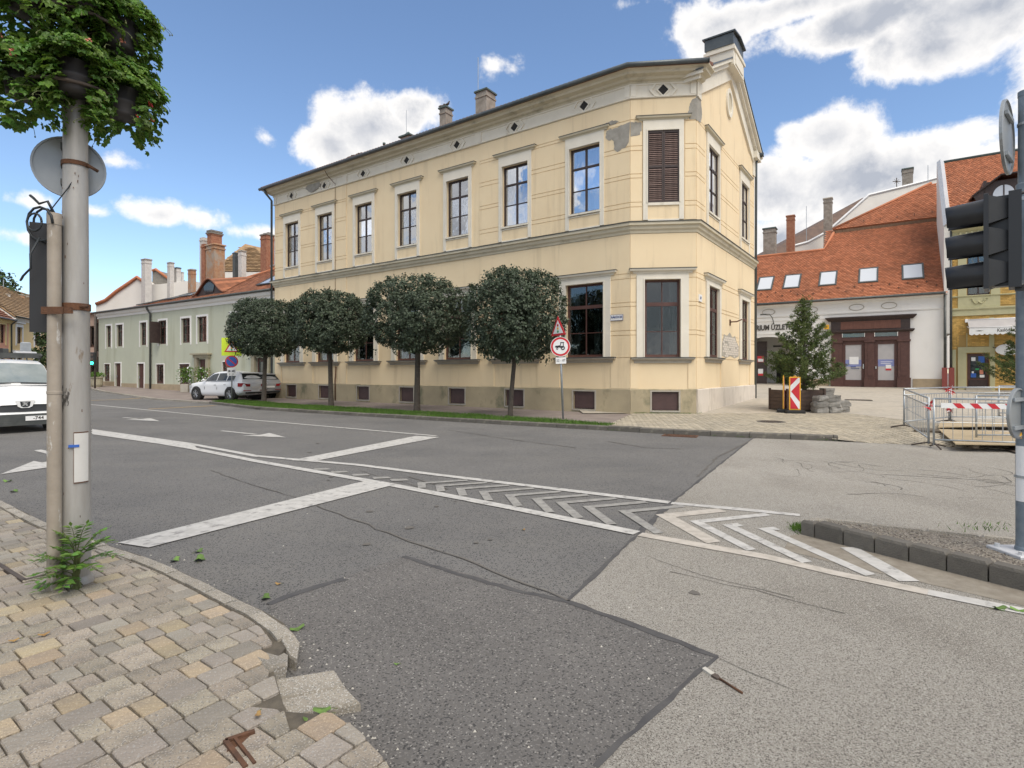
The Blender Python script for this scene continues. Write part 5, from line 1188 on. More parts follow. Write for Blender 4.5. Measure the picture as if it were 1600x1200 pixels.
# wooden shopfront
sf = put('shopfront', None, red); x0, x1 = 4.85, 9.2; zb = .6
b = MB()
for a, c in ((x0,x0+.62),(6.78,7.30),(x1-.62,x1)):
    b.box(a, c, -.16, .1, zb, 4.35); b.box(a-.05, c+.05, -.22, .1, zb, 1.2); b.box(a-.06, c+.06, -.24, .1, 1.2, 1.27); b.box(a-.05, c+.05, -.22, .1, 3.6, 3.72); b.box(a+.15, c-.15, -.18, -.16, 1.4, 3.5)
b.box(x0, x1, -.14, .1, 3.72, 3.9); b.build('pilaster', m_maroon, sf)
b = MB(); b.box(x0-.02, x1+.02, -.16, .1, 4.35, 5.1); b.sweep([(x0-.05,.02),(x0-.05,-.1),(x1+.05,-.1),(x1+.05,.02)], [(0,4.22),(.1,4.22),(.2,4.33),(.2,4.40),(0,4.42)]); b.sweep([(x0-.05,.02),(x0-.05,-.1),(x1+.05,-.1),(x1+.05,.02)], [(0,5.05),(.12,5.05),(.26,5.2),(.30,5.24),(.30,5.3),(0,5.34)]); b.build('entablature', m_brown, sf)
m_fasc = mat('worn_fascia_wood', (.17,.075,.055), .8, (.12,.055,.04), 4, bump=.3, bscale=30, stretch=(8,1,.6))
b = MB(); 
for k in range(9): b.box(5.4+k*.37, 5.765+k*.37, -.185-.002*(k % 2), -.16, 4.47, 5.0)
b.build('fascia_boards', m_fasc, sf)
for dx, (a, c) in enumerate(((5.47,6.78),(7.30,8.58))):
    b = MB(); w = c-a; b.box(a, a+.2, -.02, .06, zb, 3.72); b.box(c-.2, c, -.02, .06, zb, 3.72); b.box(a+.2, c-.2, -.02, .06, 3.45, 3.72); b.box(a+.2, c-.2, -.02, .06, zb, 1.0); b.box(a+.2, c-.2, -.015, .055, 1.0, 1.1); b.box(a, c, -.02, .06, 3.9, 3.96); b.box(a, c, -.02, .06, 4.3, 4.35)
    d_ = b.build('door', m_maroon, sf); q = MB(); q.box(a+.2, c-.2, .02, .03, 1.1, 3.45); q.build('frosted_pane', mat('frosted_film', (.46,.44,.44), .35, (.40,.39,.39), 1.5), d_)
    q = MB(); q.box(a+.2, c-.2, .012, .018, 2.0, 2.45); q.build('blue_band', mat('blue_film', (.22,.25,.48), .4), d_); q = MB(); q.box(a+.03, c-.03, .02, .03, 3.96, 4.3); q.build('fanlight', m_glassd, d_)
    q = MB(); q.box(a+.03, c-.03, .05, .06, 3.96, 4.3); q.build('fanlight_back', m_curt2, d_)
    q = MB(); 
    if dx == 0: q.box(a+.42, a+.95, .0, .010, 2.15, 2.65)
    else: q.box(a+.62, a+.92, .0, .010, 1.78, 2.1)
    q.build('notice', m_swht, d_); q = MB()
    if dx == 0: q.box(a+.5, a+.8, .0, .011, 1.95, 2.0); q.box(a+.5, a+1.0, .0, .011, 1.85, 1.88); q.build('small_print', m_navy, d_)
    else: q.box(a+.62, a+.92, -.001, .011, 1.74, 1.86); q.build('red_print', m_sred, d_)
    q = MB()
    if dx == 1:
        for k in range(2): q.box(a+.35, c-.3-.1*k, .008, .011, 2.28-.11*k, 2.31-.11*k)
        q.build('small_print', m_swht, d_)
    q = MB(); q.box(c-.12, c-.06, -.06, -.02, 1.85, 2.15) if dx == 0 else q.box(a+.06, a+.12, -.06, -.02, 1.85, 2.0); q.build('handle', m_chrome, d_)
    q = MB(); 
    for k in range(5): q.box(a+.22+k*.17, a+.22+k*.17+random.uniform(.06, .16), -.003, .02+.0, .82, .98)
    q.build('peeling_paint', m_wplas, d_)
b = MB(); b.box(4.42, 4.72, -.25, -.1, 4.55, 4.85); b.build('sign_box', m_sora, red); b = MB(); b.lathe([(.09,4.05),(.12,4.2),(.05,4.3)], 10, c=(4.4,-.2)); b.tube([(4.4,-.2,4.3),(4.4,0,4.4)], .02, 5); b.build('wall_lamp', m_galv, red)
# roof in two steps
b = MB(); dd, zz = 4.82, 10.9; pitch = (zz-6.5)/(dd+.3)
E = lambda x, d: Vector((x, d, 6.5+(d+.3)*pitch))
D2 = 7.1
b.plate([E(X0,-.3), E(4.0,-.3), E(4.0,dd), E(X0,dd)], .1); b.plate([E(4.0,-.3), E(LRD,-.3), E(LRD,D2), E(4.6,D2), E(4.0,dd)], .1)
b.poly3([E(X0,dd), E(4.0,dd), (4.0,dd+4,8), (X0,dd+4,8)]); b.poly3([E(4.0,dd), E(4.6,D2), (4.6,D2+1,10), (4.0,dd+1,9)]); rr = b.build('roof', m_tile, red)
V = (E(0,1)-E(0,0)).normalized(); U = Vector((1,0,0)); lS = (E(0,dd)-E(0,-.3)).length; lS2 = (E(0,D2)-E(0,-.3)).length
b = MB(); roof_tiles(b, E(-2.5,-.3), U, V, LRD+2.5, lS2, .2, .165, .028, keep=lambda x, y: x < 13.5-.1 and (y < lS if x-2.5 < 4.0 else y < lS2)); b.build('roof_tiles', m_tile, rr, fix=False, kind='stuff')
# upper roof with its own eave
u0, u1, ut = Vector((4.45,D2-.45,E(0,D2).z-.05)), Vector((LRD,D2-.45,E(0,D2).z-.05)), Vector((LRD,9.9,16.1)); 
b = MB(); b.plate([u0, u1, ut, ut-Vector((.3,0,0))], .1); b.plate([u0+Vector((.0,3,0)), u0, ut-Vector((.3,0,0))], .1); b.build('upper_roof', m_tile, rr)
U2 = Vector((1,0,0)); V2 = (ut-u1).normalized(); l2 = (ut-u1).length; b = MB(); roof_tiles(b, u0, U2, V2, u1.x-u0.x, l2, .2, .165, .028, keep=lambda x, y: x > y/l2*(ut.x-.3-u0.x)+.1); b.build('roof_tiles', m_tile, rr, fix=False, kind='stuff')
b = MB(); b.box(u0.x, LRD, u0.y-.02, u0.y+.06, u0.z-.42, u0.z-.1); 
for k in range(14): x = u0.x+.2+k*.48; b.box(x, x+.07, u0.y-.06, u0.y-.02, u0.z-.4, u0.z-.1)
b.build('wooden_fascia', mat('fascia_wood', (.20,.125,.075), .85, (.15,.09,.055), 5), rr)
b = MB(); b.tube([u0+Vector((0,0,.05)), ut+Vector((-.3,0,.08))], .11, 6); b.tube([E(X0,dd)+Vector((0,0,.06)), E(4.0,dd)+Vector((0,0,.06)), E(4.5,D2-.4)+Vector((0,0,.06))], .11, 6); b.build('ridge_tiles', m_tile, rr)
b = MB(); b.tube([(X0,-.38,6.5),(LRD-.1,-.38,6.52)], .085, 8); b.build('gutter', m_flash, red)
for s_, w in ((-.05,1.1),(1.75,1.12),(4.05,1.12),(6.45,1.15),(8.9,1.2)): skylight(rr, E(s_-.1,1.02)+Vector((0,0,.02)), U, V, w, 1.85, m_skyg)
gs = MB(); gs.tube([(0,0,.02),(0,-.05,.2)], .014, 4); gs.tube([(-.09,-.03,.12),(.09,-.03,.12)], .012, 4); gme = gs.mesh('snow_guard', m_iron)
for r_, d_, n_, o_ in ((0,.25,12,.0),(1,.62,12,.5)):
    for k in range(n_): put('snow_guard', gme, rr, tuple(E(-.2+k*.98+o_*.98, d_)))
for k in range(6): put('snow_guard', gme, rr, tuple(u0+Vector((1.0+k*1.05,0,0))+V2*(.45)))
# what stands behind it
bh = thing('dark_roof_church', 'big old dark brown hip roof behind the red roof', 'building', (0,0,0)); Yb = 58
a0, a1, a2 = at(1176,408,Yb), at(1348,309,Yb+8), at(1500,300,Yb+8); b = MB(); lo = at(1176,440,Yb)
b.plate([a0, Vector((a2.x+6,Yb,a0.z)), a2, a1], .2); b.plate([a0+Vector((0,16,0)), a0, a1], .2); o = b.build('roof', m_tiled, bh); b = MB(); b.box(a0.x+.6, a2.x, Yb+.6, Yb+15, 2, a0.z); b.build('wall', m_wwall, bh)
fw = thing('pale_firewall', 'pale plastered stepped firewall rising between red and dark roofs', 'wall', (0,0,0))
o = slab_px([(1236,386),(1262,379),(1290,364),(1318,340),(1357,305.5),(1421,290),(1470,277),(1480,277),(1480,420),(1236,420)], 48, .5, m_wwall, 'wall', fw); b = MB(); b.tube([at(u, v-.5, 48) for u, v in [(1236,386),(1262,379),(1290,364),(1318,340),(1357,305.5),(1421,290),(1470,277)]], .12, 5); b.build('coping', m_sheet, fw)
RG = 'chimneys behind the red roof'
chim_px('chimney', 'squat brown chimney next to the cream house gable', 1193, 1213, 359, 394, 47.5, m_chim, m_copper, .8, RG, rrot); chim_px('chimney', 'slender red brick chimney on the dark roof slope', 1229, 1242, 339, 390, 47, m_redbr, m_redbr, .8, RG, rrot)
chim_px('chimney', 'tall grey brick chimney where the roof steps up', 1287, 1300.5, 312, 354, 46.5, m_chim, m_sillst, .9, RG, rrot); chim_px('chimney', 'mottled chimney with green cap beside the iron cross', 1410, 1426, 266, 300, 48.6, m_chim, m_copper, .9, RG, rrot)
cr = thing('roof_cross', 'small ornate iron cross on the pale firewall top', 'cross', tuple(at(1401,296,48.2))); b = MB(); b.tube([(0,0,0),(0,0,1.0)], .035, 5); b.tube([(-.33,0,.68),(.33,0,.68)], .035, 5); b.tube([(-.2,0,.5),(0,0,.68),(.2,0,.86)], .015, 4); b.tube([(.2,0,.5),(0,0,.68),(-.2,0,.86)], .015, 4); b.lathe([(.09,.02),(.11,.1),(.04,.2)], 8); b.build('cross', m_iron, cr)
for (u, v0, v1, Y), lb in zip(((1260,322,354,52),(1450,258,285,44.5)), ('thin lightning rod over the dark brown roof', 'thin lightning rod above the red roof peak')):
    p = at(u, v1, Y); o = thing('lightning_rod', lb, 'rod', tuple(p-Vector((0,0,1.5)))); b = MB(); b.tube([(0,0,0),(0,0,at(u, v0, Y).z-p.z+1.5)], .025, 5); b.build('rod', m_galv, o)

# ---------------- yellow brick house at the right edge
YA = Vector((27.15, 34.55)); yd = Vector((rdv.x, rdv.y)).normalized(); yrot = math.atan2(yd.y, yd.x)
yel = thing('yellow_brick_house', 'yellow glazed brick house with sage green stone trim and awning', 'building', (YA.x, YA.y, 0), yrot); yel.scale = (.78, 1, 1)
LY = 13; zg = .55
dops = [(1.0,2.3,.4,2.75),(1.0,2.35,6.3,9.0)]; b = MB(); wall_grid(b, LY, -.3, 10.2, dops, .2); b.build('wall', m_ymort, yel)
b = MB()
def brick_panel(x0, x1, z0, z1):
    r = 0; z = z0
    while z < z1-.07:
        x = x0-(r % 2)*.13
        while x < x1:
            a, c = max(x, x0), min(x+.25, x1)
            if c-a > .05: k = random.uniform(0, .006); b.add([(a,-.02-k,z),(c,-.02-k,z),(c,-.02-k,z+.075),(a,-.02-k,z+.075),(a,0,z),(c,0,z),(c,0,z+.075),(a,0,z+.075)], [(0,1,2,3),(3,2,6,7),(0,4,5,1),(0,3,7,4),(1,2,6,5)])
            x += .265
        z += .09; r += 1
for q in ((.05,.42,5.4,10.0),(.35,.5,3.2,5.0),(.05,.9,3.9,5.05),(.9,LY*.45,4.85,5.05),(2.6,5,3.3,4.85),(1.0,2.3,3.2,3.95),(2.65,5,.6,3.3),(2.95,5,5.65,10.0),(.05,.35,3.0,3.9)): brick_panel(*q)
b.build('bricks', m_ybr, yel, fix=False, kind='stuff')
b = MB(); b.box(0,.3,-.06,0,-.2,3.0); b.box(.42,.95,-.08,0,-.2,3.15); b.box(2.35,2.65,-.08,0,-.2,3.15); b.box(.42,2.65,-.10,0,2.8,3.15); b.box(.95,1.0,-.05,.05,3.15,4.0); b.box(2.3,2.6,-.06,0,3.15,4.9)
b.box(0,LY,-.10,0,5.06,5.4); b.sweep([(0,0),(LY,0)], [(0,5.4),(.14,5.4),(.18,5.46),(.18,5.52),(0,5.55)]); b.box(.42,2.95,-.06,0,5.55,6.25); b.box(.42,.95,-.07,0,6.25,9.6); b.box(2.4,2.95,-.07,0,6.25,9.6); b.box(.95,2.4,-.07,0,9.0,9.6); b.sweep([(0,0),(LY,0)], [(0,6.2),(.08,6.2),(.12,6.26),(0,6.3)]); b.box(0,LY,-.12,0,9.95,10.15)
b.sweep([(0,0),(LY,0)], [(0,10.15),(.12,10.15),(.3,10.3),(.4,10.4),(.4,10.46),(0,10.46)]); b.build('stone_trim', m_sage, yel)
for k in range(8): q = MB(); q.box(.5+k*.35, .62+k*.35, -.28, -.12, 10.0, 10.14); q.build('dentil', m_sage, yel)
b = MB()
for s_ in (-1, 1):
    b.tube([(1.68+s_*.02*k**1.0*1.6, -.09, 5.78+.012*(k-5)**2*.5) for k in range(0, 13)], [.05-.002*k for k in range(13)], 6)
    b.tube([(1.68+s_*(.45+.1*math.cos(t)), -.09, 6.02+.08*math.sin(t)) for t in [k*.5 for k in range(10)]], .02, 5)
b.build('garland', m_sage, yel)
w = make_window(yel, 1.35, 2.7, 2, [(1.9,.08),(.9,.03)], m_brown, m_glassd, fw=.08, bar=.08, curtain=(m_curt2, [(.05,.4,0,1),(.55,.95,0,1)]), room=(m_dark,.5)); w.location = (1.0, 0, 6.3)
b = MB(); b.box(1.0,2.3,.06,.12,.4,2.75); d_ = b.build('door', m_maroon, yel); q = MB(); q.box(1.2,2.1,.04,.055,1.25,2.6); q.build('pane', m_carglass, d_)
for i, (x, z, ww, hh, m) in enumerate(((1.25,2.3,.25,.22,m_swht),(1.68,2.2,.36,.38,m_sblu),(1.5,1.75,.22,.1,m_sgrn),(1.22,1.3,.32,.25,m_sblu),(1.76,1.3,.28,.16,m_swht),(1.75,1.5,.22,.26,m_petals),(1.28,1.55,.12,.12,m_swht))): q = MB(); q.box(x, x+ww, .03+.001*i, .038, z, z+hh); q.build('notice', m, d_)
q = MB(); q.box(1.1,2.2,.03,.06,.75,1.15); q.build('door_panel', m_brown, d_); b = MB(); b.box(.9,2.4,-.3,0,.3,.68); b.build('step', m_sillst, yel)
# awning with scalloped valance
aw = put('awning', None, yel); b = MB(); b.plate([(1.0,-1.0,4.25),(5.2,-1.0,4.25),(5.2,-.05,4.78),(1.0,-.05,4.78)], .02); b.build('canopy', m_awn, aw); b = MB()
sc_ = [(1.0,3.88)]; 
n = 14
for k in range(n):
    xa, xb = 1.0+4.2*k/n, 1.0+4.2*(k+1)/n
    sc_ += [(xa+(xb-xa)*t, 3.88-.07*math.sin(math.pi*t)) for t in (.25,.5,.75,1)]
b.slab(sc_+[(5.2,4.24),(1.0,4.24)], -1.012, -1.0); b.build('valance', m_swht, aw); b = MB(); b.tube([(.95,-1.0,4.26),(5.25,-1.0,4.26)], .035, 6); b.tube([(.95,-.05,4.8),(5.25,-.05,4.8)], .05, 6); b.tube([(.98,-.05,4.4),(.98,-1.0,4.26)], .025, 5); b.box(.85,1.0,-.2,.0,4.65,4.85); b.build('awning_frame', m_swht, aw)
lettering('Kaslóder – Tea', .27, m_ink, aw, (3.45, -1.014, 4.06), depth=.003, bold=.004); q = MB(); q.slab([(1.35,4.06),(1.6,4.03),(1.85,4.06),(1.6,4.09)], -1.016, -1.012); q.build('emblem', m_ink, aw)
sg = thing('oval_sign', 'white oval shop sign under the awning of the yellow brick house', 'sign', (0,0,0)); sg.matrix_world = yel.matrix_basis @ Matrix.Translation((3.35, -.28, 2.95)); b = MB(); pts = [(.72*math.cos(t), .33*math.sin(t)) for t in [2*math.pi*k/28 for k in range(28)]]; b.slab(pts, -.07, .07); b.build('sign_body', m_swht, sg); b = MB(); b.tube([(-.6,.0,.1),(-.9,.25,.15)], .025, 5); b.build('bracket', m_iron, sg); lettering('Sonnentor', .15, m_ink, sg, (.08, -.072, -.12)); b = MB(); b.slab([(.0,.04),(.2,.02),(.28,.16),(.12,.1),(.05,.18)], -.075, -.07); b.build('emblem', m_awn, sg)
# roof, dormer, party wall
b = MB(); ye = lambda x, d: Vector((x, d, 10.45+(d+.35)*.95)); yD = 5.9
b.plate([ye(.0,-.35), ye(LY,-.35), ye(LY,yD), ye(.0,yD)], .1); yr = b.build('roof', m_tile, yel); b = MB(); V3 = (ye(0,1)-ye(0,0)).normalized(); roof_tiles(b, ye(.1,-.35), Vector((1,0,0)), V3, 6.2, (ye(0,yD)-ye(0,-.35)).length, .2, .165, .026); b.build('roof_tiles', m_tile, yr, fix=False, kind='stuff')
b = MB(); b.tube([(.1,-.42,10.46),(LY,-.42,10.5)], .09, 8); b.build('gutter', m_gutter, yel); b = MB(); b.tube([ye(0,yD)+Vector((0,0,.04)), ye(LY,yD)+Vector((0,0,.04))], .11, 6); b.build('ridge_tiles', m_copper, yr)
b = MB(); b.box(2.15,5.4,.25,.35,10.9,13.1); b.box(2.0,2.2,.2,2.8,11.6,13.2); dm = b.build('dormer', m_brown, yr); b = MB(); b.plate([(1.3,.1,12.4),(3.0,-.15,13.4),(3.0,3.2,13.6),(1.3,2.4,12.6)], .08); b.plate([(3.0,-.15,13.4),(5.6,-.15,13.4),(5.6,3.2,13.6),(3.0,3.2,13.6)], .08); b.poly3([(1.35,.2,12.38),(2.15,.2,11.2),(2.15,.2,12.9)]); b.build('dormer_roof', m_brown, dm)
q = MB(); aw_ = [(2.55,11.9)]+[(3.2-.65*math.cos(math.pi*k/12), 12.2+.6*math.sin(math.pi*k/12)) for k in range(13)]+[(3.85,11.9)]; q.slab(aw_, .2, .245); q.build('arched_pane', m_skyg, dm); q = MB(); q.box(3.16,3.24,.18,.2,11.9,12.8); q.build('glazing_bar', m_brown, dm)
pw = thing('party_wall', 'narrow pale firewall strip between the red and yellow brick houses', 'wall', (YA.x, YA.y, 0), yrot); b = MB()
P = [(-.25, 4), (-.25, 10.6), (5.6, 16.35), (6.2, 16.35), (6.2, 4)]
b.add([(-.36, y, z) for y, z in P]+[(.02, y, z) for y, z in P], [[0,1,2,3,4],[9,8,7,6,5]]+[(i,5+i,5+(i+1) % 5,(i+1) % 5) for i in range(5)]); b.build('wall', m_wwall, pw); b = MB(); b.tube([(-.2,-.27,10.65),(-.2,5.6,16.42)], .2, 4); b.build('coping', m_sheet, pw)
b = MB(); b.tube([(-.32,-.33,6.4),(-.32,-.33,1.9)], .07, 8); b.tube([(-.02,-.22,10.3),(-.02,-.22,1.9)], .07, 8); b.build('downpipe', m_flash, pw); b = MB(); b.box(-.47,-.2,-.42,-.25,.4,1.9); b.box(-.14,.14,-.34,-.15,.4,1.9); b.build('pipe_guard', mat('red_guard', (.24,.055,.045), .6), pw)

# ---------------- houses at the far end of the street, left
LA = Vector((-44.6, 46.0)); ldv = Vector((-.366, .93)).normalized(); lrot = math.atan2(ldv.y, ldv.x)
def row_house(name, label, x0, x1, ze, zr, m, mroof_, wins, trim, lows):
    o = thing(name, label, 'building', (LA.x+ldv.x*x0, LA.y+ldv.y*x0, 0), lrot, None); w = x1-x0; b = MB()
    wall_grid(b, w, 0, ze, [(a, c, z0, z1) for a, c, z0, z1 in wins+lows], .2); b.add([(0,0,0),(0,9,0),(0,9,ze),(0,4.5,zr),(0,0,ze)], [(0,1,2,3,4)]); b.add([(w,0,0),(w,9,0),(w,9,ze),(w,4.5,zr),(w,0,ze)], [(0,1,2,3,4)]); b.build('wall', m, o)
    for a, c, z0, z1 in wins+lows:
        r = make_window(o, c-a, z1-z0, 2, [((z1-z0)*.66,.06)], m_maroon, m_glassd, fw=.08, bar=.06, room=(m_dark,.4), reveal=.2); r.location = (a, 0, z0); add_surround(r, c-a, z1-z0, .22, .3, .2, trim, proud=.05, lip=.0001); q = MB(); q.box(-.35, c-a+.35, -.2, 0, z1-z0+.35, z1-z0+.5); q.build('hood', trim, r)
    b = MB(); b.sweep([(0,0),(w,0)], [(0,ze-.35),(.1,ze-.35),(.25,ze-.1),(.35,ze),(0,ze)]); b.box(0,w,-.06,0,3.5,3.75)
    for x in ([0.0]+[(wins[i][1]+wins[i+1][0])/2-.15 for i in range(len(wins)-1)]+[w-.3]) if m is m_pink else []: b.box(x, x+.3, -.05, 0, 3.75, ze-.35)
    b.build('trim', trim, o); b = MB(); b.plate([(-.2,-.45,ze),(w,-.45,ze),(w,4.5,zr),(-.2,4.5,zr)], .1); b.plate([(w,9.4,ze),(-.2,9.4,ze),(-.2,4.5,zr),(w,4.5,zr)], .1); r = b.build('roof', mroof_, o)
    b = MB(); Vv = Vector((0,4.95,zr-ze)); l = Vv.length; Vv.normalize(); roof_tiles(b, (-.2,-.45,ze), Vector((1,0,0)), Vv, w+.2, l, .4, .35, .05); b.build('roof_tiles', mroof_, r, fix=False, kind='stuff'); b = MB(); b.tube([(0,-.5,ze),(w,-.5,ze)], .08, 6); b.tube([(w,-.5,ze),(w,-.1,ze-.4),(w,-.1,0)], .07, 6); b.build('gutter', m_flash, o)
    b = MB(); b.tube([(w,-.4,ze+.1),(w,4.5,zr+.1)], .1, 5); b.build('verge', m_wwall, r); return o
row_house('pink_house', 'pink house with yellow trim at the far left behind the van', -6, 7.0, 6.5, 10.6, m_pink, m_tileb, [(-4.6+6,-3.5+6,4.3,6.0),(-1.8+6,-.7+6,4.3,6.0),(8.2,9.3,4.3,6.0),(10.9,12.0,4.3,6.0)], m_ytrim, [(1.4,2.6,1.6,3.2),(4.2,5.4,1.6,3.2),(8.2,9.4,1.6,3.2),(10.9,12,1.6,3.2)])
row_house('ochre_house', 'ochre yellow house with tan roof beyond the pink one', 7.05, 24, 6.9, 10.9, m_ochre, m_tilet, [(1.2,2.4,4.4,6.0),(5.2,6.4,4.4,6.0),(9.2,10.4,4.4,6.0),(13.2,14.4,4.4,6.0)], m_wplas, [(1.2,2.4,1.7,3.2),(5.2,6.4,1.7,3.2),(9.2,10.4,1.7,3.2)])
LGp = 'chimneys on the far left roofs'
chim_px('chimney', 'lowest pale chimney stub at the far left roof ridge', 8, 15, 461, 470, 58, m_chimw, m_chim, .9, LGp); chim_px('chimney', 'orange brick chimney on the ochre house roof', 29.5, 37, 462, 474, 62, m_orbr, m_chim, .9, LGp); chim_px('chimney', 'double brown chimney right of the orange brick one', 37.5, 46, 465, 476, 64, m_redbr, m_chim, .9, LGp, pots=2)
p = at(5.5, 470, 60); o = thing('lightning_rod', 'tall thin mast behind the pink house roof', 'rod', tuple(p)); b = MB(); b.tube([(0,0,-2),(0,0,at(5.5,437,60).z-p.z)], .04, 5); b.build('rod', m_galv, o)
dk = thing('dusky_pink_house', 'narrow dusky pink house front at the far end of the mint house', 'building', (-40.2, 48.6, 0), math.atan2(-2.1, 5.8)); b = MB(); wall_grid(b, 6.0, -.3, 6.6, [(4.9,5.6,3.7,5.5),(4.9,5.6,1.0,2.6),(2.0,2.9,3.7,5.5)], .2); b.add([(0,0,0),(0,8,0),(0,8,6.6),(0,0,6.6)], [(0,1,2,3)]); b.build('wall', m_dusky, dk); b = MB(); b.plate([(-.2,-.3,6.6),(6.1,-.3,6.6),(6.1,4.5,6.9),(-.2,4.5,6.9)], .12); b.build('roof', m_tileb, dk)
for x, z, h_ in ((4.9,3.7,1.8),(4.9,1.0,1.6),(2.0,3.7,1.8)): r = make_window(dk, .8, h_, 1, [], m_maroon, m_glassd, room=(m_dark,.4), reveal=.2); r.location = (x, 0, z)
b = MB(); b.tube([(6.0,-.3,6.6),(6.0,-.1,6.2),(6.0,-.1,0)], .06, 6); b.build('downpipe', m_flash, dk)

# ================================================================ TREES AND PLANTS
def leaf2(b, p, d, n, l, w):                # a folded four-cornered leaf
    s = d.cross(n); s = s.normalized() if s.length > 1e-4 else Vector((1,0,0)); k = len(b.v); m = p+d*l*.45-n*l*.06
    b.v += [tuple(p), tuple(m+s*w*.5+n*w*.12), tuple(p+d*l-n*l*.18), tuple(m-s*w*.5+n*w*.12)]; b.f += [[k, k+1, k+2], [k, k+2, k+3]]; b.m += [b.mat]*2; b.sm += [False]*2
def rvec(): 
    while True:
        v = Vector((random.uniform(-1,1), random.uniform(-1,1), random.uniform(-1,1)))
        if .05 < v.length < 1: return v.normalized()
def ball_crown(rx, zt, zb, seed, clumps=2100):
    random.seed(seed); b = MB(); mid = zb+(zt-zb)*.5
    for k in range(clumps):
        v = rvec(); lump = 1+.11*noise.noise(v*2.1+Vector((seed,0,0)))+.06*noise.noise(v*5+Vector((0,seed,0)))
        h_ = (zt-mid) if v.z > 0 else (mid-zb)
        r_ = random.choice((1,1,1,.95,.9,.8,.62,.45))
        e = .85 if v.z > 0 else .8
        flat = Vector((v.x, v.y, 0)); fl = flat.length
        rad_ = fl**.84/(fl+1e-6) if fl > 1e-5 else 0
        c = Vector((flat.x*rad_*rx, flat.y*rad_*rx, mid+h_*math.copysign(abs(v.z)**e, v.z)))*1.0
        c = Vector((c.x*lump*r_, c.y*lump*r_, mid+(c.z-mid)*lump*r_))
        out = Vector((v.x, v.y, v.z*.8+.15)).normalized(); cs = random.uniform(.08, .16)
        for j in range(random.randint(11, 17)):
            o = rvec()*cs*random.random()**.5; p = c+o*Vector((1,1,.7)).length/1.5
            d = (out*.5+rvec()*.8+Vector((0,0,-.45))).normalized(); n = (out+rvec()*.5+Vector((0,0,.55))).normalized()
            leaf2(b, p, d, n, random.uniform(.07, .105), random.uniform(.055, .085))
    for k in range(38):                     # loose sprays on the outline, most along the lower rim and the top
        a = random.uniform(0, 6.28); top = random.random() < .35
        if top: v = Vector((math.cos(a)*random.random()*.8, math.sin(a)*random.random()*.8, 1)); c = Vector((v.x*rx*.8, v.y*rx*.8, zt-.1-.5*(v.x**2+v.y**2)))
        else: c = Vector((math.cos(a)*rx*random.uniform(.45, .98), math.sin(a)*rx*random.uniform(.45, .98), zb+random.uniform(-.05, .45)))
        for j in range(random.randint(5, 9)): q = c+Vector((random.gauss(0,.05), random.gauss(0,.05), (.03 if top else -.035)*j)); leaf2(b, q, (rvec()+Vector((0,0,-.7))).normalized(), (rvec()+Vector((0,0,.8))).normalized(), random.uniform(.08,.12), random.uniform(.055,.08))
    return b
def ball_tree(loc, label, rx, zt, zb, seed, lean=(0,0), tr=.10, rot=0):
    o = thing('ball_maple', label, 'tree', loc, rot, 'clipped ball trees along the facade')
    me = ball_crown(rx, zt, zb, seed).mesh('crown', m_leaf, fix=False); put('crown', me, o, (lean[0], lean[1], 0))
    b = MB(); b.tube([(0,0,-.1),(.01,.0,.05),(lean[0]*.3,lean[1]*.3,(zb)*.4),(lean[0]*.8,lean[1]*.8,zb*.9),(lean[0],lean[1],zb+.35)], [tr*1.45,tr*1.12,tr*.95,tr*.86,tr*.8], 9)
    random.seed(seed+5)
    for k in range(9):
        a = k*2.4+random.random(); L_ = random.uniform(.6, 1.0); z0 = zb+random.uniform(-.05, .35); b.tube([(lean[0],lean[1],z0),(lean[0]+math.cos(a)*L_*.45,lean[1]+math.sin(a)*L_*.45,z0+.35),(lean[0]+math.cos(a)*L_*rx*.7,lean[1]+math.sin(a)*L_*rx*.7,z0+1.0)], [tr*.5,tr*.33,tr*.12], 6)
    b.build('trunk', m_bark, o)
TS = [((-.07,19.4),1.74,5.15,2.12,'dark clipped ball tree nearest the corner, beside the tractor sign',(.18,0),.085),
      ((-3.77,22.1),2.0,5.32,2.5,'dark clipped ball tree with widest crown, second from the tractor sign',(.05,0),.12),
      ((-8.15,25.15),1.72,5.22,2.55,'dark clipped ball tree, third along from the tractor sign',(-.05,0),.11),
      ((-12.6,28.35),1.74,5.3,2.52,'dark clipped ball tree beside the yellow-green warning sign',(.1,0),.11)]
for i, ((x, y), rx, zt, zb, lb, ln, tr) in enumerate(TS): ball_tree((x, y, .12), lb, rx, zt-.12, zb-.12, 21+i*3, ln, tr)
# conifer in the wooden planter
def conifer(h, r0, seed, gaps=1.0, n=62):
    random.seed(seed); b = MB(); t = MB(); t.tube([(0,0,0),(.02,0,h*.5),(.0,.02,h*.97)], [.07,.045,.012], 7)
    for k in range(n):
        z = h*(.06+.93*(k/n)**.95); a = k*2.399+random.uniform(-.4,.4); rr_ = r0*(1-z/h)**1.02*(random.uniform(.5,1.12))+.10
        if z > h*.5: rr_ *= random.choice((1,1,.55,.8))
        e = Vector((math.cos(a)*rr_, math.sin(a)*rr_, z+rr_*random.uniform(.25,.6))); s0 = Vector((0,0,z-.05))
        mid = s0.lerp(e, .5)+Vector((0,0,-.06)); t.tube([s0, mid, e], [.016,.011,.005], 4)
        m_ = max(4, int(rr_*17*gaps))
        for j in range(m_):
            q = (s0.lerp(mid, random.random()) if random.random() < .25 else mid.lerp(e, random.uniform(0,1.08)))+rvec()*random.uniform(.02,.14)
            for i in range(13):
                d = (rvec()+Vector((math.cos(a)*.4, math.sin(a)*.4, .75))).normalized(); leaf2(b, q+rvec()*random.uniform(0,.085), d, rvec(), random.uniform(.06,.12), random.uniform(.018,.034))
    return b, t
PLX, PLY = 10.75, 20.9; pz = zpl(PLX, PLY)
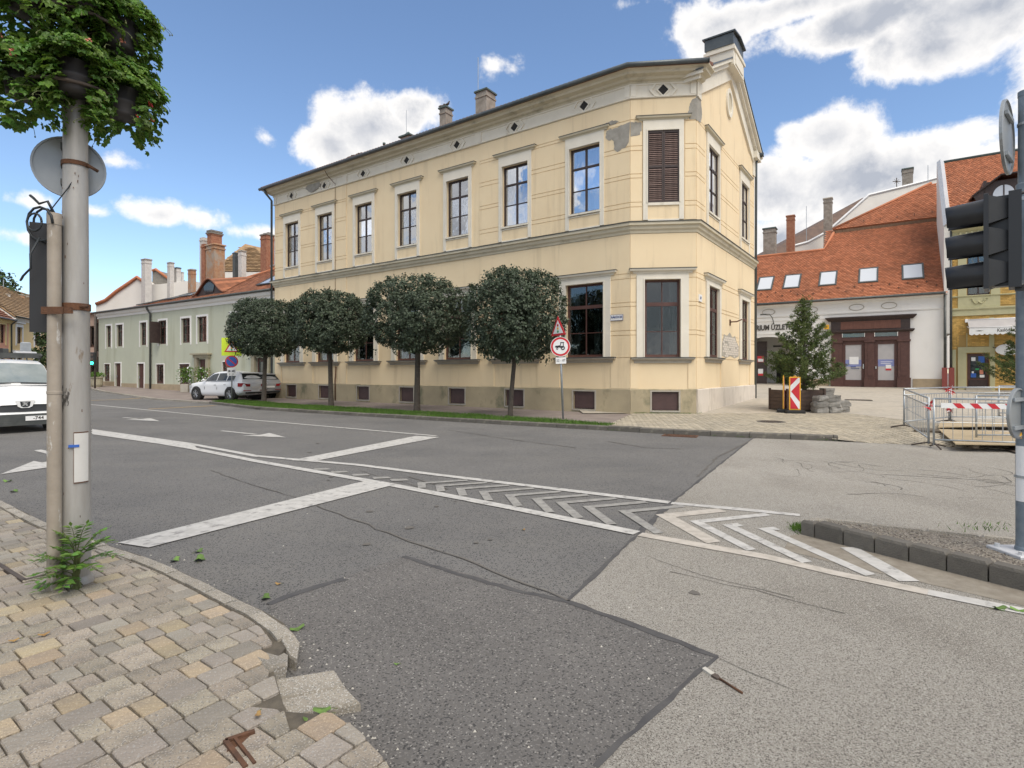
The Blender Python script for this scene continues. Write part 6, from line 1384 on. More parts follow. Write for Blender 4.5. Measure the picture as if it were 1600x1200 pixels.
cf = thing('conifer', 'slim gappy conifer growing in the brown planter box on the plaza', 'tree', (PLX+.3, PLY+.25, pz+.62)); b, t = conifer(3.65, 1.66, 5, 1.7, 95); b.build('crown', m_needle, cf, fix=False); t.build('trunk', m_bark, cf)
pb = thing('planter_box', 'dark brown wooden planter box holding the conifer', 'planter', (PLX, PLY, pz), .12)
for z in range(5): q = MB(); q.box(-.52,1.0,-.03,.0,.06+z*.15,.195+z*.15); q.build('plank', m_planter, pb); q = MB(); q.box(-.52,-.49,.002,1.1,.06+z*.15,.195+z*.15); q.build('plank', m_planter, pb); q = MB(); q.box(.97,1.0,.002,1.1,.06+z*.15,.195+z*.15); q.build('plank', m_planter, pb)
b = MB(); b.box(-.485,.965,.004,1.1,.02,.66); b.build('soil', m_soil, pb)
for x, y in ((-.54,-.06),(.96,-.06),(-.54,1.06),(.96,1.06)): b = MB(); b.box(x, x+.07, y, y+.07, 0, .85); b.build('corner_post', m_planter, pb)
c2 = (27.5, 30.0); z2 = zpl(*c2); cf2 = thing('conifer', 'dense dark conifer by the pole at the right edge, before the yellow brick house', 'tree', (c2[0], c2[1], z2+.1)); b, t = conifer(4.0, 2.2, 9, 1.5, 90); b.build('crown', m_needle, cf2, fix=False); t.build('trunk', m_bark, cf2)
random.seed(31)
# far green behind the van and at the street end
def bush(name, label, cat, loc, r, h, m, n, seed, ls=.22):
    random.seed(seed); o = thing(name, label, cat, loc); b = MB()
    for k in range(n):
        v = rvec(); lump = 1+.3*noise.noise(v*2+Vector((seed,0,0))); c = Vector((v.x*r, v.y*r, h*.55+v.z*h*.45))*1.0; c = Vector((c.x*lump, c.y*lump, h*.55+(c.z-h*.55)*lump))
        for j in range(8): leaf2(b, c+rvec()*.3*r*.5, (rvec()+Vector((0,0,-.3))).normalized(), (v+rvec()*.6).normalized(), ls, ls*.65)
    b.build('crown', m, o, fix=False); t = MB(); t.tube([(0,0,-.2),(0,0,h*.5)], [.12*r*.5,.05*r], 6); t.build('trunk', m_bark, o); return o
bush('far_tree', 'dark green tree glimpsed between the two poles', 'tree', (-44.5, 55, .5), 2.0, 6.2, m_far, 260, 3, .35)
bush('far_tree', 'tree top peeping over the roof at the far left edge', 'tree', (-57, 62, 3.5), 2.0, 9.2, m_far, 200, 4, .4)
bush('shrub', 'small round shrub between van roof and ochre house', 'shrub', (-43.2, 52.5, 2.3), .7, 1.6, m_far, 60, 6, .18)
# sapling sprouting at the foot of the poles
PX, PY = -3.125, 4.0
sp_ = thing('sapling', 'bright green sapling sprouting at the foot of the two poles', 'plant', (-3.03, 3.89, PZ)); random.seed(8); sp_.scale = (.92,.92,.85)
def frond(p0, dirv, L_, n):
    b = MB(); pts = [p0+dirv*L_*t+Vector((0,0,.03*math.sin(t*3)-.10*t*t*L_*2)) for t in [k/6 for k in range(7)]]; b.mat = 1; b.tube(pts, [.004-.0004*k for k in range(7)], 4); b.mat = 0
    side = dirv.cross(Vector((0,0,1))).normalized()
    for k in range(n):
        t = .18+.8*k/n; c = p0+dirv*L_*t+Vector((0,0,.03*math.sin(t*3)-.10*t*t*L_*2))
        for s_ in (-1, 1):
            d = (side*s_+dirv*.55+Vector((0,0,random.uniform(-.25,.15)))).normalized(); leaf2(b, c, d, (Vector((0,0,1))+rvec()*.5).normalized(), random.uniform(.06,.09)*(1.1-.35*t), random.uniform(.026,.038))
    leaf2(b, p0+dirv*L_+Vector((0,0,.03*math.sin(3)-.10*L_*2)), dirv, Vector((0,0,1)), .06, .025); return b
st = MB()
for k, (dx, dy, up, L_, z0) in enumerate([(-.95,-.2,.18,.26,.12),(-.7,-.3,.55,.28,.18),(-.2,-.6,.9,.24,.22),(.2,-.5,.85,.3,.25),(.75,-.1,.75,.33,.24),(.9,.1,.35,.28,.2),(.5,-.7,.4,.26,.16),(-.4,-.8,.3,.26,.1),(-1,.1,-.05,.3,.06),(.1,-.3,1,.3,.3),(-.55,.1,.9,.3,.28),(.95,-.2,.5,.34,.3),(.3,-.9,.1,.22,.1),(-.5,-.75,.6,.26,.2),(.45,-.8,.7,.28,.22),(-.85,-.1,.4,.3,.16),(.85,-.45,.3,.3,.16),(0,-.9,.5,.25,.15),(-.3,-.4,1,.26,.3),(.4,-.2,1,.3,.32),(-.8,-.5,.05,.2,.05),(.6,.3,.9,.28,.28)]):
    d = Vector((dx,dy,up)).normalized(); p0 = Vector((dx*.03,dy*.03,z0)); frond(p0, d, L_, 8).build('leaf_frond', [m_leafs, m_stem], sp_, fix=False); st.tube([(random.gauss(0,.02),random.gauss(0,.02),-.02),(dx*.02,dy*.02,z0*.6),tuple(p0)], .006, 5)
st.build('stem', m_stem, sp_)
# leaves lying about
fl = MB(); 
def leafshape(seed_):
    random.seed(seed_); q = MB(); n = 12; pts = []
    for k in range(n): t = 2*math.pi*k/n; r_ = .045*(1 if k % 2 else .72)*(1.25 if k == 0 else 1); pts.append((r_*1.3*math.cos(t), r_*.8*math.sin(t), .006+.012*math.cos(2*t)+random.uniform(0,.006)))
    q.add([(0,0,.004)]+pts, [(0, 1+k, 1+(k+1) % n) for k in range(n)]); return q
lm = [leafshape(s_).mesh('leaf', m_leafl, fix=False) for s_ in (1,2,3)]; ld_ = leafshape(4).mesh('leaf', m_leafd, fix=False)
LV = [(273,877,0,1.0,0,'pair-side green leaf on the asphalt, left one beside the cobbles'),(312,876,0,1.3,1,'largest bright green leaf on the asphalt beyond the kerb'),(310,863,0,.9,2,'dark curled leaf on the asphalt above the bright green one'),(415,936,0,.9,0,'dark green leaf at the kerb by the tar band'),(463,985,0,.9,1,'dark leaf against the kerb end stone'),(435,914,0,.5,3,'small dry tan leaf on the asphalt near the tar band'),
      (504,1113,.05,.8,2,'long green leaf on the broken slab edge'),(493,1126,.06,1.0,0,'green leaf fallen beside the dropped slabs'),(68,994,PZ,.55,3,'orange brown leaf on the cobbles'),(22,1003,PZ,.45,3,'small yellow leaf on the cobbles at the left edge'),(12,753,0,1.2,1,'pale green leaves on the asphalt at the left edge'),(22,769,0,1.2,2,'dark leaves on the asphalt below the turn arrow'),(1562,953,0,.9,0,'green leaf on the white line at the right edge'),(1592,956,0,1.0,1,'green leaf cut by the right edge of the picture'),(818,829,0,.45,3,'pale leaf scrap in the middle of the lane'),(403,1120,PZ,.4,3,'tiny yellow leaf by the drain frame'),(620,1040,0,.3,1,'tiny green leaf alone on the dark patch')]
random.seed(77)
for u, v, z, s_, k, lb in LV:
    o = thing('fallen_leaf', lb, 'leaf', (*G(u, v, z), z+.009), random.uniform(0,6), 'fallen leaves'); me = ld_ if k == 3 else lm[k]; c = put('blade', me, o); c.scale = (s_, s_, s_)
    q = MB(); q.tube([(-.05*s_,0,.006),(-.085*s_,.006,.004)], .002, 4); q.build('stalk', m_stem, o)
b = MB()
for k in range(220):                        # crumbs and chips along the kerb and in the joints
    t = random.random(); c = random.choice((0,0,1,2))
    if c == 0: x, y = G(470+130*t+random.gauss(0,14), 1000+190*t+random.gauss(0,12)); z = .0
    elif c == 1: x, y = G(80+380*t+random.gauss(0,6), 815+170*t-random.random()*14); z = 0.0
    else: x, y = G(random.uniform(0,1100), random.uniform(800,1190)); z = .004
    r_ = random.uniform(.003, .009)*(1 if c else 1.2); b.add([(x-r_,y-r_*.7,z),(x+r_,y-r_*.5,z),(x+r_*.3,y+r_,z),(x,y,z+r_*1.1)], [(0,1,3),(1,2,3),(2,0,3)])
b.build('grit', m_debris, fix=False, kind='stuff')

# ================================================================ FLOWER POLE, SIGNS AND SIGNALS ON THE LEFT
pole = thing('street_pole', 'thick weathered metal pole on the cobbled corner with rusty hatch', 'pole', (PX, PY, PZ), 0)
b = MB(); b.lathe([(.112,-.02),(.104,.02),(.092,.05),(.088,1.2),(.083,1.97)], 44); b.lathe([(.079,1.95),(.076,2.6),(.073,3.2),(.070,6.2)], 44); b.build('shaft', m_pole, pole)
b = MB(); a0 = -1.25
def shell(b, r, a0, a1, z0, z1, t=.01, n=8, cx=0, cy=0):
    vs = []; 
    for rr_ in (r, r+t):
        for k in range(n+1):
            a = a0+(a1-a0)*k/n
            for z in (z0, z1): vs.append((cx+rr_*math.cos(a), cy+rr_*math.sin(a), z))
    N1 = 2*(n+1); fs = []
    for k in range(n): i = 2*k; fs += [(N1+i,N1+i+2,N1+i+3,N1+i+1),(i,i+1,i+3,i+2),(i+1,N1+i+1,N1+i+3,i+3),(i,i+2,N1+i+2,N1+i)]
    fs += [(0,N1,N1+1,1),(2*n,2*n+1,N1+2*n+1,N1+2*n)]; b.add(vs, fs)
shell(b, .087, -1.02, -.05, .72, 1.08, .010); b.build('hatch_edge', m_rust, pole); b = MB(); shell(b, .093, -.99, -.08, .728, 1.072, .006); b.build('hatch', m_hatch, pole)
b = MB(); shell(b, .0868, -1.30, -.70, .975, .993, .017, 6); b.build('sticker', m_sblu, pole)
b = MB(); shell(b, .074, -3.6, .6, 1.94, 1.99, .016, 22); b.box(-.105,-.07,-.105,-.05,1.94,1.99); b.tube([(.085,-.055,1.965),(.13,-.065,1.965)], .015, 6); b.build('strap', m_rust, pole)
random.seed(5); b = MB()
for k in range(26): a = -random.uniform(.3, 2.6); z = random.uniform(.3, 3.0); shell(b, (.0925-.0045*z) if z < 1.86 else .0795, a, a+random.uniform(.02,.07), z, z+random.uniform(.006,.02), .002, 2)
b.build('rust_spots', m_rust, pole); b = MB()
for k in range(12): a = -2.0+.055*k; z = 1.27+.09*((k*7) % 5)/4; b.tube([(.0895*math.cos(a),.0895*math.sin(a),z),(.0895*math.cos(a+.06),.0895*math.sin(a+.06),z+.05*((k % 3)-1)),(.0895*math.cos(a+.1),.0895*math.sin(a+.1),z+.03)], .0018, 4)
b.build('scribble', m_ink, pole)
sgn = thing('round_sign', 'grey back of a round road sign clamped to the thick pole', 'sign', (PX, PY, 3.10)); b = MB(); b.T = Matrix.Rotation(rad(34), 4, 'Z') @ Matrix.Translation((-.045,.14,.0)); b.lathe([(.0,0),(.215,0),(.215,.012),(0,.012)], 40, axis='y'); b.lathe([(.207,-.012),(.22,-.012),(.22,.014),(.207,.014)], 40, axis='y', ring=True); b.build('disc', m_alu, sgn)
b = MB(); b.T = Matrix.Rotation(rad(34), 4, 'Z')
for z in (-.13, 0.0, .13): b.box(-.03,.03,.07,.14,z-.015,z+.015); b.box(-.09,-.04,.06,.13,z-.02,z+.02)
b.build('bracket', m_flash, sgn); b = MB(); shell(b, .077, -3.5, .35, -.03, .0, .006, 20); b.tube([(.085,.0,-.015),(.14,.03,-.05)], .012, 6); b.build('clamp', m_rust, sgn)
# slim pole with the signal board
TX, TY = -3.17, 3.87
tl_ = thing('traffic_signal', 'slim weathered pole with black signal board seen from behind, strapped to the thick pole', 'traffic light', (TX, TY, PZ)); b = MB(); b.lathe([(.046,-.02),(.043,.02),(.041,1.35),(.044,1.352),(.044,1.37),(.041,1.372),(.040,2.52),(.043,2.52),(.043,2.6),(.0,2.61)], 36); b.build('shaft', m_pole2, tl_)
b = MB(); b.T = Matrix.Rotation(rad(30), 4, 'Z'); b.box(-.145,.10,.06,.07,1.78,2.54); b.cbox(-.12,.07,.07,.2,1.82,2.50,.01); bd = b.build('signal_board', m_blackm, tl_)
for z in (1.94,2.16,2.38): q = MB(); q.T = b.T; q.lathe([(.1,.2),(.105,.2),(.11,.38),(.105,.38)], 18, c=(-.025,z), axis='y', ring=True); q.build('visor', m_black, bd)
b = MB(); b.box(-.05,.10,-.052,-.042,1.90,1.95); b.box(-.055,-.043,-.045,.06,1.90,1.95); b.box(.08,.15,-.045,-.025,1.905,1.945); b.build('strap', m_rust, tl_)
b = MB(); c = Vector((-.07,-.03,2.52)); b.tube([c+Vector((.10*math.cos(t)*(1-.02*t),-.02+.006*t,.10*math.sin(t)*1.15)) for t in [k*.5 for k in range(27)]], .008, 6); b.tube([c+Vector((.05*math.cos(t),-.05,.06*math.sin(t))) for t in [k*.5 for k in range(14)]], .007, 6)
b.tube([(0,0,2.6),(-.03,-.02,2.68),(-.08,-.03,2.66),(-.12,-.03,2.7),(-.15,-.02,2.72)], .009, 6); b.tube([(-.05,-.06,2.42),(-.08,-.1,2.3),(-.06,-.12,2.2),(-.12,-.11,2.15),(-.19,-.05,2.13),(-.22,.0,2.16)], .007, 6); b.tube([(-.03,0,2.62),(.06,.05,2.8),(.1,.1,2.95)], .004, 4); b.build('cable', m_cable, tl_)
# planters with hanging geraniums
def planter(loc, label, seed, r=.255, n=1250, flowers=6, bare=0):
    random.seed(seed); o = thing('flower_planter', label, 'planter', loc, 0, 'flower planters on the pole'); b = MB(); b.lathe([(.0,0),(.085,0),(.092,.02),(.098,.08),(.11,.09),(.11,.11),(.10,.115),(.11,.20),(.10,.20),(.08,.17)], 22); b.sm = [True]*len(b.sm); b.build('pot', m_pot, o)
    b = MB(); fpts = []
    for k in range(n):
        a = random.uniform(0, 6.28); q = random.random()
        if q < .45: rr_ = r*random.random()**.5; c = Vector((math.cos(a)*rr_, math.sin(a)*rr_, .19+.24*(1-(rr_/r)**2)*random.uniform(.3,1.1)))
        else: drop = random.random()**1.25*.38; rr_ = r*(.52+.58*random.random())-.10*drop; c = Vector((math.cos(a)*rr_, math.sin(a)*rr_, .24-drop*(.55+.6*abs(math.sin(a*1.5+seed)))))
        if bare and q >= .45 and abs((a+.913+math.pi) % (2*math.pi)-math.pi) < bare*(.6+.4*random.random()) and c.z < .2: continue
        c *= 1+.12*noise.noise(c*5+Vector((seed,0,0)))
        n_ = (Vector((math.cos(a),math.sin(a),.9))+rvec()*.7).normalized(); d = (Vector((math.cos(a)*.6,math.sin(a)*.6,-.6))+rvec()*.6).normalized(); s = d.cross(n_).normalized(); d = n_.cross(s); R_ = random.uniform(.021,.036)
        pts = []
        for i in range(10):
            t = 2*math.pi*i/10; ro = R_*(1.0 if i % 2 == 0 else .70); pts.append(tuple(c+(d*math.cos(t)+s*math.sin(t))*ro+n_*R_*.18*(1 if i % 2 else -.6)))
        i0 = len(b.v); b.v += [tuple(c-n_*R_*.12)]+pts; b.f += [[i0, i0+1+i, i0+1+(i+1) % 10] for i in range(10)]; b.m += [0]*10; b.sm += [False]*10
        if random.random() < .03: fpts.append(c+n_*.03)
    b.build('foliage', m_leafg, o, fix=False); f = MB(); st_ = MB(); random.shuffle(fpts)
    for c in fpts[:flowers]:
        for i in range(9): leaf2(f, c+rvec()*.012, rvec(), rvec(), .02, .016)
        st_.tube([c*.92, c], .002, 4)
    for i in range(12):
        a = random.uniform(0,6.28); p = Vector((math.cos(a)*r*1.0, math.sin(a)*r*1.0, random.uniform(-.15,.3))); st_.tube([p*.85, p+Vector((math.cos(a)*.04, math.sin(a)*.04, -.02)), p+Vector((math.cos(a)*.07, math.sin(a)*.07, -.05))], .0018, 4)
        st_.lathe([(.002,p.z-.065),(.006,p.z-.058),(.002,p.z-.05)], 5, c=(p.x+math.cos(a)*.07, p.y+math.sin(a)*.07))
    f.build('flowers', m_petal if seed % 2 else m_petals, o, fix=False, kind='stuff'); st_.build('stalks', m_stem, o, fix=False, kind='stuff'); return o
fw_ = Vector((.61,-.79)); rt = Vector((.79,.61))
def pp(f_, r_, z): return (PX+fw_.x*f_+rt.x*r_, PY+fw_.y*f_+rt.y*r_, z)
planter(pp(.19,.0,3.52), 'lower front flower planter hanging on the pole face towards the road', 2, bare=.75); planter(pp(.10,.28,3.46), 'lower right flower planter on the pole with bright red blooms', 3, flowers=9, bare=.5); planter(pp(.05,-.28,3.46), 'lower left flower planter on the pole, cut by the picture edge', 4)
planter(pp(.08,.26,3.96), 'upper right flower planter on the pole with bare dark pot bottom', 6, bare=1.0); planter(pp(.08,-.26,4.02), 'upper left flower planter on the pole, half hidden in leaves', 8); planter(pp(.2,.03,4.10), 'upper front flower planter at the top picture edge', 10); planter(pp(-.22,.05,3.78), 'rear flower planter behind the pole', 12, n=450)
for z in (3.56, 4.06):
    b = MB(); b.tube([(.3*math.cos(t),.3*math.sin(t),z-PZ) for t in [2*math.pi*k/24 for k in range(25)]], .012, 6)
    for k in range(6): t = k*math.pi/3; b.tube([(0,0,z-PZ-.05),(.3*math.cos(t),.3*math.sin(t),z-PZ)], .010, 5)
    b.build('planter_ring', m_iron, pole)
# small far traffic light with a green lamp
ft = thing('far_traffic_light', 'distant black traffic light showing green beside the thick pole', 'traffic light', (-31.2, 41.8, .2)); b = MB(); b.tube([(0,0,0),(0,0,5.8)], .06, 8); b.build('post', m_iron, ft); b = MB(); b.cbox(-.17,.17,-.3,-.05,1.9,2.9,.03); b.build('housing', m_black, ft)
for z, m in ((2.1, emit_mat('green_light', (.02,.9,.35), 3.0)), (2.4, m_iron), (2.7, m_iron)): q = MB(); q.lathe([(.0,-.33),(.11,-.33),(.11,-.3)], 14, c=(0,z), axis='y'); q.build('lens', m, ft)
for i, (x, y, lb) in enumerate(((-33.2,44.4,'left stone flower tub at the far kerb'),(-32.5,43.8,'right stone flower tub at the far kerb'))):
    o = thing('flower_tub', lb, 'planter', (x, y, .45), 0, 'flower tubs at the far kerb'); b = MB(); b.lathe([(.28,0),(.36,.2),(.36,.7),(.42,.72),(.42,.82),(.3,.82)], 14); b.build('tub', m_stone, o); b = MB(); random.seed(i)
    for k in range(140): leaf2(b, Vector((random.gauss(0,.22),random.gauss(0,.22),.85+random.random()*.25)), rvec(), rvec(), .16, .11)
    b.build('foliage', m_leafg, o, fix=False)
for i, (x, lb) in enumerate(((14.85,'potted white-flowered shrub left of the sandstone door'),(16.75,'potted white-flowered shrub right of the sandstone door'))):
    w = mint.matrix_basis @ Vector((x, -.55, 0)); o = thing('potted_shrub', lb, 'potted plant', (w.x, w.y, HL(*w.xy)+.09), 0, 'potted shrubs at the mint house door'); b = MB(); b.cbox(-.25,.25,-.25,.25,0,.55,.02); b.build('pot', m_sillst, o); b = MB(); f = MB(); random.seed(40+i)
    for k in range(330):
        c = Vector((random.gauss(0,.2),random.gauss(0,.2),.65+random.random()*1.0)); leaf2(b, c, rvec(), rvec(), .14, .09)
        if k % 9 == 0: leaf2(f, c+rvec()*.06, rvec(), rvec(), .1, .09); leaf2(f, c+rvec()*.06, rvec(), rvec(), .1, .09)
    b.build('foliage', m_leafg, o, fix=False); f.build('blossom', m_swht, o, fix=False); t = MB(); t.tube([(0,0,.5),(0,0,1.5)], .025, 5); t.build('stem', m_bark, o)

# ================================================================ SIGN POSTS
def disc(b, r, y0, y1, cx=0, cz=0, n=36): b.lathe([(.0,y0),(r,y0),(r,y1),(0,y1)], n, c=(cx,cz), axis='y')
def tri(h, cx=0, cz=0): return [(cx-h*.577, cz-h/3), (cx+h*.577, cz-h/3), (cx, cz+2*h/3)]
ws = thing('sign_post', 'grey post with fluorescent traffic light warning and round no-stopping sign by the white car', 'road sign', (*G(362,626,.12), .12), rad(20)); b = MB(); b.tube([(0,.05,0),(0,.05,3.4)], .032, 8); b.build('post', m_galv, ws)
p = MB(); p.box(-.48,.48,-.01,.01,2.36,3.30); bd = p.build('fluorescent_board', m_syel, ws)
q = MB(); q.slab(tri(.60,0,2.76), -.022, -.012); tr1 = q.build('warning_triangle', m_sred, ws); q = MB(); q.slab(tri(.43,0,2.76), -.028, -.022); q.build('triangle_field', m_swht, tr1)
for z, m in ((2.85,m_sblk),(2.76,m_sora),(2.67,m_sgrn)): q = MB(); disc(q, .045, -.034, -.028, 0, z, 12); q.build('light_symbol', m, tr1)
q = MB(); disc(q, .31, -.022, -.0, 0, 2.06); ns_ = q.build('no_stopping_disc', m_sred, ws); q = MB(); disc(q, .25, -.028, -.022, 0, 2.06); q.build('blue_field', m_sblu, ns_); q = MB(); q.slab([(-.2,2.21),(-.16,2.25),(.2,1.91),(.16,1.87)], -.033, -.028); q.build('red_bar', m_sred, ns_)
q = MB(); q.box(-.21,.21,-.022,0,1.31,1.73); pl = q.build('supplement_plate', m_swht, ws); q = MB(); q.slab([(-.15,1.49),(-.15,1.62),(-.02,1.555),(.1,1.62),(.1,1.49),(-.02,1.555)], -.028, -.022); q.box(.13,.16,-.028,-.022,1.49,1.62); q.build('symbol', m_sblk, pl); lettering('0 - 24', .10, m_ink, pl, (0,-.026,1.39))
q = MB(); 
for z in (2.5,3.1,2.06,1.5): q.box(-.05,.05,-.0,.09,z-.02,z+.02)
q.build('clamp', m_galv, ws)
tx, ty = G(880,655,.12)
ts = thing('tractor_sign_post', 'leaning post with round no-tractors sign, turned warning triangle and small plate', 'road sign', (tx, ty, .12), rad(-4)); ts.rotation_euler = (0, rad(-2.2), rad(-4)); b = MB(); b.tube([(0,.05,0),(0,.05,2.95)], .034, 8); b.build('post', m_galv, ts)
q = MB(); disc(q, .305, -.014, 0, 0, 2.30, 44); td = q.build('round_plate', m_sred, ts); q = MB(); disc(q, .235, -.02, -.014, 0, 2.30, 40); q.build('white_field', m_swht, td); q = MB(); q.lathe([(.30,-.016),(.315,-.016),(.315,.004),(.30,.004)], 44, c=(0,2.30), axis='y', ring=True); q.build('rim', m_swht, td)
q = MB(); q.slab([(-.165,2.28),(-.165,2.33),(.0,2.345),(.0,2.27)], -.026, -.02); q.box(.0,.09,-.0262,-.0203,2.26,2.32); q.slab([(-.02,2.32),(.005,2.32),(.03,2.42),(.01,2.42)], -.0258, -.02); q.slab([(.085,2.30),(.105,2.30),(.105,2.42),(.085,2.42)], -.0258, -.02); q.box(.0,.12,-.0255,-.02,2.415,2.44)
q.lathe([(.035,-.0265),(.065,-.0265),(.065,-.02),(.035,-.02)], 20, c=(.075,2.255), axis='y', ring=True); q.lathe([(.018,-.0265),(.035,-.0265),(.035,-.02),(.018,-.02)], 16, c=(-.105,2.24), axis='y', ring=True); q.build('tractor_symbol', m_sblk, td)
T3 = Matrix.Translation((0,.05,2.86)) @ Matrix.Rotation(rad(-50), 4, 'Z'); q = MB(); q.T = T3; q.slab(tri(.60), -.07, -.06); q.slab([(x*1.03, z*1.03) for x, z in tri(.6)], -.06, -.055); t3 = q.build('warning_triangle', m_sred, ts); q = MB(); q.T = T3; q.slab(tri(.42), -.076, -.07); q.build('triangle_field', m_swht, t3)
for z, m in ((.12,m_sred),(.02,m_sora),(-.08,m_sgrn)): q = MB(); q.T = T3; disc(q, .04, -.082, -.076, 0, z, 12); q.build('light_symbol', m, t3)
q = MB(); q.box(-.165,.165,-.014,0,1.76,1.96); pl = q.build('supplement_plate', m_swht, ts); lettering('22 - 07', .10, m_ink, pl, (0,-.018,1.86))

# ================================================================ VEHICLES
def loft(b, st, cap=True):
    n = len(st[0][1]); vs = []
    for x, half in st: vs += [(x, -y, z) for y, z in half]+[(x, y, z) for y, z in half[::-1]]
    m = 2*n; fs = [(i*m+j, i*m+(j+1) % m, (i+1)*m+(j+1) % m, (i+1)*m+j) for i in range(len(st)-1) for j in range(m)]
    if cap: fs += [list(range(m))[::-1], [(len(st)-1)*m+j for j in range(m)]]
    b.add(vs, fs)
def wheel(car, x, y, r, w, side):
    o = None; b = MB(); b.lathe([(r*.62,-w/2),(r*.9,-w/2),(r,-w*.38),(r,w*.38),(r*.9,w/2),(r*.62,w/2)], 28, axis='y', ring=True); tyre = b.build('wheel', m_rubber, car, (x, y, r)); q = MB(); yo = side*w*.44
    q.lathe([(r*.60,yo-.01),(r*.64,yo-.01),(r*.64,yo+.01),(r*.60,yo+.01)], 24, axis='y', ring=True); q.lathe([(0,yo-.0),(r*.14,yo-.0),(r*.14,yo+side*.012),(0,yo+side*.012)], 12, axis='y')
    for k in range(5):
        a = k*2*math.pi/5+.3
        for da in (-.17, .17): c, s = math.cos(a+da*.5), math.sin(a+da*.5); c2, s2 = math.cos(a+da*1.3), math.sin(a+da*1.3); q.tube([(r*.1*c,yo,r*.1*s),(r*.62*c2,yo,r*.62*s2)], .022*r/.36, 5)
    q.build('rim', m_rim, tyre); q = MB(); q.lathe([(0,yo-side*.05),(r*.6,yo-side*.05),(r*.6,yo-side*.045),(0,yo-side*.045)], 20, axis='y'); q.build('brake_disc', m_iron, tyre)
def make_car(name, label, loc, rotz, paint, s=1.0, L=4.66, hh=1.66, wd=1.89):
    o = thing(name, label, 'car', loc, rotz); kx, kz, ky = L/4.66, hh/1.66, wd/1.89
    def sec(zb, zt, hw): return [(0,zb),(hw*.86,zb),(hw*.97,zb+.10),(hw*1.0,zb+.30*(zt-zb)),(hw*.975,zb+.52*(zt-zb)),(hw*1.0,zb+.70*(zt-zb)),(hw*.975,zt-.04),(hw*.93,zt),(hw*.5,zt+.025),(0,zt+.03)]
    S = [(0,.46,.70,.60),(.05,.34,.78,.72),(.15,.28,.84,.82),(.45,.24,.95,.90),(.95,.24,1.02,.935),(1.45,.24,1.07,.945),(2.4,.24,1.09,.945),(3.2,.25,1.10,.945),(3.9,.28,1.11,.93),(4.35,.34,1.10,.895),(4.56,.42,1.05,.85),(4.64,.5,.95,.80),(4.66,.55,.85,.74)]
    fx = lambda v: (v[0]*kx*s, v[1]*ky*s, v[2]*kz*s)
    b = MB(); b.smooth = True; loft(b, [(x, sec(zb, zt, hw)) for x, zb, zt, hw in S]); b.v = [fx(v) for v in b.v]; body = b.build('body', paint, o)
    Gs = [(1.30,1.06,1.065,.80,.76),(1.75,1.07,1.37,.90,.72),(2.10,1.08,1.57,.92,.68),(2.5,1.09,1.64,.925,.67),(3.2,1.10,1.66,.925,.66),(3.9,1.11,1.60,.90,.63),(4.2,1.11,1.53,.87,.60),(4.42,1.10,1.30,.83,.66),(4.56,1.05,1.08,.80,.74)]
    def gsec(zb, zt, hb, ht): d = zt-zb; return [(0,zb-.04),(hb,zb-.04),(hb,zb),(hb+(ht-hb)*.5+.012,zb+d*.5),(ht+.015,zt-min(.05,d*.3)),(ht*.9,zt-.005),(ht*.5,zt+.02*min(1,d*3)),(0,zt+.025*min(1,d*3))]
    b = MB(); b.smooth = True; loft(b, [(x, gsec(*r)) for x, *r in Gs]); b.v = [fx(v) for v in b.v]; b.build('cabin', paint, o)
    def gi_(x):
        for i in range(len(Gs)-1):
            if Gs[i][0] <= x <= Gs[i+1][0]: t = (x-Gs[i][0])/(Gs[i+1][0]-Gs[i][0]); return [Gs[i][k]+(Gs[i+1][k]-Gs[i][k])*t for k in range(1,5)]
    def sidep(x, t, off=.016): zb, zt, hb, ht = gi_(x); z = zb+(zt-zb)*t; d = zt-zb; tt = 1-min(.05,d*.3)/max(d,.01); ym = hb+(ht-hb)*.5+.012; yy = hb+(ym-hb)*t/.5 if t < .5 else ym+(ht+.015-ym)*min(1,(t-.5)/max(.01,tt-.5)); return ((x), -yy-off, z)
    for sy in (1, -1):
        for x0, x1 in ((1.66,2.62),(2.68,3.40),(3.46,4.0)):
            b = MB(); n = 6; top, bot = [], []
            for k in range(n+1):
                x = x0+(x1-x0)*k/n; lim = .82 if x > 2.2 else .82-.2*(2.2-x)/.5
                if x > 3.6: lim = .82-.55*(x-3.6)
                top.append(sidep(x, lim)); bot.append(sidep(x, .06))
            for k in range(n): b.poly3([bot[k], bot[k+1], top[k+1], top[k]])
            b.v = [fx((v[0], v[1]*sy, v[2])) for v in b.v]; b.build('side_window', m_carglass, o)
        b = MB(); b.poly3([sidep(x, .045, .016) for x in (1.6,2.2,2.8,3.4,4.05)]+[sidep(x, .0, .016) for x in (4.05,3.4,2.8,2.2,1.6)]); b.v = [fx((v[0], v[1]*sy, v[2])) for v in b.v]; b.build('window_trim', m_chrome, o)
        b = MB(); b.smooth = True; b.tube([(1.72,-.90*sy,1.12),(1.70,-1.02*sy,1.14)], [.05,.05], 6); b.tube([(1.62,-1.02*sy,1.15),(1.68,-1.03*sy,1.16),(1.74,-1.03*sy,1.15)], [.05,.085,.07], 8); b.v = [fx(v) for v in b.v]; b.build('mirror', paint if sy > 0 else m_black, o)
        for xw in (.92, 3.74):
            b = MB(); b.lathe([(.0,-.955*sy),(.425,-.955*sy),(.425,-.70*sy),(0,-.70*sy)], 26, c=(xw,.37), axis='y'); b.v = [fx(v) for v in b.v]; b.build('wheel_arch', m_rubber, o)
            wheel(o, xw*kx*s, -.865*sy*ky*s, .365*s*kz, .24*s, -sy)
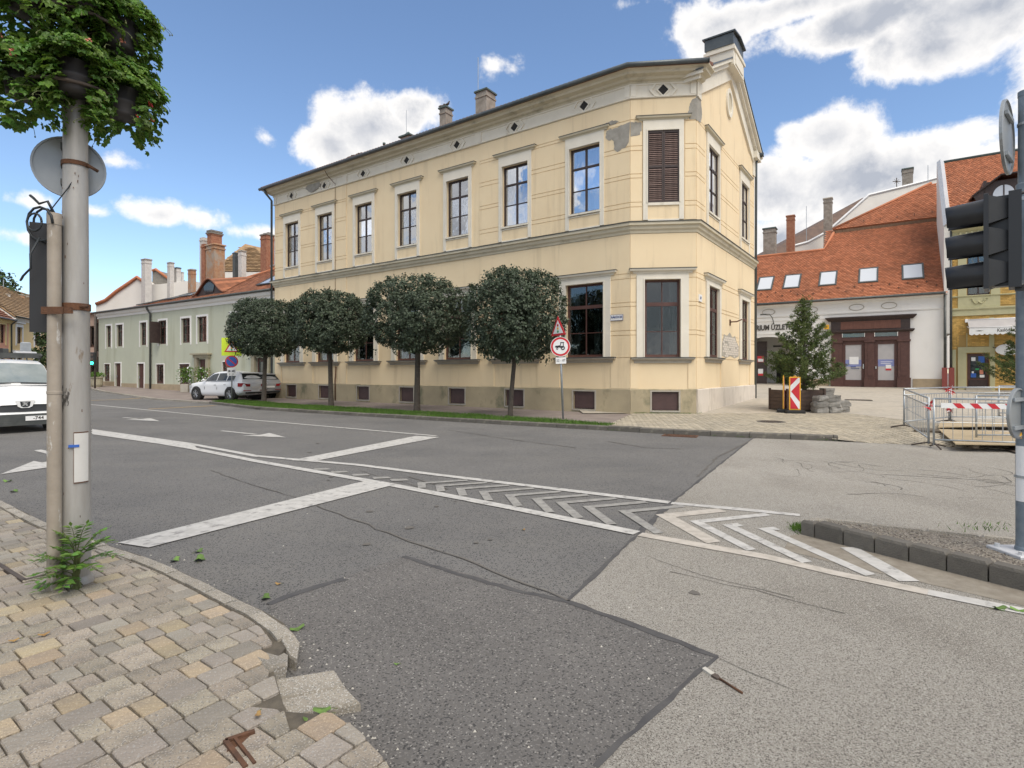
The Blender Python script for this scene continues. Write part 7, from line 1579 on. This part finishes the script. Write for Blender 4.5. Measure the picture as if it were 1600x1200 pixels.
        b = MB(); b.box(2.45,2.62,-.965,-.93,.87,.90); b.box(3.25,3.42,-.965,-.93,.89,.92); b.v = [fx((v[0], v[1]*sy, v[2])) for v in b.v]; b.build('door_handle', m_chrome if paint is m_carw else m_black, o)
        b = MB()
        for x in (1.62, 2.66, 3.52): b.box(x, x+.008, -.9475, -.93, .62, .80)
        b.v = [fx((v[0], v[1]*sy, v[2])) for v in b.v]; b.build('door_gap', m_black, o)
        b = MB(); b.smooth = False; P = [(4.33,-.905),(4.5,-.882),(4.60,-.80),(4.665,-.55),(4.67,-.36)]; n = len(P)
        b.add([(x, y, .80) for x, y in P]+[(x+.004, y-.004, 1.0 if i < 3 else .95) for i, (x, y) in enumerate(P)], [(i,i+1,n+i+1,n+i) for i in range(n-1)]); b.v = [fx((v[0]+.012, v[1]*sy*1.012, v[2])) for v in b.v]; b.build('tail_lamp', m_lred, o)
        b = MB(); P = [(.52,-.895),(.2,-.845),(.07,-.72),(.02,-.55)]; n = len(P); b.add([(x-.012, y*1.01, .70) for x, y in P]+[(x-.01, y*1.01, .84) for x, y in P], [(i,i+1,n+i+1,n+i) for i in range(n-1)]); b.v = [fx((v[0], v[1]*sy, v[2])) for v in b.v]; b.build('headlight', m_lclr, o)
    b = MB(); b.poly3([(4.18,-.56,1.545),(4.455,-.70,1.20),(4.455,.70,1.20),(4.18,.56,1.545)]); b.v = [fx((v[0]+.03, v[1], v[2]+.015)) for v in b.v]; b.build('rear_window', m_carglass, o)
    b = MB(); b.poly3([(1.42,-.76,1.10),(2.03,-.63,1.545),(2.03,.63,1.545),(1.42,.76,1.10)]); b.v = [fx((v[0]-.02, v[1], v[2]+.022)) for v in b.v]; b.build('windscreen', m_carglass, o)
    b = MB(); b.plate([(4.05,-.58,1.61),(4.34,-.58,1.565),(4.34,.58,1.565),(4.05,.58,1.61)], .03); b.v = [fx(v) for v in b.v]; b.build('spoiler', paint, o)
    b = MB(); b.box(4.60,4.69,-.62,.62,.40,.50); b.v = [fx(v) for v in b.v]; b.build('bumper', m_black, o); b = MB(); b.box(4.63,4.685,-.78,-.30,.56,.595); b.box(4.63,4.685,.30,.78,.56,.595); b.v = [fx(v) for v in b.v]; b.build('reflector', m_lred, o)
    b = MB(); b.box(4.665,4.69,-.27,.27,.70,.82); b.v = [fx(v) for v in b.v]; b.build('number_plate', m_swht, o)
    b = MB(); b.box(-.02,.04,-.42,.42,.42,.68); b.v = [fx(v) for v in b.v]; b.build('grille', m_black, o)
    return o
wx, wy = G(307,624.5,.09); 
suv = make_car('white_suv', 'white sport utility car parked before the mint house, tail towards the trees', (wx-.84*.883+.78*.469, wy+.84*.469+.78*.883, .088), rad(-25), m_carw, .95)
grc = make_car('grey_car', 'grey hatchback mostly hidden behind the white car and a tree trunk', (-17.4, 34.8, .088), mrot, m_carg, 1.0, 4.15, 1.5, 1.74)
# white van coming up to the stop line
van = thing('white_van', 'white van with roof rack facing the crossing, cut by the left picture edge', 'van', (-12.95, 14.85, 0), rad(144.9)); L_ = 4.85
def vs_(zb, zt, hw, ht): return [(0,zb),(hw*.9,zb),(hw*.98,zb+.12),(hw,zb+.4*(zt-zb)),(hw*.99,zb+.6*(zt-zb)),(ht,zt-.06),(ht*.93,zt),(0,zt+.03)]
b = MB(); b.smooth = True
loft(b, [(0,vs_(.34,.80,.66,.62)),(.06,vs_(.28,.95,.80,.74)),(.2,vs_(.24,1.05,.90,.82)),(.75,vs_(.22,1.24,.95,.86)),(1.0,vs_(.22,1.46,.95,.84)),(1.45,vs_(.22,1.84,.95,.80)),(1.75,vs_(.22,1.93,.95,.79)),(2.6,vs_(.24,1.97,.95,.80)),(4.5,vs_(.26,1.96,.95,.80)),(4.8,vs_(.3,1.90,.93,.78)),(4.85,vs_(.34,1.80,.88,.74))])
b.build('body', m_vanw, van)
b = MB()
SW = [(.80,1.285,.79),(1.0,1.46,.78),(1.22,1.65,.765),(1.42,1.815,.74)]
for i in range(3):
    for y0, y1 in ((-1,0),(0,1)):
        q0, q1 = SW[i], SW[i+1]; P = lambda q, s_: (q[0]-.01, q[2]*s_, q[1]+.055-.032*abs(s_))
        b.poly3([P(q0,y0), P(q0,y1), P(q1,y1), P(q1,y0)])
ws_ = b.build('windscreen', m_wsglass, van)
b = MB(); b.tube([(.78,-.75,1.29),(.76,-.1,1.31)], .012, 4); b.tube([(.78,.1,1.29),(.76,.72,1.31)], .012, 4); b.box(.66,.80,-.84,.84,1.225,1.245); b.build('wiper', m_black, van)
b = MB(); b.box(-.045,.12,-.86,.86,.22,.50); b.box(-.06,.05,-.55,.55,.2,.3); b.build('bumper', m_flash, van); b = MB(); b.slab([(-.70,.60),(.70,.60),(.78,.74),(-.78,.74)], -.0, .01); b.v = [(-.02-.012+.09*abs(x)**2.2, x, z) for x, y, z in b.v]
b = MB(); n = 16
def strip_y(z0f, z1f, y0, y1, off):
    for k in range(n):
        a, c = y0+(y1-y0)*k/n, y0+(y1-y0)*(k+1)/n; X_ = lambda y, z: off+.24*max(0,abs(y)-.35)**1.7-.0
        b.add([(X_(a,0),a,z0f(a)),(X_(c,0),c,z0f(c)),(X_(c,0)+.03,c,z1f(c)),(X_(a,0)+.03,a,z1f(a))], [(0,1,2,3)])
strip_y(lambda y: .56+.02*abs(y), lambda y: .76-.02*abs(y), -.70, .70, -.035); b.build('grille', m_black, van); b = MB(); strip_y(lambda y: .755-.02*abs(y), lambda y: .80-.02*abs(y), -.74, .74, -.04); strip_y(lambda y: .50, lambda y: .565, -.78, .78, -.045); b.build('grille_surround', m_vanw, van)
b = MB(); b.slab([(-.2,.86),(.2,.86),(.15,.70),(.08,.66),(-.08,.66),(-.15,.70)], -.05, -.01); b.v = [(y, x, z) for x, y, z in b.v]; em = b.build('emblem_shield', m_vanw, van); b = MB(); b.slab([(-.11,.83),(.11,.83),(.09,.71),(.04,.68),(-.04,.68),(-.09,.71)], -.056, -.05); b.v = [(y, x, z) for x, y, z in b.v]; b.build('emblem_ground', m_black, em)
b = MB()
for s_ in ([(-.07,.80),(-.02,.82),(.02,.80),(.06,.815),(.03,.77),(.055,.72),(.02,.71),(.0,.75),(-.04,.715),(-.07,.72),(-.03,.77)],): b.slab(s_, -.062, -.056)
b.v = [(y, -x, z) for x, y, z in b.v]; b.build('emblem', m_chrome, em)
b = MB(); b.box(-.07,-.06,-.50,.0,.32,.44); np_ = b.build('number_plate', m_swht, van); me = text_mesh('-744', .125, .002, .002); me.materials.clear(); me.materials.append(m_ink); o = put('lettering', me, np_, (-.073, -.27, .38)); o.rotation_euler = (rad(90), 0, rad(-90))
for sy in (1, -1):
    b = MB(); b.add([(.055,.56*sy,.79),(.34,.93*sy,.92),(.60,.955*sy,1.10),(.30,.90*sy,1.08),(.085,.66*sy,.93)], [(0,1,2,3,4)]); b.v = [(x-.015, y*1.008, z) for x, y, z in b.v]; b.build('headlight', m_lclr, van)
    b = MB(); b.tube([(1.05,.9*sy,1.3),(.98,1.06*sy,1.32)], .04, 6); b.cbox(.86,1.02,min(1.0*sy,1.22*sy),max(1.0*sy,1.22*sy),1.18,1.50,.03); b.build('mirror', m_black, van)
    b = MB(); b.poly3([(1.18,.92*sy,1.20),(2.05,.955*sy,1.20),(2.05,.875*sy,1.70),(1.62,.865*sy,1.70)]); b.v = [(x, y*1.012, z) for x, y, z in b.v]; b.build('side_window', m_carglass, van)
    for xw in (.95, 3.95):
        b = MB(); b.lathe([(0,.962*sy),(.39,.962*sy),(.39,.7*sy),(0,.7*sy)], 24, c=(xw,.34), axis='y'); b.build('wheel_arch', m_rubber, van); wheel(van, xw, .88*sy, .33, .22, sy)
b = MB(); b.slab([(-.62,1.075),(-.12,1.075),(-.12,1.105),(-.62,1.105)], .40, .41)
lb = MB()
for k in range(16): lb.box(.285+.0,.30,-.60+.033*k,-.578+.033*k,1.085+.0,1.10) if False else None
for y0, tx_ in ((-.42,'technical service'),(.42,'kommunal service')): me = text_mesh(tx_, .055, .001); me.materials.clear(); me.materials.append(m_galv); o = put('lettering', me, van, (.60,y0,1.232)); o.rotation_euler = (rad(22), 0, rad(-90))
rk = MB()
for x in (1.75,2.9,4.1): rk.tube([(x,-.8,2.07),(x,.8,2.07)], .028, 6); rk.tube([(x,-.76,1.93),(x,-.76,2.07)], .022, 5); rk.tube([(x,.76,1.93),(x,.76,2.07)], .022, 5)
rk.tube([(1.6,-.78,2.10),(4.3,-.78,2.10)], .03, 6); rk.tube([(1.6,.78,2.10),(4.3,.78,2.10)], .03, 6); rk.box(1.7,1.74,-.8,.8,2.02,2.16); rk.build('roof_rack', m_flash, van)
rb = thing('rack_box', 'small dark box strapped on the roof rack of the white van', 'box', (0,0,0)); rb.matrix_world = van.matrix_basis @ Matrix.Translation((2.1,.05,2.13)); b = MB(); b.cbox(-.2,.2,-.16,.16,0,.16,.02); b.build('case', m_flash, rb); b = MB(); b.box(-.205,.205,-.03,.03,-.01,.165); b.build('strap', m_black, rb)
bc = thing('beacon_bar', 'grey lamp unit standing on the roof rack of the white van', 'lamp', (0,0,0)); bc.matrix_world = van.matrix_basis @ Matrix.Translation((2.0,-.5,2.13)); b = MB(); b.cbox(-.12,.12,-.24,.24,0,.08,.02); b.build('foot', m_sheet, bc); b = MB(); b.cbox(-.07,.07,-.12,.10,.08,.36,.03); b.build('housing', m_galv, bc)

# ================================================================ PLAZA FURNITURE
def cb_board(name, label, loc, rotz, flip=1):
    o = thing(name, label, 'road sign', loc, rotz, 'red and white chevron boards by the planter'); b = MB(); b.cbox(-.19,.19,-.02,.02,.12,1.32,.02); b.box(-.04,.04,-.012,.012,1.31,1.36); pan = b.build('panel', m_sora, o); q = MB(); q.box(-.155,.155,-.026,-.02,.16,1.28); w = q.build('white_field', m_swht, pan)
    f = flip
    for pts in ([(-.155,1.28),(.155,1.28),(.12,1.27),(-.155,.95)],[(.155,1.10),(.155,.58),(-.12,.80),(-.155,.76)],[(-.155,.62),(.155,.24),(.155,.16),(-.155,.16)]): pass
    P1 = [(-.155,1.28),(.10,1.28),(-.155,1.0)]; P2 = [(.155,1.12),(-.13,.79),(.155,.42)]; P3 = [(-.155,.60),(.12,.16),(-.155,.16)]
    for P in (P1, P2, P3): q = MB(); q.slab([(x*f, z) for x, z in P], -.031, -.026); q.build('red_field', m_sred, w)
    q = MB(); q.cbox(-.30,.30,-.22,.22,0,.11,.03); q.build('rubber_base', m_rubber, o); return o
x, y = 10.25, 20.25; cb_board('chevron_board', 'red and white arrow board with yellow rim in front of the brown planter', (x, y, zpl(x, y)), rad(-12)); x, y = 10.10, 20.78; cb_board('chevron_board', 'second arrow board seen edge-on at the left side of the brown planter', (x, y, zpl(x, y)), rad(62))
def blockmesh(seed, w, d, h_):
    random.seed(seed); q = MB(); n = 8; pts = [(-w/2,-d/2+.05),(-w/2+.05,-d/2),(w/2-.05,-d/2),(w/2,-d/2+.05),(w/2,d/2-.05),(w/2-.05,d/2),(-w/2+.05,d/2),(-w/2,d/2-.05)]
    j = lambda p, s_: (p[0]*s_+random.uniform(-.04,.04), p[1]*s_+random.uniform(-.035,.035)); A_ = [j(p,.95) for p in pts]; B_ = [j(p,1.03) for p in pts]; C_ = [j(p,.93) for p in pts]
    q.add([(*p, 0) for p in A_]+[(*p, h_*random.uniform(.4,.6)) for p in B_]+[(*p, h_*random.uniform(.9,1)) for p in C_], [list(range(8))[::-1], [16+i for i in range(8)]]+[(i,(i+1) % 8,8+(i+1) % 8,8+i) for i in range(8)]+[(8+i,8+(i+1) % 8,16+(i+1) % 8,16+i) for i in range(8)]); return q
STK = [((11.28,20.5),3,'leftmost stack beside the planter'),((11.82,20.55),3,'middle front stack beside the planter'),((12.3,20.85),2,'right end stack beside the planter'),((12.15,21.5),4,'tall rear stack behind the middle one'),((11.5,21.25),3,'rear stack hidden behind the leftmost one')]
ORD = ['bottom','second','third','topmost']
for si, ((x, y), n, lb) in enumerate(STK):
    z = zpl(x, y)
    for k in range(n):
        h_ = random.choice((.20,.215,.23)); o = blockmesh(si*7+k, .50, .34, h_).build('concrete_block', m_block, None, (x+random.uniform(-.04,.04), y+random.uniform(-.04,.04), z), rotz=random.uniform(-.3,.3)); tag(o, 'rough grey concrete block, %s of the %s' % ('topmost' if k == n-1 else ORD[k], lb), 'block', 'concrete blocks stacked beside the planter'); z += h_
def manhole(label, x, y, z, r, m=m_iron):
    o = thing('manhole_cover', label, 'manhole cover', (x, y, z)); b = MB(); b.lathe([(r,-.03),(r+.06,-.03),(r+.06,.006),(r,.006)], 32, ring=True); b.build('frame', m_kerbd, o); b = MB(); b.lathe([(0,-.03),(r-.006,-.03),(r-.006,.004),(0,.004)], 32)
    for k in range(-4, 5): w = math.sqrt(max(0,(r*.9)**2-(k*r*.2)**2)); b.box(-w, w, k*r*.2-.012, k*r*.2+.012, .004, .010)
    b.build('lid', m, o); return o
x, y = G(1205,659,.125); manhole('round iron manhole cover in the herringbone paving of the plaza', x, y, zpl(x, y)+.004, .34)
x, y = 16.3, 26.3; o = thing('cover_plate', 'dark rectangular access cover before the white shop house', 'manhole cover', (x, y, zpl(x, y)), -.5); b = MB(); b.box(-.55,.55,-.35,.35,-.03,.008); b.build('frame', m_kerbd, o); b = MB(); b.box(-.5,.5,-.3,.3,-.02,.014); b.build('lid', m_iron, o)
gx_, gy_ = G(1063,681.5); gu_ = thing('gully_grate', 'rusty iron gully grate at the plaza kerb', 'drain', (gx_, gy_+.02, 0), math.atan2(KR[2][1]-KR[1][1], KR[2][0]-KR[1][0])); b = MB(); b.box(-.42,.42,-.22,-.18,-.03,.016); b.box(-.42,.42,.18,.22,-.03,.016); b.box(-.42,-.38,-.18,.18,-.03,.016); b.box(.38,.42,-.18,.18,-.03,.016); b.build('frame', m_rust, gu_); b = MB(); b.box(-.38,.38,-.18,.18,-.03,.007); b.build('pit', m_dark, gu_)
q = MB(); q.box(-.022,.022,-.18,.18,.0075,.015); gm = q.mesh('bar', m_rust)
for k in range(9): put('bar', gm, gu_, (-.32+k*.08, 0, 0)).rotation_euler = (0, 0, -.35)
# crowd barriers round the dug-up corner
def barrier(p, q_, label, h_=1.05, flat=True):
    P, Q = Vector((*p, zpl(*p))), Vector((*q_, zpl(*q_))); L_ = (Q-P).length; o = thing('crowd_barrier', label, 'barrier', tuple(P), math.atan2(Q.y-P.y, Q.x-P.x), 'crowd barriers round the excavation'); dz = Q.z-P.z; sl = dz/L_
    def Z_(x, z): return z+sl*x
    b = MB(); b.tube([(0,0,.06),(0,0,h_)], .021, 7); b.tube([(L_,0,Z_(L_,.06)),(L_,0,Z_(L_,h_))], .021, 7); b.tube([(0,0,h_-.01),(L_,0,Z_(L_,h_-.01))], .021, 7); b.tube([(0,0,h_-.17),(L_,0,Z_(L_,h_-.17))], .015, 6); b.tube([(0,0,.18),(L_,0,Z_(L_,.18))], .018, 6); b.build('frame', m_galv, o)
    n = max(4, int(L_/.165)); q = MB(); q.tube([(0,0,.18),(0,0,h_-.17)], .006, 5); bm_ = q.mesh('bar', m_galv)
    for k in range(1, n): put('bar', bm_, o, (L_*k/n, .0, sl*L_*k/n))
    q = MB(); q.tube([(.02,0,.55),(L_-.02,0,Z_(L_,.55))], .007, 5); q.build('middle_rail', m_galv, o)
    for x in (.03, L_-.03) : q = MB(); q.tube([(x,-.30,Z_(x,.02)),(x,0,Z_(x,.09)),(x,.30,Z_(x,.02))], .018, 6); q.build('foot', m_iron, o)
    return o
A1 = G(1459,699,.03); A2 = (11.5, 10.75); B1 = G(1451,696.5,.03); B2 = (10.35, 14.75); C2_ = (12.75, 16.3); D2_ = (16.2, 16.3)
barrier(A1, A2, 'crowd barrier nearest the road, carrying the red and white plank'); barrier(B1, B2, 'crowd barrier at the left side, receding from the road'); barrier(B2, C2_, 'crowd barrier at the rear left corner'); barrier((C2_[0]+.05, C2_[1]), D2_, 'long rear crowd barrier facing the yellow brick house'); barrier((15.6,17.9), (18.4,17.6), 'farthest crowd barrier by the right-hand pole'); barrier((A1[0]+1.35,A1[1]+.55), (A1[0]+3.4,A1[1]+.2), 'inner crowd barrier standing just behind the front one')
d_ = (Vector(A2)-Vector(A1)); ang = math.atan2(d_.y, d_.x); wp = thing('warning_plank', 'red and white striped warning plank tied along the front barrier', 'barrier', (A1[0]+.1, A1[1]-.06, .86), ang); b = MB(); b.box(0,2.4,-.015,.015,0,.105); b.build('plank', m_swht, wp)
for k in range(8): q = MB(); q.slab([(.2+k*.29,.105),(.33+k*.29,.105),(.42+k*.29,0),(.29+k*.29,0)], -.018, -.015); q.build('red_stripe', m_sred, wp)
for i, (px, py, z, lb) in enumerate(((B1[0]+.02,B1[1]-.02,.88,'red and white tape knotted where the two front barriers meet'),(C2_[0]-.03,C2_[1]-.05,.95,'red and white tape knotted high on the rear barrier corner'),(C2_[0]-.03,C2_[1]-.05,.42,'red and white tape knotted low on the rear barrier corner'))):
    o = thing('tape_knot', lb, 'tape', (px, py, z+zpl(px, py)), 0, 'tape knots on the barriers'); random.seed(60+i)
    for nm, m, n in (('red_tape', m_sred, 12), ('white_tape', m_swht, 6)):
        b = MB()
        for k in range(n): leaf2(b, rvec()*.05, (rvec()+Vector((0,0,-.4))).normalized(), rvec(), random.uniform(.08,.22), .05)
        b.build(nm, m, o, fix=False)
def board(label, pts, z, t, m, planks=0, name='plywood_sheet', cat='board', grp='boards over the excavation'):
    c = sum((Vector(p) for p in pts), Vector((0,0)))/len(pts); o = thing(name, label, cat, (c.x, c.y, z), 0, grp); q = MB(); q.prism([(p[0]-c.x, p[1]-c.y) for p in pts], 0, t); q.build('sheet', m, o); q = MB(); a, e = Vector(pts[0])-c, Vector(pts[1])-c; d = (e-a).normalized(); n = Vector((-d.y, d.x)); mid = (a+e)/2
    for s_ in (-.4, .4): p = mid+d*s_*(e-a).length*.8+n*.12; q.box(p.x-.06, p.x+.06, p.y-.06, p.y+.06, -min(z,.08)+.002, 0)
    q.build('bearer', m_plank, o); return o
board('large plywood sheet nearest the road inside the barriers', [G(1493,694,.16), (11.2,10.95), (12.3,13.2), G(1466,671,.16)], .15, .025, m_plywood); board('plywood sheet lying farther back inside the barriers', [G(1466,669,.2), G(1556,667,.2), (14.6,13.6), (14.4,15.0), G(1470,660,.2)], .21, .025, m_plywood)
board('dark plank lying across the left foot of the barriers', [G(1428,676,.1), G(1490,679,.1), G(1490,676,.1), G(1430,672,.1)], .12, .05, m_plank, name='dark_plank')
board('dark ramp plate by the foot of the right-hand pole', [G(1570,703,.02), G(1590,709,.02), G(1630,704,.02), G(1600,697,.02)], .012, .03, m_iron, name='ramp_plate', cat='plate')
# signal pole at the right picture edge
SX, SY = 4.205, 4.57
sp2 = thing('signal_pole', 'blue grey signal pole on the traffic island at the right picture edge', 'pole', (SX, SY, iz-.03)); b = MB(); b.lathe([(.075,0),(.072,.05),(.066,.06),(.064,2.95),(.066,2.95),(.066,3.02),(.052,3.03),(.050,3.74),(.053,3.74),(.053,3.78),(0,3.79)], 40); sh_ = b.build('shaft', m_bpole, sp2); b = MB(); b.cbox(-.19,.19,-.16,.16,-.01,.025,.006)
for x_, y_ in ((-.14,-.11),(.14,-.11),(-.14,.11),(.14,.11)): b.lathe([(0,.025),(.02,.025),(.02,.05),(0,.05)], 6, c=(x_, y_))
b.build('base_plate', m_sheet, sp2); b = MB(); shell(b, .066, 2.9, 4.1, .43, .88, .005, 8); b.build('white_sleeve', m_swht, sp2); b = MB(); shell(b, .072, 2.5, 4.6, .62, .64, .004, 10); shell(b, .054, 0, 6.2, 3.5, 3.52, .004, 14); shell(b, .068, 0, 6.2, 2.2, 2.23, .004, 14); shell(b, .068, 0, 6.2, 2.88, 2.91, .004, 14); b.build('band', m_galv, sp2)
th = math.atan2(-.74, -.67); hx, hy, hz = 3.735, 4.45, 2.25
th = math.atan2(-.74, -.67); hd = thing('traffic_light', 'black three-lamp traffic light head with long visors, seen from its side', 'traffic light', (hx, hy, hz), th); b = MB(); b.cbox(-.135,.135,.02,.05,0,.74,.006); b.build('backing_plate', m_blackm, hd); b = MB(); b.box(-.105,.105,.165,.24,.0,.735); b.box(-.05,.05,.05,.165,.02,.72); b.build('housing', m_blackm, hd)
for k in range(3):
    z = .125+.245*k; q = MB(); q.add([(-.115,.05,z-.11),(.115,.05,z-.11),(.115,.05,z+.11),(-.115,.05,z+.11),(-.075,.17,z-.07),(.075,.17,z-.07),(.075,.17,z+.07),(-.075,.17,z+.07)], [(0,1,5,4),(1,2,6,5),(2,3,7,6),(3,0,4,7),(4,5,6,7)]); ch = q.build('lamp_case', m_black, hd)
    q = MB(); n = 20; r0, r1 = .108, .098; vs = []
    for (yy, r_, dz) in ((.02,r0,0),(-.225,r1,-.012)):
        for rr_ in (r_, r_-.006):
            for i in range(n+1): a = -.95+(math.pi+1.9)*i/n; vs.append((rr_*math.cos(a), yy+( .012*(1-math.sin(max(-.2,a if a < math.pi/2 else math.pi-a))) if yy < 0 else 0), z+rr_*math.sin(a)+dz))
    N1 = n+1; fs = []
    for i in range(n): fs += [(i,i+1,2*N1+i+1,2*N1+i),(N1+i,3*N1+i,3*N1+i+1,N1+i+1),(2*N1+i,2*N1+i+1,3*N1+i+1,3*N1+i)]
    q.smooth = True; q.add(vs, fs); q.build('visor', m_blackm, ch); q = MB(); q.lathe([(0,.012),(.1,.012),(.1,.02),(0,.02)], 20, c=(0,z), axis='y'); q.build('lens', m_iron, ch)
b = MB(); b.tube([(0,.2,.72),(-.06,.28,.75),(-.22,.40,.73)], .014, 6); b.tube([(0,.2,.04),(-.06,.28,.0),(-.22,.40,.02)], .016, 6); b.box(-.04,.04,.2,.3,-.02,.02); b.build('bracket', m_blackm, hd)
def edge_sign(label, c, f, r, mfront, name='round_sign', tip=None):
    t_ = math.atan2(f[0], -f[1]); o = thing(name, label, 'road sign', c, t_); b = MB(); b.lathe([(0,0),(r-.01,0),(r,-.006),(r,.014),(r-.012,.018),(r-.015,.006),(0,.006)], 40, axis='y'); b.build('disc', m_alu, o); q = MB(); q.lathe([(0,-.004),(r-.012,-.004),(r-.012,-.0005),(0,-.0005)], 40, axis='y'); q.build('face', mfront, o); q = MB()
    for x_ in (-.07, .07):
        for z_ in (-r*.55, r*.55): q.lathe([(0,.006),(.012,.006),(.012,.02),(0,.02)], 8, c=(x_, z_), axis='y')
    q.build('bolts', m_galv, o, kind='stuff')
    for zz_ in (-r*.55, r*.55): q = MB(); q.box(-.14,.14,.008,.03,zz_-.015,zz_+.015); q.build('bracket', m_galv, o)
    return o
edge_sign('large round sign seen almost edge-on near the top of the right pole', (4.0, 4.52, 3.50), (-.655,.755), .295, m_sred); o = edge_sign('small round sign seen from behind low on the right pole', (4.085, 4.52, 1.27), (-.52,.85), .205, m_sblu); q = MB(); q.slab([(-.12,-.205),(-.02,-.205),(-.12,-.1)], .004, .012); q.build('yellow_tip', m_sora, o)
bs = thing('blue_sign', 'blue round sign with white rim cut by the right picture edge', 'road sign', (4.30, 4.47, .93), rad(-36)); b = MB(); disc(b, .175, -.01, 0); d0 = b.build('disc', m_swht, bs); q = MB(); disc(q, .155, -.014, -.01); q.build('blue_field', m_sblu, d0); q = MB(); q.slab([(-.03,.09),(.03,.09),(.03,-.02),(.08,-.02),(0,-.12),(-.08,-.02),(-.03,-.02)], -.018, -.014); q.build('arrow', m_swht, d0); q = MB(); q.box(-.03,.03,0,.08,-.02,.02); q.build('bracket', m_galv, bs)
# run-over brush on the asphalt
x, y = G(1128,1066); br_ = thing('flattened_brush', 'run-over brush with pale head lying on the asphalt', 'brush', (x, y, .004), 0); c = Vector((x, y)); P = lambda u, v: tuple(Vector(G(u, v))-c)
q = MB(); q.prism([P(1097,1048.5),P(1102,1046),P(1117,1056),P(1111,1058.5)], 0, .012); q.build('head', m_debris, br_); q = MB(); q.prism([P(1111,1058.5),P(1117,1056),P(1123,1059),P(1126,1064),P(1120,1064)], 0, .011); q.build('neck', m_iron, br_); a, e = P(1124,1063), P(1160,1086); q = MB(); q.tube([(*a,.006),(*e,.006)], .006, 6); q.build('handle', m_rust, br_)
